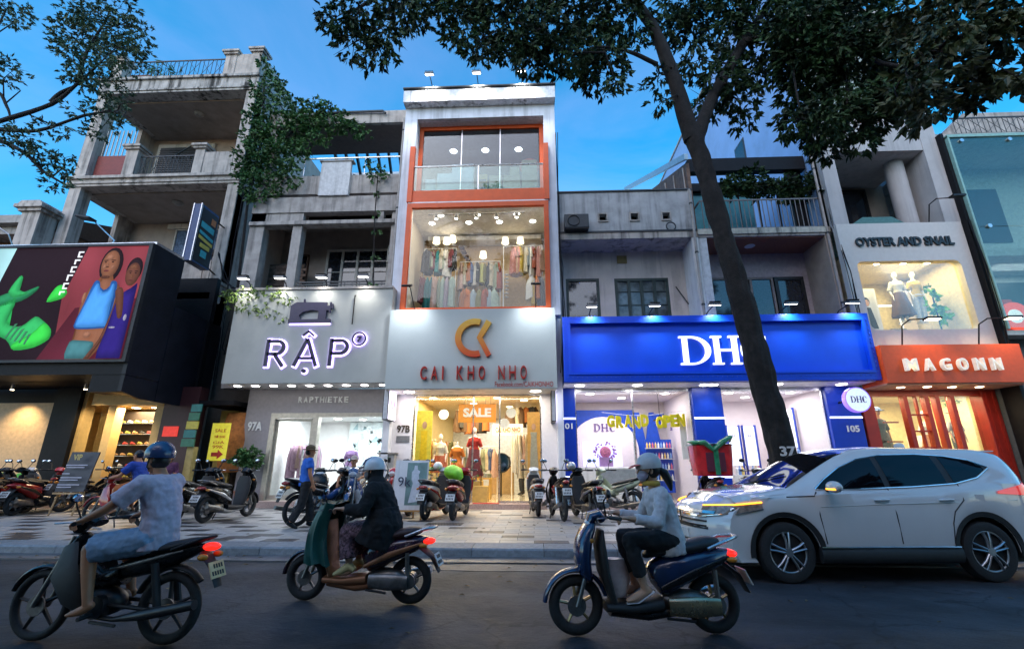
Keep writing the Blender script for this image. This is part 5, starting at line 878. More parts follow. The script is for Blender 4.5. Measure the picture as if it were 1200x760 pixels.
NEAR_C = [(7.27,7.00,9.35,0.54),(6.62,6.20,7.80,0.55),(5.98,6.16,6.95,0.35),(6.26,6.33,6.76,0.30),(7.23,6.87,7.55,0.50),(7.53,6.72,7.58,0.43),(7.31,6.34,8.46,0.63),(7.86,6.43,8.17,0.57),(8.16,6.28,8.53,0.57),(7.67,6.56,7.60,0.37),(7.56,6.14,7.19,0.27),(7.50,6.80,9.39,0.47),(6.59,7.00,7.16,0.21)]
LEFT_C = [(-14.40,11.55,15.67,0.98),(-14.81,11.28,14.83,0.73),(-13.40,11.55,15.25,0.69),(-13.99,10.42,13.49,0.36),(-13.45,10.75,13.32,0.79),(-13.48,11.56,14.36,0.73),(-12.72,11.33,14.43,0.39),(-13.54,10.89,12.66,0.52),(-13.57,11.53,13.11,0.60),(-12.54,11.14,14.92,0.28),(-15.26,11.38,16.08,0.58),(-13.02,10.75,15.37,0.60),(-12.39,10.63,11.27,0.40),(-13.42,10.93,11.58,0.36),(-11.69,10.56,10.74,0.34),(-12.59,10.86,10.73,0.35),(-13.09,11.55,12.28,0.32),(-14.00,10.80,10.88,0.40),(-14.18,10.41,10.27,0.43),(-14.57,10.45,10.18,0.43),(-13.87,10.60,9.84,0.34),(-14.29,11.34,9.96,0.41),(-13.35,10.84,9.86,0.29),(-13.25,10.75,8.95,0.33),(-12.80,10.52,9.05,0.28),(-18.10,11.58,16.66,0.66),(-16.72,10.91,15.22,0.33),(-16.04,10.65,13.18,0.42),(-15.47,10.47,12.64,0.36),(-15.55,10.47,12.33,0.25),(-11.66,10.60,11.52,0.20)]
VINE_C = [(-11.01,15.00,17.45,0.29),(-10.58,15.00,16.55,0.35),(-10.95,15.00,15.92,0.42),(-10.95,15.00,14.86,0.48),(-10.46,15.00,15.05,0.48),(-10.85,15.00,13.84,0.54),(-10.19,15.00,14.02,0.61),(-10.93,15.00,12.66,0.53),(-10.45,15.00,12.84,0.60),(-9.80,15.00,13.01,0.53),(-10.60,15.00,11.70,0.52),(-10.06,15.00,11.87,0.52),(-9.35,15.00,12.23,0.46),(-9.22,15.00,15.01,0.55),(-9.28,15.00,14.19,0.54),(-8.79,15.00,14.37,0.47),(-8.50,15.00,14.77,0.48),(-8.00,15.00,14.96,0.34),(-7.75,15.00,14.34,0.47),(-7.24,15.00,14.32,0.40),(-6.87,15.00,14.10,0.34),(-6.50,15.00,13.77,0.27),(-8.20,15.00,13.75,0.40),(-9.34,15.00,13.39,0.47),(-8.80,15.00,13.18,0.33),(-10.02,15.00,15.67,0.35),(-9.71,15.00,11.30,0.32),(-10.33,15.00,11.06,0.32),(-9.00,15.00,11.65,0.26),(-11.00,15.00,12.09,0.33),(-8.51,15.00,15.48,0.21),(-9.23,15.00,12.61,0.33)]
HANG_C = [(-10.11,14.35,6.94,0.29),(-9.72,14.35,6.93,0.35),(-9.29,14.35,7.02,0.29),(-8.84,14.35,6.92,0.35),(-8.38,14.35,6.82,0.29),(-8.01,14.35,6.69,0.23),(-9.50,14.35,6.47,0.29),(-8.90,14.35,6.40,0.29),(-8.36,14.35,6.27,0.20),(-9.94,14.35,6.48,0.20),(-8.12,14.35,6.00,0.14)]
HANG2_C = [(-5.82,14.95,11.90,0.32),(-5.98,14.95,12.28,0.26),(-5.60,14.95,12.08,0.26),(-5.72,14.95,11.16,0.16),(-5.68,14.95,10.26,0.13),(-5.61,14.95,9.56,0.12),(-5.50,14.95,8.55,0.12),(-5.50,14.95,7.56,0.12),(-5.48,14.95,6.93,0.09),(-5.81,14.95,6.31,0.09),(-5.83,14.95,5.85,0.06)]
ROOF_C = [(-17.54,16.40,19.20,0.32),(-16.83,16.40,18.77,0.35),(-15.96,16.40,18.49,0.23)]
GPL_C = [(6.92,15.40,11.09,0.32),(7.41,15.40,11.26,0.44),(7.90,15.40,11.43,0.51),(8.50,15.40,11.30,0.51),(9.11,15.40,11.21,0.50),(9.69,15.40,11.02,0.44),(10.28,15.40,10.89,0.44),(10.77,15.40,11.09,0.38),(8.29,15.40,11.97,0.26),(10.74,15.40,11.71,0.32),(10.08,15.40,11.48,0.38),(10.80,15.40,10.45,0.19)]
BUSH_C = [(-9.21,14.90,1.67,0.19),(-8.98,14.90,1.74,0.22),(-8.73,14.90,1.61,0.19),(-8.99,14.90,1.49,0.21),(-9.33,14.90,1.54,0.13)]
SIDE_C = [(-11.36,16.50,18.05,0.31),(-11.09,16.50,17.56,0.23),(-11.63,16.50,18.55,0.19)]

def leaf_cloud(clumps, dens, ln, wd, droop=.6, seed=1, flat=.75, shell=.35):
    """leaf-sized faces gathered in sprays: each spray is a twig end with leaves fanned round it"""
    rnd = random.Random(seed); mb = MB(); vs = []; fs = []
    for cx, cy, cz, r in clumps:
        for k in range(max(4, int(dens * (r / .5) ** 2.2))):
            d = V((rnd.gauss(0, 1), rnd.gauss(0, 1), rnd.gauss(0, 1))).normalized(); q = r * (shell + (1.08 - shell) * rnd.random() ** .6)
            c = V((cx + d.x * q, cy + d.y * q, cz + d.z * q * flat)); ax = V((d.x + rnd.gauss(0, .5), d.y + rnd.gauss(0, .5), -droop + rnd.gauss(0, .45))).normalized()
            for j in range(rnd.randint(5, 8)):
                t = (ax + V((rnd.gauss(0, .5), rnd.gauss(0, .5), rnd.gauss(0, .38) - droop * .3))).normalized(); sd = t.cross(V((rnd.gauss(0, 1), rnd.gauss(0, 1), rnd.gauss(0, 1)))).normalized()
                l = ln * rnd.uniform(.6, 1.25); w_ = wd * rnd.uniform(.7, 1.2); b = c + ax * (.10 * j * ln); n = t.cross(sd) * (w_ * .35)
                i = len(vs); vs += [b, b + t * l * .45 + sd * w_ + n, b + t * l, b + t * l * .45 - sd * w_ + n]; fs += [(i, i + 1, i + 2), (i, i + 2, i + 3)]
    return mb.add(vs, fs)
def limb_mesh(mb, pts, r0, r1, n=10, seed=0, sub=5):
    P = [V(p) for p in pts]; out = []
    for i in range(len(P) - 1):                             # Catmull-Rom
        a, b, c, d = P[max(i - 1, 0)], P[i], P[i + 1], P[min(i + 2, len(P) - 1)]
        for k in range(sub):
            t = k / sub; out.append(.5 * (2 * b + (c - a) * t + (2 * a - 5 * b + 4 * c - d) * t * t + (-a + 3 * b - 3 * c + d) * t ** 3))
    out.append(P[-1]); m = len(out) - 1; base = len(mb.v)
    mb.sweep(out, [(r0 + (r1 - r0) * (i / m) ** .8,) * 2 for i in range(m + 1)], V((1, .2, .1)), n)
    for i in range(base, len(mb.v)):
        p = V(mb.v[i]); q = out[min(m, (i - base) // n)]; f = 1 + .16 * mnoise.noise(p * 2.3 + V((seed, 0, 0))) + .15 * mnoise.noise(V((p.x * 11, p.y * 11, p.z * 1.8)) + V((seed, 5, 0)))
        mb.v[i] = tuple(q + (p - q) * f)
    return out
def twigs(mb, clumps, paths, r=.022, seed=2):
    rnd = random.Random(seed); nodes = [p for pa in paths for p in pa]
    for cx, cy, cz, q in clumps:
        c = V((cx, cy, cz)); a = min(nodes, key=lambda p: (p - c).length); mid = (a + c) / 2 + V((rnd.gauss(0, .12), rnd.gauss(0, .12), .15 * (a - c).length))
        mb.tube([a, mid, c], [r * 1.4, r, r * .4], 5)
        for k in range(4): mb.tube([c, c + V((rnd.gauss(0, q * .5), rnd.gauss(0, q * .5), rnd.gauss(0, q * .4)))], [r * .5, r * .15], 4)
bt = thing('street_tree', 'big dark street tree with a leaning trunk numbered 37 behind the white car', 'tree', (5.0, 9.6, .15), ab=True)
tm_ = MB(); p0 = limb_mesh(tm_, [(5.12, 9.6, .1), (4.97, 9.6, .57), (4.84, 9.6, 1.64), (4.54, 9.6, 4.56), (4.45, 9.6, 5.28), (4.05, 9.6, 8.5), (3.89, 9.6, 9.3)], .30, .19, 40, 1, 30)
tm_.sweep([(5.14, 9.6, .12), (5.06, 9.6, .35), (4.98, 9.6, .8)], [(.46, .44), (.35, .34), (.26, .26)], (1, 0, 0), 16); tm_.build('trunk', m_bark, bt, smooth=70)
lm = MB(); P1 = limb_mesh(lm, [(3.93, 9.6, 8.9), (3.56, 9.5, 10.96), (3.04, 9.3, 12.43), (1.82, 9, 13.58), (-.38, 8.8, 13.73), (-3.02, 8.8, 13.29), (-4.6, 9, 12.6)], .21, .035, 10, 3); P2 = limb_mesh(lm, [(3.25, 9.5, 11.1), (2.46, 9.2, 11.24), (1.69, 9.0, 11.19), (1.24, 8.8, 10.8)], .06, .02, 8, 4)
P3 = limb_mesh(lm, [(3.98, 9.6, 8.8), (4.59, 9.7, 10.19), (5.72, 9.9, 12.13), (6.75, 10, 13.69), (8.12, 10, 15.55)], .19, .06, 10, 5); P4 = limb_mesh(lm, [(5.7, 9.85, 12.1), (6.62, 9.3, 11.69), (7.49, 9, 10.9), (8.15, 8.6, 9.9), (9.2, 8.2, 9.6)], .10, .03, 8, 6)
P5 = limb_mesh(lm, [(1.4, 8.95, 13.6), (.6, 8.8, 12.4), (.4, 8.6, 11.3), (.9, 8.5, 10.5)], .05, .015, 6, 7); P6 = limb_mesh(lm, [(-2.8, 8.8, 13.3), (-3.4, 8.6, 12.2), (-3.9, 8.6, 11.3)], .04, .012, 6, 8); P7 = limb_mesh(lm, [(6.5, 9.3, 11.7), (6.2, 9.0, 10.2), (5.95, 8.7, 8.7)], .05, .012, 6, 9); P8 = limb_mesh(lm, [(7.4, 9, 10.9), (7.3, 9, 9.6), (7.0, 9, 8.5)], .045, .012, 6, 10)
twigs(lm, MAIN_C, [P1, P2, P3, P4, P5, P6, P7, P8]); lm.build('limbs', m_bark, bt, smooth=70)
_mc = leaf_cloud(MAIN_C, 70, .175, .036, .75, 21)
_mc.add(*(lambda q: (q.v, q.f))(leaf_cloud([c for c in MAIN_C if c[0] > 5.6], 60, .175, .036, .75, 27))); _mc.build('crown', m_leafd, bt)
nm_ = textmesh('37', M('white stencil paint', (.55, .55, .55), .7), bt, 4.66, 4.94, 1.58, 1.76, 9.32, .03, 'stencilled_number', .02)
t2 = thing('roadside_tree', 'overhanging tree with olive leaves closest to the camera at the upper right', 'tree', (10.5, 5.8, 0), ab=True)
lm = MB(); Q0 = limb_mesh(lm, [(10.5, 5.8, -.05), (10.3, 5.9, 3), (10.0, 6.0, 6.5), (9.6, 6.2, 8.2)], .3, .2, 12, 11); Q1 = limb_mesh(lm, [(9.7, 6.2, 7.9), (8.6, 6.4, 8.6), (7.6, 6.5, 8.5), (6.4, 6.5, 7.9)], .14, .02, 8, 12); lm.build('trunk', m_bark, t2, smooth=70)
lm = MB(); twigs(lm, NEAR_C, [Q1], .016, 5); stuff(lm.build('twigs', m_bark, t2, smooth=60))
leaf_cloud(NEAR_C, 64, .17, .046, .6, 22).build('crown', M('olive leaf', (.045, .058, .013), .6, var=.5, scl=2), t2)
t3 = thing('pavement_tree', 'fine-leaved tree reaching in from the left edge above the black shoe shop', 'tree', (-17.4, 10.6, .15), ab=True)
lm = MB(); S0 = limb_mesh(lm, [(-17.4, 10.6, .1), (-17.3, 10.7, 5), (-17.1, 10.9, 9), (-16.9, 11, 11)], .3, .2, 12, 13)
LL = [[(-16.99, 11, 11.0), (-15.98, 11, 11.36), (-14.53, 11, 11.93), (-13.88, 11, 12.71), (-13.48, 11, 13.3)], [(-16.9, 11, 10.9), (-15.87, 11, 11.05), (-14.64, 11, 10.98), (-13.32, 11, 11.48), (-12.35, 11, 11.6)], [(-16.9, 11, 10.9), (-15.74, 11, 10.65), (-14.79, 11, 10.17), (-14.08, 11, 9.57), (-13.3, 11, 9.1)], [(-16.9, 11, 11), (-16.46, 11, 12.4), (-15.93, 11, 11.89), (-15.69, 11, 11.48)], [(-14.55, 11, 12.0), (-14.33, 11, 12.37), (-13.91, 11, 12.62)], [(-13.9, 11, 12.7), (-14.2, 11.2, 14.2), (-14.0, 11.3, 15.6)], [(-16.9, 11, 11), (-17.6, 11.2, 14), (-17.9, 11.4, 16.4)]]
SP = [limb_mesh(lm, p, .10 - .006 * i, .025, 8, 14 + i) for i, p in enumerate(LL)]; lm.build('trunk', m_bark, t3, smooth=70)
lm = MB(); twigs(lm, LEFT_C, SP, .016, 6); stuff(lm.build('twigs', m_bark, t3, smooth=60))
leaf_cloud(LEFT_C, 62, .13, .026, .25, 23, .6).build('crown', M('feathery leaf', (.05, .095, .040), .6, var=.4, scl=2), t3)
fl = MB(); rf = random.Random(5)
for i in range(170):                                        # litter: dry leaves along the gutter and on the paving
    x = rf.uniform(-9, 7); y = rf.choice((rf.gauss(7.85, .22), rf.uniform(8.7, 12.5), rf.uniform(4.5, 7.8))); z = .154 if y > 8.65 else (.026 if 7.7 < y < 8.12 else .010)
    if 8.12 <= y <= 8.65: continue
    a = rf.random() * 6.28; d = V((math.cos(a), math.sin(a), 0)); n = V((-d.y, d.x, 0)); l = rf.uniform(.05, .11); c = V((x, y, z)); fl.add([c, c + d * l * .5 + n * l * .22 + V((0, 0, .012)), c + d * l, c + d * l * .5 - n * l * .22 + V((0, 0, .006))], [(0, 1, 2), (0, 2, 3)])
stuff(fl.build('fallen_leaves', M('dry leaf', (.16, .11, .05), .8, var=.5, scl=6)))
def plant(nm, label, cat, base, clumps, dens, ln, wd, m, stems, seed, droop=.3, shell=.2):
    t = thing(nm, label, cat, base, ab=True); mb = MB()
    for s_ in stems: mb.tube(s_[0], s_[1], 5)
    mb.build('stem', m_bark, t, smooth=60); leaf_cloud(clumps, dens, ln, wd, droop, seed, .9, shell).build('foliage', m, t); return t
plant('climbing_vine', 'dense green climbing vine spilling over the terrace beside the old house', 'vine', (-10.6, 15, 7), VINE_C, 82, .15, .042, m_leafm, [([(-10.6, 15.3, 7.2), (-10.7, 15.1, 11), (-10.6, 15.1, 14), (-11, 15.1, 17)], .05), ([(-10.5, 15.2, 13), (-9.2, 15.1, 14.3), (-7.4, 15.1, 14.3), (-6.5, 15, 13.9)], .035)], 31)
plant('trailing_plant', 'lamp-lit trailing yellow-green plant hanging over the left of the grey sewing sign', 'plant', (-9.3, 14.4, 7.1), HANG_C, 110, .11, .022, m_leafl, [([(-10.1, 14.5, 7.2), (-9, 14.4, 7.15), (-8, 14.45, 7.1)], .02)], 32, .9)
plant('hanging_creeper', 'thin creeper hanging down from a bright green shrub at the right of the vine terrace', 'creeper', (-5.7, 15, 12), HANG2_C, 60, .13, .035, m_leafm, [([(-5.75, 15, 12.2), (-5.7, 14.98, 10), (-5.5, 14.95, 7.4), (-5.8, 14.6, 6.9), (-5.83, 14.24, 6.8), (-5.83, 14.24, 5.8)], .02)], 33, .7)
plant('roof_palm', 'small leafy palm behind the railing on the old house roof', 'plant', (-16.8, 16.4, 17.9), ROOF_C, 16, .42, .035, m_leafm, [([(-17, 16.4, 17.9), (-17, 16.4, 18.8)], .04)], 34, .3)
plant('roof_shrub', 'shrub growing out of the side wall top of the old house', 'plant', (-11.4, 16.5, 17.5), SIDE_C, 60, .16, .04, m_leafm, [([(-11.85, 16.5, 17.4), (-11.4, 16.5, 18)], .03)], 35)
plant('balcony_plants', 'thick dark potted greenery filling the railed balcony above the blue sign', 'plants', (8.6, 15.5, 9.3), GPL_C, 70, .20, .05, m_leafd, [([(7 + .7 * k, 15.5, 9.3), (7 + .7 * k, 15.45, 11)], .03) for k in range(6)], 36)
pb_ = plant('potted_bush', 'round green potted bush on the pavement beside the grey shop wall', 'plant', (-9.0, 14.9, .15), BUSH_C, 330, .15, .04, m_leafm, [([(-9, 14.9, .6), (-9, 14.9, 1.6)], .03)], 37)
MB().lathe([(.16, .15), (.24, .6), (.26, .66), (.22, .66), (.2, .6), (.01, .58)], (-9, 14.9, 0), 18).build('pot', M('terracotta', (.30, .12, .07), .8), pb_, smooth=50)
plant('shop_plant', 'leafy green plant at the left window of the orange shop', 'plant', (-3.45, 15.0, .3), [(-3.6, 15.05, 1.0, .22), (-3.4, 15.05, 1.25, .2), (-3.2, 15.05, 1.0, .2), (-3.75, 15.05, 1.3, .13), (-3.5, 15.05, 1.5, .12)], 26, .16, .035, m_leafm, [([(-3.45, 15, .3), (-3.45, 15, 1.3)], .02)], 38)
plant('shop_plant', 'small green plant beside the grey cabinet at the right end of the grey shop', 'plant', (-4.55, 15.1, .3), [(-4.75, 15.1, 1.45, .16), (-4.85, 15.1, 1.25, .16), (-4.7, 15.1, 1.7, .12)], 30, .14, .03, m_leafm, [([(-4.75, 15.1, .3), (-4.75, 15.1, 1.5)], .02)], 39)
plant('boutique_plant', 'tall fiddle-leaf plant in the butter yellow boutique window', 'plant', (13.75, 15.6, 5.5), [(13.75, 15.6, 6.9, .25), (13.6, 15.6, 6.5, .2), (13.9, 15.6, 6.55, .2), (13.75, 15.6, 6.2, .2), (13.65, 15.6, 7.15, .18)], 12, .22, .09, M('fiddle leaf', (.16, .40, .04), .8, var=.3, spec=.1), [([(13.75, 15.6, 5.6), (13.75, 15.6, 7.0)], .025)], 40)
# ================================================================ the other side of the street (behind the camera: seen in reflections, added to cut sky light and shade the road)
for i, (x, wdt, hgt) in enumerate(((-27, 9, 13), (-17.5, 8, 16), (-9, 7, 12), (-1.5, 8, 17), (7, 7, 14), (14.5, 9, 16), (24, 9, 13))):
    t = thing('house', f'{("cream","grey","pale green","brown","white","ochre","blue grey")[i]} row house added across the street behind the camera', 'house', (x + wdt / 2, -17, 0), ab=True, group='added row houses across the street')
    mt = M('opposite wall ' + str(i), ((.4, .36, .3), (.28, .28, .29), (.3, .36, .3), (.22, .16, .12), (.45, .45, .45), (.36, .28, .15), (.26, .3, .36))[i], .8, streak=.4, stain=.4)
    hol = [(x + .8 + k * (wdt - 1) / 3, x + .8 + k * (wdt - 1) / 3 + 1.4, z, z + 2) for k in range(3) for z in [4.5 + 3.6 * q for q in range(int((hgt - 4.5) / 3.6))]]
    MB().wall(x, x + wdt - .05, 0, hgt, -17.3, -17, hol).build('front_wall', mt, t); B('body', mt, t, (x, x + wdt - .05, -28, -17.6, 0, hgt - .4)); B('awning', m_blk, t, (x + .2, x + wdt - .2, -17, -15.4, 3.4, 3.6))
rnd_ = random.Random(77)
for i, x in enumerate((-16, -6.5, 3.0, 12.5)):
    t = thing('street_tree', f'{("first","second","third","fourth")[i]} leafy street tree added behind the camera to shade the road', 'tree', (x, -9.5, 0), ab=True, group='added street trees shading the road')
    lm = MB(); limb_mesh(lm, [(x, -9.5, -.05), (x + .3, -9.3, 4), (x, -8.6, 8), (x - .3, -7.5, 11)], .35, .15, 12, 40 + i); limb_mesh(lm, [(x + .1, -8.9, 7), (x + 2, -7, 10), (x + 3, -4.5, 11.5)], .16, .05, 8, 50 + i); limb_mesh(lm, [(x + .1, -9, 6.5), (x - 2, -6.5, 9.5), (x - 3, -4.5, 11.2)], .16, .05, 8, 60 + i); lm.build('trunk', m_bark, t, smooth=70)
    cl = [(x + rnd_.uniform(-5.2, 5.2), rnd_.uniform(-13, -3.5), rnd_.uniform(8.6, 13.5), rnd_.uniform(.9, 1.5)) for _ in range(28)]
    leaf_cloud(cl, 7, .55, .16, .5, 80 + i).build('crown', m_leafd, t)
# ================================================================ white car parked along the kerb (x forward, y to its left)
def lin(tab, x):
    if x <= tab[0][0]: return tab[0][1]
    for (a, u), (b, v) in zip(tab, tab[1:]):
        if x <= b: t = (x - a) / (b - a); return u + (v - u) * t
    return tab[-1][1]
def smo(tab, x, h=.10): return (lin(tab, x - h) + 2 * lin(tab, x - h / 2) + 2 * lin(tab, x) + 2 * lin(tab, x + h / 2) + lin(tab, x + h)) / 8
cW = [(-2.30, .66), (-2.2, .78), (-2.0, .865), (-1.5, .915), (-1, .925), (.6, .925), (1.15, .915), (1.5, .90), (1.8, .875), (2.0, .84), (2.15, .79)]
cB = [(-2.3, 1.12), (-2.1, 1.19), (-1.6, 1.20), (-1, 1.13), (0, 1.085), (.7, 1.06), (1.15, 1.045), (1.5, 1.02), (1.8, .975), (2.0, .935), (2.15, .90)]
cT = [(-2.34, 1.20), (-2.27, 1.40), (-2.12, 1.585), (-1.8, 1.645), (-1, 1.655), (-.4, 1.67), (-.05, 1.645), (.25, 1.56), (.6, 1.39), (1.0, 1.185), (1.13, 1.125), (1.3, 1.10), (1.6, 1.06), (1.9, 1.00), (2.1, .945), (2.2, .90)]
cR = [(-2.3, .58), (-1.9, .60), (-1, .635), (0, .64), (.4, .66), (.8, .72), (1.13, .80), (1.5, .80), (1.9, .78), (2.15, .72)]
WX = (1.30, -1.33); AR = .415
def section(x):
    W, b, t, r = smo(cW, x), smo(cB, x), smo(cT, x, .06), smo(cR, x); r = min(r, W - .05); zs = .30
    for wx in WX:
        if abs(x - wx) < AR: zs = max(zs, .36 + math.sqrt(AR * AR - (x - wx) ** 2))
    zs = min(zs, b - .08); p = []
    for q, dy in ((0, .025), (.2, .006), (.42, 0), (.62, .004), (.82, .010)): p.append((W - dy, zs + (b - .02 - zs) * q))
    p.append((W - .028, b - .012)); te = t - .05
    for q in (.02, .25, .5, .75, 1): p.append((W - .045 + (r - W + .045) * (q + .10 * math.sin(math.pi * q) * -1), b + (te - b) * q))
    p += [(r - .035, t - .022), (r - .10, t - .006), (r * .6, t + .004), (r * .3, t + .010), (0, t + .012)]
    return p
def side_y(x, z):
    s = section(x)
    for (y0, z0), (y1, z1) in zip(s, s[1:]):
        if z0 <= z <= z1 and z1 > z0: return y0 + (y1 - y0) * (z - z0) / (z1 - z0)
    return s[0][0] if z < s[0][1] else s[-6][0]
def top_z(x, y):
    s = section(x)
    for (y0, z0), (y1, z1) in list(zip(s, s[1:]))[8:]:
        if y1 <= y <= y0: return z0 + (z1 - z0) * (y - y0) / (y1 - y0 - 1e-9)
    return s[10][1]
car = thing('parked_car', 'pearl white five-door car parked along the kerb with lit amber indicators', 'car', (4.46, 7.60, .0))
car.rotation_euler.z = R(180 + 4.0)
m_cp = M('pearl white car paint', (.62, .62, .615), .20, var=.02, scl=3, coat=1.0); m_clad = M('black plastic cladding', (.018, .018, .019), .6, var=.15); m_chr = M('chrome', (.75, .76, .78), .12, 1)
m_tint = M('dark tinted car glass', (.004, .004, .006), .04, var=.05, spec=.28); m_tyre = M('tyre rubber', (.016, .016, .017), .75, var=.2, scl=30, bump=.2)
xs = sorted({round(-2.3 + .055 * i, 3) for i in range(81)} | {round(w_ + s * (AR - k), 3) for w_ in WX for s in (-1, 1) for k in (.001, .012, .03, .06)}); xs = [x for x in xs if -2.31 < x < 1.90]
vs = []; fs = []; K = 31
for x in xs:
    s = section(x); vs += [(x, y, z) for y, z in s] + [(x, -y, z) for y, z in s[-2::-1]]
for i in range(len(xs) - 1):
    for k in range(K - 1): a = i * K + k; fs.append((a, a + K, a + K + 1, a + 1))
n0 = (len(xs) - 1) * K; fs.append(tuple(range(K))); body = MB().add(vs, fs)
# front fascia curving back at both sides
def F0(y): return 2.30 - .30 * abs(y / .86) ** 3
pv = [(.24, .10), (.34, .03), (.5, 0), (.66, .0), (.78, .025), (.86, .07), (.915, .14), (.945, .24), (.965, .34), (.985, .43), (.998, .52)]
def nose(y, bk, z, back=0):
    x = F0(y) - bk - back; zz = z - .03 * (abs(y) / .86) ** 2 * (z > .7)
    if z > .95 and x < 1.9: zz = top_z(x, min(abs(y), section(x)[10][0] - .01)) + .005
    if back: y = math.copysign(side_y(min(x, 1.89), min(z, smo(cB, min(x, 1.89)) - .03)) + .004, y); zz = min(zz, smo(cB, min(x, 1.89)) - .01)
    return V((x, y, zz))
gr_ = [[nose(-.86, bk, z, k * .07) for z, bk in pv] for k in (3, 2, 1)] + [[nose(y, bk, z) for z, bk in pv] for y in [-.86 + .0614286 * i for i in range(29)]] + [[nose(.86, bk, z, k * .07) for z, bk in pv] for k in (1, 2, 3)]
fv = [p for c in gr_ for p in c]; np_ = len(pv); ff = [(i * np_ + j, i * np_ + j + 1, i * np_ + j + np_ + 1, i * np_ + j + np_) for i in range(len(gr_) - 1) for j in range(np_ - 1)]
body.add(fv, ff); bo = body.build('body', m_cp, car, smooth=38)
def fpatch(nm, m, y0, y1, z0, z1, par=bo, off=.008, n=8, d=.02, lean=None):
    mb = MB(); rs = []
    for i in range(n + 1):
        y = y0 + (y1 - y0) * i / n; f = lambda z: F0(y) - lin([(a, b) for a, b in pv], z); rs.append([V((f(z0) + off, y, z0)), V((f(z1) + off, y, z1)), V((f(z1) - d, y, z1)), V((f(z0) - d, y, z0))])
    return mb.rings(rs).build(nm, m, par)
gl = fpatch('grille', m_clad, -.62, .62, .60, .83)
for z in (.63, .69, .75): fpatch('grille_bar', m_chr if z > .7 else m_dark, -.60, .60, z, z + .022, gl, .018)
fpatch('chrome_bar', m_chr, -.7, .7, .80, .835, gl, .022); em_ = MB(); em_.tube([(2.335, .075, .66), (2.335, .055, .80)], .011, 5); em_.tube([(2.335, -.075, .66), (2.335, -.055, .80)], .011, 5); em_.tube([(2.335, .06, .725), (2.335, -.06, .725)], .011, 5); em_.build('emblem', m_chr, gl)
fpatch('lower_intake', m_clad, -.72, .72, .25, .44, bo, .006); fpatch('bumper_lip', m_steel, -.6, .6, .30, .33, bo, .014); pl = fpatch('number_plate', m_white, -.22, .22, .46, .57, bo, .016)
for s_ in (1, -1):
    def hl(t, z, o=.012):                                   # headlight line: across the nose, round the corner, back along the wing
        if t < .45: y = .46 + .34 * t / .45; return V((F0(y) - lin(pv, z) + o, s_ * (y + o * .3), z))
        x = 1.92 - .36 * (t - .45) / .55; return V((x, s_ * (side_y(x, z) + o), z))
    mb = MB(); rs = []
    for i in range(15):
        t = i / 14; zl = .75 + .125 * t; zh = .885 + .062 * t; rs.append([hl(t, zl), hl(t, zh), hl(t, zh, -.05), hl(t, zl, -.05)])
    hd_ = mb.rings(rs).build('headlight', M('headlight glass', (.25, .2, .16), .08, var=.4, scl=18, spec=.9), car)
    MB().tube([hl(t / 10, .893 + .0062 * t, .016) for t in range(11)], .010, 6).build('indicator', M('amber light', (.8, .3, .02), .4, em=(1, .36, .03), es=1.6), hd_)
    MB().tube([hl(t / 10, .748 + .0125 * t, .014) for t in range(11)], .007, 6).build('light_guide', m_chr, hd_)
    for x_, r_, m__ in ((1.90, .06, m_chr), (1.76, .06, M('orange reflector', (.5, .2, .05), .15, .3, em=(1, .4, .1), es=.12))): MB().ell((x_, s_ * (side_y(x_, .86) - .022), .83 + (2.1 - x_) * .12), (r_, .03, .042), 14, 8).build('lamp_unit', m__, hd_, smooth=60)
    MB().ell((2.16, s_ * .66, .40), (.04, .06, .05), 10, 6).build('fog_light', m_steel, car)
# glass: dark band, then a pane for each window
up = [(.80, 1.115), (.62, 1.235), (.35, 1.385), (.05, 1.50), (-.3, 1.555), (-.8, 1.565), (-1.2, 1.54), (-1.5, 1.49), (-1.72, 1.40)][::-1]; lo = [(.80, 1.105), (.2, 1.12), (-.5, 1.145), (-1.1, 1.185), (-1.45, 1.26), (-1.72, 1.385)][::-1]
def spatch(nm, m, xa, xb, par, s_, off, zin=0, n=26, mm=5, upf=up, lof=lo, sk=0):
    vs = []; fs = []
    for i in range(n + 1):
        for j in range(mm + 1):
            x = xa + (xb - xa) * i / n; a, b = lin(lof, x) + zin, lin(upf, x) - zin; b = max(a + .002, b); z = a + (b - a) * j / mm; x2 = x + sk * (z - 1.3); vs.append((x2, s_ * (side_y(x2, z) + off), z))
    for i in range(n):
        for j in range(mm): a = i * (mm + 1) + j; fs.append((a, a + 1, a + mm + 2, a + mm + 1))
    return MB().add(vs, fs).build(nm, m, par, smooth=60)
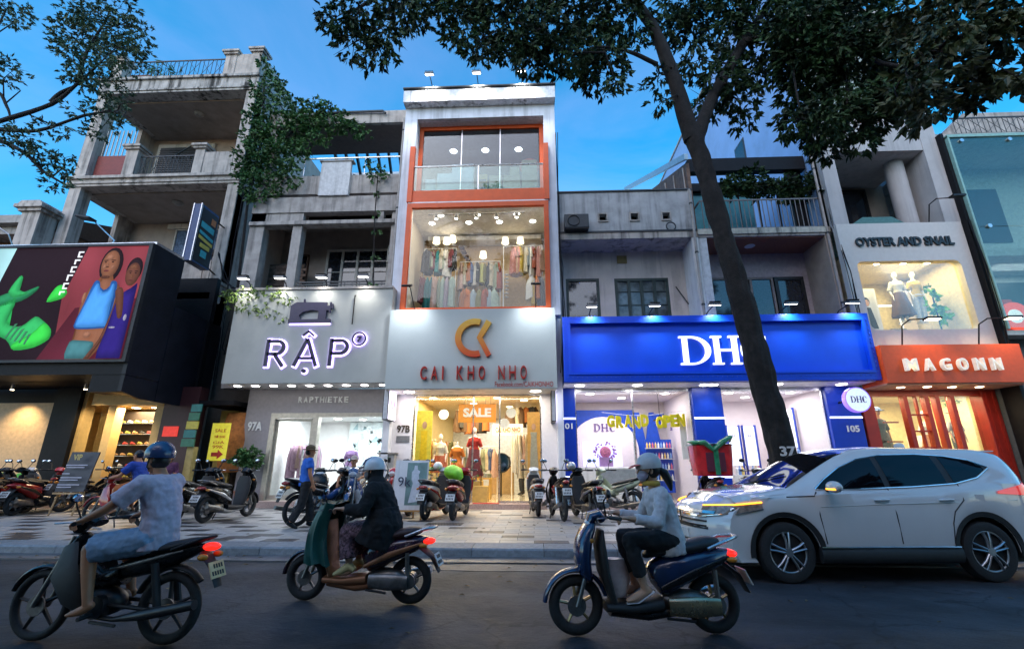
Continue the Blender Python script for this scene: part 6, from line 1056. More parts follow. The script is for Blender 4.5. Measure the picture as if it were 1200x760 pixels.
for s_ in (1, -1):
    bd = spatch('window_surround', m_clad, -1.72, .80, car, s_, .004)
    for xa, xb in ((-.14, .74), (-1.0, -.22), (-1.63, -1.10)): spatch('side_window', m_tint, xa, xb, bd, s_, .009, .014)
    ct = MB().tube([V((x, s_ * (side_y(x, z) + .010), z)) for x, z in [(.80, 1.11)] + lo[::-1][1:]], .009, 6); ct.tube([V((x, s_ * (side_y(x, z) + .008), z)) for x, z in up], .007, 6); ct.build('chrome_trim', m_chr, bd)
    sm_ = MB()
    for ln_ in ([(.80, 1.08), (.83, .8), (.80, .46)], [(-.17, 1.12), (-.18, .8), (-.18, .46)], [(-1.14, 1.18), (-1.12, .98), (-.96, .84), (-.90, .7), (-.86, .46)], [(1.22, 1.02), (.85, 1.03), (.80, 1.08)]):
        sm_.tube([V((x, s_ * (side_y(x, z) + .0005), z)) for x, z in ln_], .0075, 5)
    stuff(sm_.build('door_seam', m_clad, car)); st_ = MB(); st_.tube([V((x, s_ * (side_y(x, z) + .001), z)) for x, z in ((-1.9, .98), (-1, .955), (0, .93), (.8, .90))], .006, 5); stuff(st_.build('crease', m_cp, car))
    for x in (-.02, -.88): MB().sweep([(x - .1, s_ * (side_y(x, .98) + .012), .985), (x, s_ * (side_y(x, .98) + .03), .985), (x + .1, s_ * (side_y(x, .98) + .012), .98)], [(.012, .012), (.016, .014), (.012, .012)], (0, 0, 1), 8).build('door_handle', m_cp, car, smooth=60)
    mr_ = MB().sweep([(.64, s_ * (side_y(.64, 1.08) - .02), 1.10), (.64, s_ * 1.0, 1.12)], [(.03, .02), (.03, .02)], (1, 0, 0), 8).build('mirror', m_clad, car); MB().ell((.68, s_ * 1.06, 1.15), (.075, .13, .075), 14, 8).build('mirror_shell', m_cp, mr_, smooth=60); MB().box(.70, .752, min(s_ * 1.0, s_ * 1.15), max(s_ * 1.0, s_ * 1.15), 1.115, 1.135).build('side_indicator', MATS['amber light'], mr_)
    sl_ = MB().sweep([(-.93, s_ * .895, .33), (0, s_ * .915, .33), (.90, s_ * .90, .33)], [(.10, .05)] * 3, (0, 0, 1), 10).build('sill', m_clad, car, smooth=50); MB().tube([(-.9, s_ * .945, .425), (.9, s_ * .945, .425)], .011, 6).build('chrome_strip', m_chr, sl_)
    for wx in WX:
        a = MB(); pr_ = []
        for i in range(25):
            th = R(-8 + 196 * i / 24); x = wx + (AR + .005) * math.cos(th); z = .36 + (AR + .005) * math.sin(th); y = side_y(min(2.1, x), max(z, .34)) + .002; xo = wx + (AR + .065) * math.cos(th); zo = .36 + (AR + .065) * math.sin(th); yo = side_y(min(2.1, xo), max(zo, .34)) + .002
            pr_.append([V((x, s_ * (y - .05), z)), V((x, s_ * (y + .012), z)), V((xo, s_ * (yo + .010), zo)), V((xo, s_ * (yo - .03), zo))])
        a.rings(pr_); a.build('wheel_arch', m_clad, car, smooth=50)
        yw = s_ * .80; wh_ = MB()
        for k in range(5):
            for d in (-.16, .16):
                th = 2 * math.pi * k / 5 + .3; a0 = V((math.cos(th + d * 1.8), 0, math.sin(th + d * 1.8))); a1 = V((math.cos(th + d), 0, math.sin(th + d))); wh_.sweep([V((wx, yw + s_ * .085, .36)) + a0 * .05, V((wx, yw + s_ * .095, .36)) + a1 * .15, V((wx, yw + s_ * .075, .36)) + a1 * .235], [(.022, .016), (.017, .014), (.024, .014)], (0, 1, 0), 8)
        wh_.torus((wx, yw + s_ * .07, .36), .237, .014, n=36, m=8); wh_.cyl((wx, yw + s_ * .05, .36), (wx, yw + s_ * .105, .36), .05, n=14); w0 = wh_.build('wheel', M('machined alloy', (.42, .43, .45), .3, .9), car, smooth=50)
        MB().lathe([(.01, -.02), (.235, -.02), (.235, .03), (.01, .03)], (wx, yw, .36), 30, (0, 1, 0)).build('brake_drum', m_dark, w0); MB().lathe([(.23, -.09), (.30, -.10), (.345, -.085), (.36, -.05), (.36, .05), (.345, .085), (.30, .10), (.245, .09), (.23, .05)], (wx, yw, .36), 40, (0, 1, 0)).build('tyre', m_tyre, w0, smooth=40)
    tl_ = spatch('tail_light', M('red tail lamp', (.35, .01, .01), .15, em=(1, .02, .02), es=.25, spec=.9), -2.2, -1.62, car, s_, .012, 0, 14, 4, [(-2.2, 1.20), (-1.62, 1.09)], [(-2.2, 1.03), (-1.62, 1.06)])
    MB().lathe([(.001, 0), (.085, 0), (.085, .004), (.001, .004)], (-1.35, s_ * (side_y(-1.35, 1.0) - .003), .99), 4, (0, s_, 0)).build('fuel_flap', m_cp, car) if s_ > 0 else None
vs = []; fs = []
for i in range(21):
    for j in range(17):
        x = .14 + .98 * i / 20; r = section(x)[11][0] - .03; y = -r + 2 * r * j / 16; vs.append((x, y, top_z(x, abs(y)) + .006))
for i in range(20):
    for j in range(16): a = i * 17 + j; fs.append((a, a + 1, a + 18, a + 17))
MB().add(vs, fs).build('windscreen', m_tint, car, smooth=60)
B('underbody', m_clad, car, (-2.15, 2.05, -.66, .66, .20, .62)); MB().sweep([(-1.6, .62, 1.66), (-.2, .645, 1.70), (.05, .63, 1.655)], [(.012, .014)] * 3, (0, 1, 0), 8).build('roof_rail', m_chr, car) if False else None
B('rear_bumper', m_clad, car, (-2.33, -2.0, -.80, .80, .26, .50), bevel=.05); MB().tube([(1.16, -.3, 1.13), (.85, .3, 1.30)], .009, 5).build('wiper', m_clad, car); MB().ell((-1.2, 0, 1.70), (.09, .02, .05), 8, 6).build('roof_fin', m_cp, car)
MB().prism([(-2.05, 1.57), (-2.32, 1.53), (-2.3, 1.50), (-2.0, 1.52)], -.55, .55).build('spoiler', m_cp, car) if False else MB().box(-2.10, -1.9, -.55, .55, 1.600, 1.618).build('spoiler', m_cp, car, bevel=.012)
# ================================================================ scooters and motorcycles (x forward, y left, wheels on z = 0)
m_blkp = M('black gloss paint', (.008, .008, .009), .28, var=.1, coat=.15, spec=.3); m_seat = M('black vinyl', (.016, .016, .018), .5, var=.2); m_met = M('engine alloy', (.22, .21, .20), .4, .8, var=.3); m_plate = M('number plate', (.60, .60, .58), .5); m_mir = M('mirror glass', (.5, .55, .62), .05, 1)
m_tail = M('red rear lamp', (.5, .01, .01), .2, em=(1, .02, .01), es=.8); m_taild = M('dull red lamp', (.30, .015, .012), .15, spec=.9); m_amb = M('amber lens', (.7, .25, .03), .25); m_hl = M('headlamp lens', (.55, .58, .62), .08, spec=.9)
def wheel(par, x, r, rimc, spokes=5, tw=.05, name='wheel'):
    w0 = MB().torus((x, 0, r), r - tw * 1.35, .020 if tw > .045 else .012, n=30, m=8, rz=.03); w0.cyl((x, -.055, r), (x, .055, r), .04, n=12)
    for k in range(spokes):
        th = 2 * math.pi * k / spokes + .2; a = V((math.cos(th), 0, math.sin(th))); w0.sweep([V((x, 0, r)) + a * .03, V((x, 0, r)) + a * (r - tw * 1.3)], [(.024, .017), (.016, .012)] if spokes < 9 else [(.004, .004)] * 2, (0, 1, 0), 6)
    o = w0.build(name, rimc, par, smooth=50); MB().torus((x, 0, r), r - tw, tw, n=36, m=10, rz=tw * .95).build('tyre', m_tyre, o, smooth=60); MB().lathe([(.05, -.006), (.085, -.006), (.085, .006), (.05, .006)], (x, .05, r), 16, (0, 1, 0)).build('brake_disc', m_met, o); return o
def fender(par, x, r, m, a0, a1, w_=.07, nm='mudguard'):
    return MB().sweep([V((x + r * math.cos(R(a)), 0, r * 0 + FZ[0] + r * math.sin(R(a)))) for a in range(a0, a1 + 1, 10)], [(w_ * (.6 + .4 * math.sin(math.pi * i / ((a1 - a0) // 10))), .022) for i in range((a1 - a0) // 10 + 1)], n=12).build(nm, m, par, smooth=60)
FZ = [.25]
def plate(par, x, z, tilt=.3, yel=None):
    p = MB().obox((x, 0, z), (.008, .19, .14), Matrix.Rotation(tilt, 3, 'Y')).build('number_plate', yel or m_plate, par); q = MB(); Mx = Matrix.Rotation(tilt, 3, 'Y')
    for r_ in range(2):
        for k in range(4 + r_): q.obox(V((x, 0, z)) + Mx @ V((-.006, -.06 + .032 * k, .03 - .06 * r_)), (.003, .018, .036), Mx)
    stuff(q.build('plate_mark', m_clad, p)); return p
def bars(par, x, z, m, grip=.31, mirrors=True, rise=.0):
    hb_ = MB().tube([(x - .14, -grip, z + rise), (x - .03, -.12, z), (x, 0, z - .02), (x - .03, .12, z), (x - .14, grip, z + rise)], .012, 8).build('handlebar', m_dark, par, smooth=60)
    for s_ in (-1, 1):
        MB().cyl((x - .09, s_ * (grip - .09), z + rise), (x - .155, s_ * (grip + .03), z + rise), .019, n=10).build('grip', m_seat, hb_); MB().tube([(x - .06, s_ * .2, z + rise), (x + .05, s_ * (grip + .01), z - .0)], .006, 5).build('brake_lever', m_steel, hb_)
        if mirrors:
            mr_ = MB().tube([(x - .06, s_ * .17, z), (x - .03, s_ * .23, z + .14), (x - .05, s_ * .27, z + .19)], .007, 6).build('mirror_stalk', m_dark, hb_); MB().ell((x - .06, s_ * .28, z + .21), (.02, .06, .042), 12, 7).build('mirror_shell', m_blkp, mr_, smooth=60); MB().ell((x - .075, s_ * .28, z + .21), (.01, .052, .035), 12, 6).build('mirror_glass', m_mir, mr_, smooth=60)
    return hb_
PKS = 1.14                                                  # parked machines are the larger kinds
def scooter(nm, label, cat, loc, rz, body, trim=None, rim=None, seat=None, lit=False, group=None, inner=None, cvt=None, helm=None, roll=0):
    t = thing(nm, label, cat, loc, rz, group); trim = trim or m_blkp; rim = rim or m_met; seat = seat or m_seat; inner = inner or m_clad
    wheel(t, .64, .25, rim); wheel(t, -.63, .25, rim, name='wheel'); FZ[0] = .25; fender(t, .64, .285, body, 5, 165)
    fk = MB(); [fk.tube([(.64, s * .085, .25), (.53, s * .07, .56)], .02, 8) for s in (-1, 1)]; fk.build('fork', m_met, t, smooth=60)
    MB().sweep([(.44, 0, .97), (.525, 0, .86), (.575, 0, .70), (.565, 0, .55), (.50, 0, .42)], [(.11, .035), (.17, .07), (.20, .085), (.175, .07), (.10, .04)], n=18, pw=2.3).build('front_panel', body, t, sub=1, smooth=60)
    MB().sweep([(.385, 0, .88), (.40, 0, .75), (.375, 0, .52), (.30, 0, .28)], [(.12, .02), (.175, .045), (.17, .045), (.13, .03)], n=16, pw=2.6).build('leg_shield', inner, t, smooth=60)
    MB().sweep([(.38, 0, .245), (.15, 0, .235), (-.14, 0, .26)], [(.14, .04), (.155, .045), (.13, .06)], n=14, pw=3).build('footboard', inner, t, smooth=50); MB().sweep([(.34, 0, .20), (.0, 0, .17), (-.34, 0, .22)], [(.10, .04), (.12, .05), (.10, .06)], n=12).build('under_cowl', trim, t, smooth=60)
    MB().sweep([(-.06, 0, .42), (-.2, 0, .50), (-.42, 0, .575), (-.66, 0, .635), (-.86, 0, .675)], [(.11, .16), (.165, .165), (.18, .13), (.145, .095), (.05, .04)], n=18, pw=2.4).build('side_cowl', body, t, sub=1, smooth=60)
    for s_ in (-1, 1): MB().sweep([(-.12, s_ * .15, .40), (-.42, s_ * .183, .53), (-.78, s_ * .115, .65)], [(.012, .02), (.012, .035), (.01, .012)], (0, 1, 0), 8).build('cowl_stripe', trim, t, smooth=60)
    MB().sweep([(-.0, 0, .635), (-.10, 0, .69), (-.30, 0, .705), (-.46, 0, .725), (-.62, 0, .765), (-.76, 0, .775)], [(.05, .02), (.125, .045), (.15, .055), (.15, .06), (.125, .06), (.07, .03)], n=16, pw=2.3).build('seat', seat, t, sub=1, smooth=60)
    MB().tube([(-.58, .13, .72), (-.80, .12, .80), (-.90, .05, .815), (-.90, -.05, .815), (-.80, -.12, .80), (-.58, -.13, .72)], .016, 8).build('grab_rail', m_steel if lit else m_met, t, smooth=60)
    MB().ell((-.83, 0, .665), (.075, .10, .036), 14, 8).build('tail_light', m_tail if lit else m_taild, t, smooth=60)
    for s_ in (-1, 1): MB().ell((-.80, s_ * .13, .63), (.05, .03, .025), 10, 6).build('indicator', m_amb, t, smooth=60); MB().ell((.52, s_ * .13, .80), (.045, .04, .03), 10, 6).build('indicator', m_amb, t, smooth=60)
    MB().sweep([(-.74, 0, .60), (-.88, 0, .50), (-.97, 0, .34)], [(.10, .02), (.085, .016), (.06, .01)], n=10).build('rear_mudguard', m_clad, t, smooth=60); plate(t, -.955, .475, .45)
    eg = MB(); eg.ell((-.36, .02, .27), (.24, .10, .11), 14, 8); eg.cyl((-.63, -.06, .25), (-.63, .1, .25), .08, n=14); eg.build('engine', m_met, t, smooth=60); MB().sweep([(-.18, .12, .25), (-.42, .15, .25), (-.64, .14, .25)], [(.03, .07), (.035, .085), (.03, .07)], (0, 1, 0), 12).build('gear_cover', cvt or m_met, t, smooth=60)
    MB().sweep([(-.30, -.14, .22), (-.52, -.17, .27), (-.82, -.17, .33)], [(.03, .03), (.055, .055), (.05, .05)], (0, 1, 0), 12).build('exhaust', m_steel if lit else m_met, t, smooth=60); sp_ = MB(); sp_.tube([(-.63, .12, .28), (-.62, .13, .55)], .025, 8); sp_.build('shock', m_met, t)
    MB().tube([(-.15, .12, .2), (-.2, .16, .02)] if not lit else [(-.15, .12, .16), (-.4, .15, .14)], .012, 6).build('side_stand', m_dark, t)
    MB().sweep([(.36, 0, .96), (.40, 0, 1.01), (.47, 0, .99), (.505, 0, .92)], [(.10, .04), (.13, .055), (.13, .055), (.08, .03)], n=14).build('headstock_cowl', body, t, smooth=60); MB().ell((.50, 0, .93), (.035, .10, .05), 14, 8).build('headlight', m_hl, t, smooth=60); bars(t, .42, 1.0, m_dark, .29)
    if helm: MB().ell((.40, .16, 1.09), (.13, .11, .10), 16, 9).build('spare_helmet', helm, t, smooth=60)
    t.rotation_euler.x = roll
    if nm.startswith('parked') or nm.startswith('delivery'): t.scale = (PKS,) * 3
    return t
def underbone(nm, label, cat, loc, rz, body, trim=None, rim=None, lit=False, group=None, spokes=5, shield=None, yel=None, roll=0, met=None):
    t = thing(nm, label, cat, loc, rz, group); rim = rim or m_met; trim = trim or m_blkp; shield = shield or body; mm = met or m_met; ms_ = met or m_steel
    wheel(t, .63, .29, rim, spokes, .036); wheel(t, -.60, .29, rim, spokes, .042); FZ[0] = .29; fender(t, .63, .315, body, 20, 160, .055); fender(t, -.60, .325, m_clad, 20, 140, .06)
    fk = MB(); [fk.tube([(.63, s * .075, .29), (.40, s * .06, .86)], .021, 8) for s in (-1, 1)]; fk.build('fork', m_met, t, smooth=60)
    MB().sweep([(.33, 0, .90), (.40, 0, .80), (.40, 0, .64), (.30, 0, .42)], [(.06, .04), (.10, .06), (.12, .06), (.08, .04)], n=14).build('front_panel', body, t, sub=1, smooth=60)
    for s_ in (-1, 1): MB().sweep([(.38, s_ * .10, .80), (.30, s_ * .19, .60), (.16, s_ * .20, .40), (.10, s_ * .16, .30)], [(.02, .07), (.015, .13), (.015, .10), (.01, .04)], (0, 1, 0), 12).build('leg_shield', shield, t, smooth=60)
    MB().sweep([(.30, 0, .62), (.08, 0, .50), (-.12, 0, .56)], [(.07, .07), (.075, .07), (.09, .10)], n=12).build('frame_cover', trim, t, smooth=60)
    MB().sweep([(-.08, 0, .58), (-.35, 0, .64), (-.62, 0, .71), (-.88, 0, .80)], [(.10, .09), (.125, .10), (.105, .075), (.04, .03)], n=16, pw=2.3).build('side_cowl', body, t, sub=1, smooth=60)
    for s_ in (-1, 1): MB().sweep([(-.05, s_ * .10, .60), (-.35, s_ * .128, .67), (-.7, s_ * .095, .76)], [(.01, .014), (.01, .02), (.008, .01)], (0, 1, 0), 8).build('cowl_stripe', m_met, t, smooth=60)
    MB().sweep([(.02, 0, .67), (-.15, 0, .715), (-.4, 0, .745), (-.62, 0, .80), (-.86, 0, .855)], [(.05, .02), (.11, .045), (.125, .05), (.115, .05), (.06, .022)], n=16).build('seat', m_seat, t, sub=1, smooth=60); MB().tube([(-.6, .11, .77), (-.86, .10, .86), (-.92, 0, .87), (-.86, -.10, .86), (-.6, -.11, .77)], .013, 8).build('grab_rail', m_dark, t, smooth=60)
    MB().ell((-.90, 0, .785), (.075, .07, .036), 14, 8).build('tail_light', m_tail if lit else m_taild, t, smooth=60)
    for s_ in (-1, 1): MB().ell((-.90, s_ * .10, .71), (.05, .03, .028), 10, 6).build('indicator', m_amb, t, smooth=60)
    MB().sweep([(-.84, 0, .74), (-.95, 0, .62), (-1.02, 0, .46)], [(.08, .02), (.07, .014), (.05, .01)], n=10).build('rear_mudguard', m_clad, t, smooth=60); plate(t, -.985, .60, .40, yel)
    eg = MB(); eg.ell((.02, 0, .33), (.20, .12, .12), 14, 8); eg.cyl((.1, 0, .36), (.30, 0, .44), .07, n=14); eg.cyl((-.02, -.14, .31), (-.02, .15, .31), .09, n=16); [eg.cyl((.15 + .035 * k, 0, .38 + .014 * k), (.16 + .035 * k, 0, .384 + .014 * k), .09, n=14) for k in range(4)]; eg.build('engine', mm, t, smooth=50)
    MB().sweep([(.12, .10, .24), (-.2, .12, .22), (-.5, .15, .27), (-.95, .17, .36)], [(.018, .018), (.02, .02), (.045, .045), (.04, .04)], (0, 1, 0), 12).build('exhaust', mm, t, smooth=60); sw_ = MB(); [sw_.tube([(-.05, s * .1, .33), (-.6, s * .11, .29)], .018, 8) for s in (-1, 1)]; sw_.build('swing_arm', m_dark, t)
    for s_ in (-1, 1): MB().cyl((-.58, s_ * .12, .31), (-.48, s_ * .12, .66), .032, n=10).build('shock', ms_, t); MB().cyl((-.02, s_ * .10, .26), (.0, s_ * .26, .25), .018, n=8).build('foot_peg', m_seat, t)
    MB().tube([(0, .14, .2), (-.12, .2, .02)] if not lit else [(0, .14, .2), (-.25, .15, .18)], .012, 6).build('side_stand', m_dark, t)
    MB().sweep([(.24, 0, .97), (.30, 0, 1.02), (.38, 0, .99), (.43, 0, .90)], [(.08, .04), (.11, .05), (.11, .06), (.07, .03)], n=14).build('headstock_cowl', body, t, smooth=60); MB().ell((.425, 0, .93), (.03, .08, .055), 14, 8).build('headlight', m_hl, t, smooth=60); bars(t, .32, 1.0, m_dark, .31)
    t.rotation_euler.x = roll
    if nm.startswith('parked') or nm.startswith('delivery'): t.scale = (PKS,) * 3
    return t
# --- moving
girl_ang = R(180 + 5); m_navy2 = M('midnight blue paint', (.010, .028, .085), .22, var=.1, coat=.8); m_gold = M('gold rim', (.42, .30, .15), .35, .8); m_brz = M('bronze cover', (.48, .36, .22), .28, .9)
GS = scooter('ridden_scooter', 'midnight blue scooter with gold rims ridden by the woman in the grey top', 'scooter', (.98, 4.72, .002), girl_ang, m_navy2, m_blkp, m_gold, lit=True, cvt=m_brz)
m_mar = M('dark plum paint', (.035, .012, .030), .22, var=.1, coat=.8); m_cop = M('copper plastic', (.30, .13, .06), .4, .3)
BS = scooter('ridden_scooter', 'plum scooter with copper footboard ridden by the person in the long black coat', 'scooter', (-1.93, 5.60, .002), R(180 - 5), m_mar, m_cop, m_met, M('brown vinyl', (.05, .022, .022), .5), lit=True, inner=m_cop)
LS = underbone('ridden_motorcycle', 'black motorcycle with a glowing red tail light ridden by the barefoot man', 'motorcycle', (-3.64, 4.32, .002), R(180 - 2), m_blkp, lit=True, shield=m_clad, met=M('blackened metal', (.05, .05, .052), .4, .7), rim=m_clad, yel=M('cream plate', (.80, .55, .28), .5))
# --- parked: nose towards the shops unless said otherwise
H_ = math.pi / 2; m_sil = M('silver paint', (.40, .41, .43), .3, .5, coat=.5); m_red = M('red paint', (.36, .012, .012), .25, var=.08, coat=.7); m_crs = M('cream mint paint', (.50, .55, .38), .3, coat=.5); m_wht = M('white paint gloss', (.66, .66, .66), .3, coat=.5); m_blu = M('blue paint', (.03, .08, .22), .25, coat=.6)
g_ = 'scooters parked in front of the shops'; zz = .151
scooter('parked_scooter', 'black parked scooter nearest the yellow banner', 'scooter', (-8.35, 11.9, zz), R(98), m_blkp, m_met, group=g_)
scooter('parked_scooter', 'black parked scooter with a white plate in front of the potted bush', 'scooter', (-7.5, 11.9, zz), R(84), m_blkp, m_sil, group=g_)
underbone('parked_motorcycle', 'dark motorcycle with spoked wheels that the man in the blue shirt pushes', 'motorcycle', (-4.75, 11.15, zz), R(58), m_blkp, m_blu, m_steel, spokes=18, group=g_)
underbone('parked_motorcycle', 'blue motorcycle the man in white sits on', 'motorcycle', (-4.35, 11.85, zz), R(-80), m_blu, m_red, m_met, group=g_)
underbone('parked_motorcycle', 'red and black motorcycle behind the rider in the black coat', 'motorcycle', (-3.55, 12.9, zz), R(-100), m_red, m_blkp, m_met, group=g_); scooter('parked_scooter', 'dark scooter hidden behind the easel with the fashion poster', 'scooter', (-3.9, 13.4, zz), R(-75), m_blkp, group=g_)
scooter('parked_scooter', 'silver scooter with a white helmet on its handlebar right of the poster easel', 'scooter', (-2.50, 12.7, zz), R(80), m_sil, m_red, group=g_, helm=m_wht)
RS = scooter('parked_scooter', 'red scooter with a bright green rain cover on its handlebar', 'scooter', (-1.88, 12.6, zz), R(86), m_red, m_blkp, group=g_)
gc = MB(); gc.ell((0, 0, 0), (.26, .30, .20), 14, 9); 
for i in range(len(gc.v)): p = V(gc.v[i]); gc.v[i] = tuple(p * (1 + .35 * mnoise.noise(p * 5)))
gc.xform(Matrix.Translation((-2.08, 12.8, 1.22))); tag(gc.build('rain_cover', M('lime nylon', (.22, .62, .03), .5, var=.2), smooth=60), 'lime green nylon cover bundled over the red scooter handlebar', 'rain cover')
underbone('parked_motorcycle', 'black motorcycle with a red tail light right of the orange shop door', 'motorcycle', (.60, 12.5, zz), R(99), m_blkp, m_red, m_met, group=g_)
scooter('parked_scooter', 'dark scooter with a silver helmet in front of the left blue pillar', 'scooter', (1.28, 12.45, zz), R(104), m_blkp, m_sil, group=g_, helm=m_sil)
underbone('parked_motorcycle', 'cream mint motorcycle in front of the blue shop window', 'motorcycle', (2.05, 12.9, zz), R(128), m_crs, m_crs, m_met, group=g_, shield=m_crs)
CR = underbone('delivery_motorcycle', 'black delivery motorcycle carrying a big red box', 'motorcycle', (4.55, 12.9, zz), R(84), m_blkp, m_blkp, m_met, group=g_)
rb_ = thing('delivery_box', 'red translucent delivery box tied with a green plastic sheet', 'box', (4.5, 12.5, 1.02), R(-4)); rb_.location.z = zz + 1.02
m_rb = M('red plastic sheet', (.50, .015, .02), .25, var=.3, scl=5, spec=.7); mb = MB().sweep([(0, 0, 0), (0, 0, .36), (0, 0, .72)], [(.42, .32), (.46, .35), (.48, .36)], (1, 0, 0), 24, 7); mb.build('box', m_rb, rb_, smooth=40)
m_gp = M('green plastic sheet', (.02, .20, .09), .22, var=.3, spec=.7); mb = MB()
for s_ in (-1, 1): mb.sweep([(0, -.37, .60), (s_ * .2, -.36, .78), (s_ * .45, -.2, .92 if s_ > 0 else .80), (s_ * .52, 0, .82)], [(.05, .05), (.14, .07), (.10, .05), (.03, .02)], (0, 1, 0), 10)
mb.sweep([(.04, -.385, .72), (.04, -.375, .36), (.05, -.36, .02)], [(.06, .012)] * 3, (1, 0, 0), 8); mb.sweep([(-.5, 0, .74), (0, 0, .76), (.5, 0, .74)], [(.38, .02)] * 3, (0, 1, 0), 12); mb.build('tie_sheet', m_gp, rb_, smooth=60); B('inner_load', M('dark maroon load', (.10, .01, .03), .6), rb_, (-.2, .25, -.362, -.34, .1, .55))
scooter('parked_scooter', 'dark scooter with a chrome headlamp just left of the tree trunk', 'scooter', (5.55, 12.6, zz), R(-100), m_blkp, m_sil, group=g_); underbone('parked_motorcycle', 'brown seated motorcycle behind the white car bonnet', 'motorcycle', (6.3, 12.9, zz), R(20), M('brown gloss', (.10, .05, .03), .3, coat=.5), group=g_)
for i, (x, y, a, m, l) in enumerate(((-15.6, 13.4, 100, m_blkp, 'black parked scooter at the far left edge'), (-14.7, 13.3, 104, m_sil, 'grey parked scooter second from the left edge'), (-13.75, 13.2, 98, m_red, 'dark red parked scooter left of the black price easel'), (-14.2, 14.0, 75, m_blkp, 'black parked scooter behind the dark red one'))): scooter('parked_scooter', l, 'scooter', (x, y, zz), R(a), m, group='scooters parked before the shoe shop')
for i, (x, y, a, f, m, tr, l) in enumerate(((-5.55, 12.6, -70, 's', m_blkp, m_sil, 'black scooter parked before the sketch wall window'), (-3.2, 13.6, -95, 'u', m_blkp, m_red, 'black and red motorcycle half hidden behind the poster easel'), (-15.1, 12.6, 96, 's', m_blkp, m_blkp, 'black scooter in the front rank before the shoe shop'), (-13.2, 14.2, 75, 'u', m_blkp, m_blkp, 'black motorcycle behind the price easel'), (-14.0, 12.4, 92, 'u', m_blkp, m_red, 'black motorcycle with a red stripe in the front rank'), (-16.3, 12.7, 66, 's', m_blkp, m_sil, 'black scooter at the frame edge with a silver stripe'), (-9.3, 13.2, 70, 's', m_blkp, m_blkp, 'black scooter deep in the alley under the yellow banner'), (.05, 13.6, 95, 's', m_wht, m_blkp, 'white scooter tucked behind the black motorcycle by the orange shop'))):
    (scooter if f == 's' else underbone)('parked_scooter' if f == 's' else 'parked_motorcycle', l, 'scooter' if f == 's' else 'motorcycle', (x, y, zz), R(a), m, tr, group='scooters and motorcycles along the shop fronts')
RM = underbone('waiting_motorcycle', 'red motorcycle of the man in the blue shirt behind the barefoot rider', 'motorcycle', (-8.9, 10.4, zz), R(176), m_red, group=None)
# ================================================================ people (x forward, y left, like the bikes they ride)
m_sk = M('tan skin', (.54, .30, .19), .5, var=.06, scl=12); m_skd = M('brown skin', (.44, .185, .090), .5, var=.06, scl=12); m_hair = M('black hair', (.012, .010, .010), .45, var=.4, scl=40); m_eye = M('eye', (.02, .015, .012), .2); m_lip = M('lip', (.28, .10, .08), .5)
def hand(mb, w_, d, up, s_, grip=False, k=1.0):
    """palm with five separate fingers; d points along the hand, up is the back of the hand, s_ the side of the thumb"""
    d = V(d).normalized(); up = (V(up) - d * V(up).dot(d)).normalized(); sd = d.cross(up) * s_; w_ = V(w_); L_ = .085 * k
    mb.sweep([w_, w_ + d * L_ * .5, w_ + d * L_], [(.027, .017), (.038, .017), (.040, .014)], sd, 10)
    for i, (o, ln) in enumerate(((.030, .062), (.010, .072), (-.011, .066), (-.030, .052))):
        a = w_ + d * L_ * .95 + sd * o; c = 1.25 if grip else .35
        b = a + (d * math.cos(c * .6) - up * math.sin(c * .6)) * ln * .5 * k; e = b + (d * math.cos(c * 1.5) - up * math.sin(c * 1.5)) * ln * .55 * k
        mb.limb(a, b, .0095, .009, 8); mb.limb(b, e, .009, .0075, 8)
    a = w_ + d * L_ * .25 + sd * .028; b = a + (d * .7 + sd * .7 - up * .25).normalized() * .036; mb.limb(a, b, .012, .0105, 8); mb.limb(b, b + (d * .9 + sd * .1 - up * .5).normalized() * .030, .0105, .009, 8)
def head(mb, c, f, up=(0, 0, 1), k=1.0):
    f = V(f).normalized(); up = V(up).normalized(); l = up.cross(f); Mx = Matrix((f, l, up)).transposed(); c = V(c); P = lambda x, y, z: c + Mx @ V((x * k, y * k, z * k))
    mb.ell(P(-.008, 0, .025), (.098 * k, .078 * k, .105 * k), 16, 10, Mx); mb.ell(P(.025, 0, -.045), (.068 * k, .060 * k, .072 * k), 14, 8, Mx); mb.ell(P(.062, 0, -.095), (.026 * k, .028 * k, .022 * k), 10, 6, Mx)
    mb.sweep([P(.088, 0, .022), P(.108, 0, -.022), P(.098, 0, -.036)], [(.010 * k, .010 * k), (.016 * k, .014 * k), (.016 * k, .010 * k)], l, 8); mb.ell(P(.078, 0, .034), (.020 * k, .055 * k, .012 * k), 10, 6, Mx)
    for s_ in (-1, 1): mb.ell(P(-.005, s_ * .080, -.008), (.022 * k, .010 * k, .034 * k), 8, 6, Mx)
    return P, Mx, l
def face(par, P, Mx, k=1.0):
    for s_ in (-1, 1): MB().ell(P(.083, s_ * .032, .012), (.010 * k, .014 * k, .008 * k), 8, 6, Mx).build('eye', m_eye, par, smooth=60); MB().ell(P(.086, s_ * .034, .040), (.008 * k, .022 * k, .005 * k), 8, 5, Mx).build('eyebrow', m_hair, par, smooth=60)
    MB().ell(P(.084, 0, -.066), (.010 * k, .026 * k, .008 * k), 10, 6, Mx).build('mouth', m_lip, par, smooth=60)
def torso(mb, pel, wai, che, nck, l, sz):
    mb.sweep([V(pel) - (V(wai) - V(pel)) * .55, pel, wai, che, V(che) + (V(nck) - V(che)) * .62, nck], sz, l, 16)
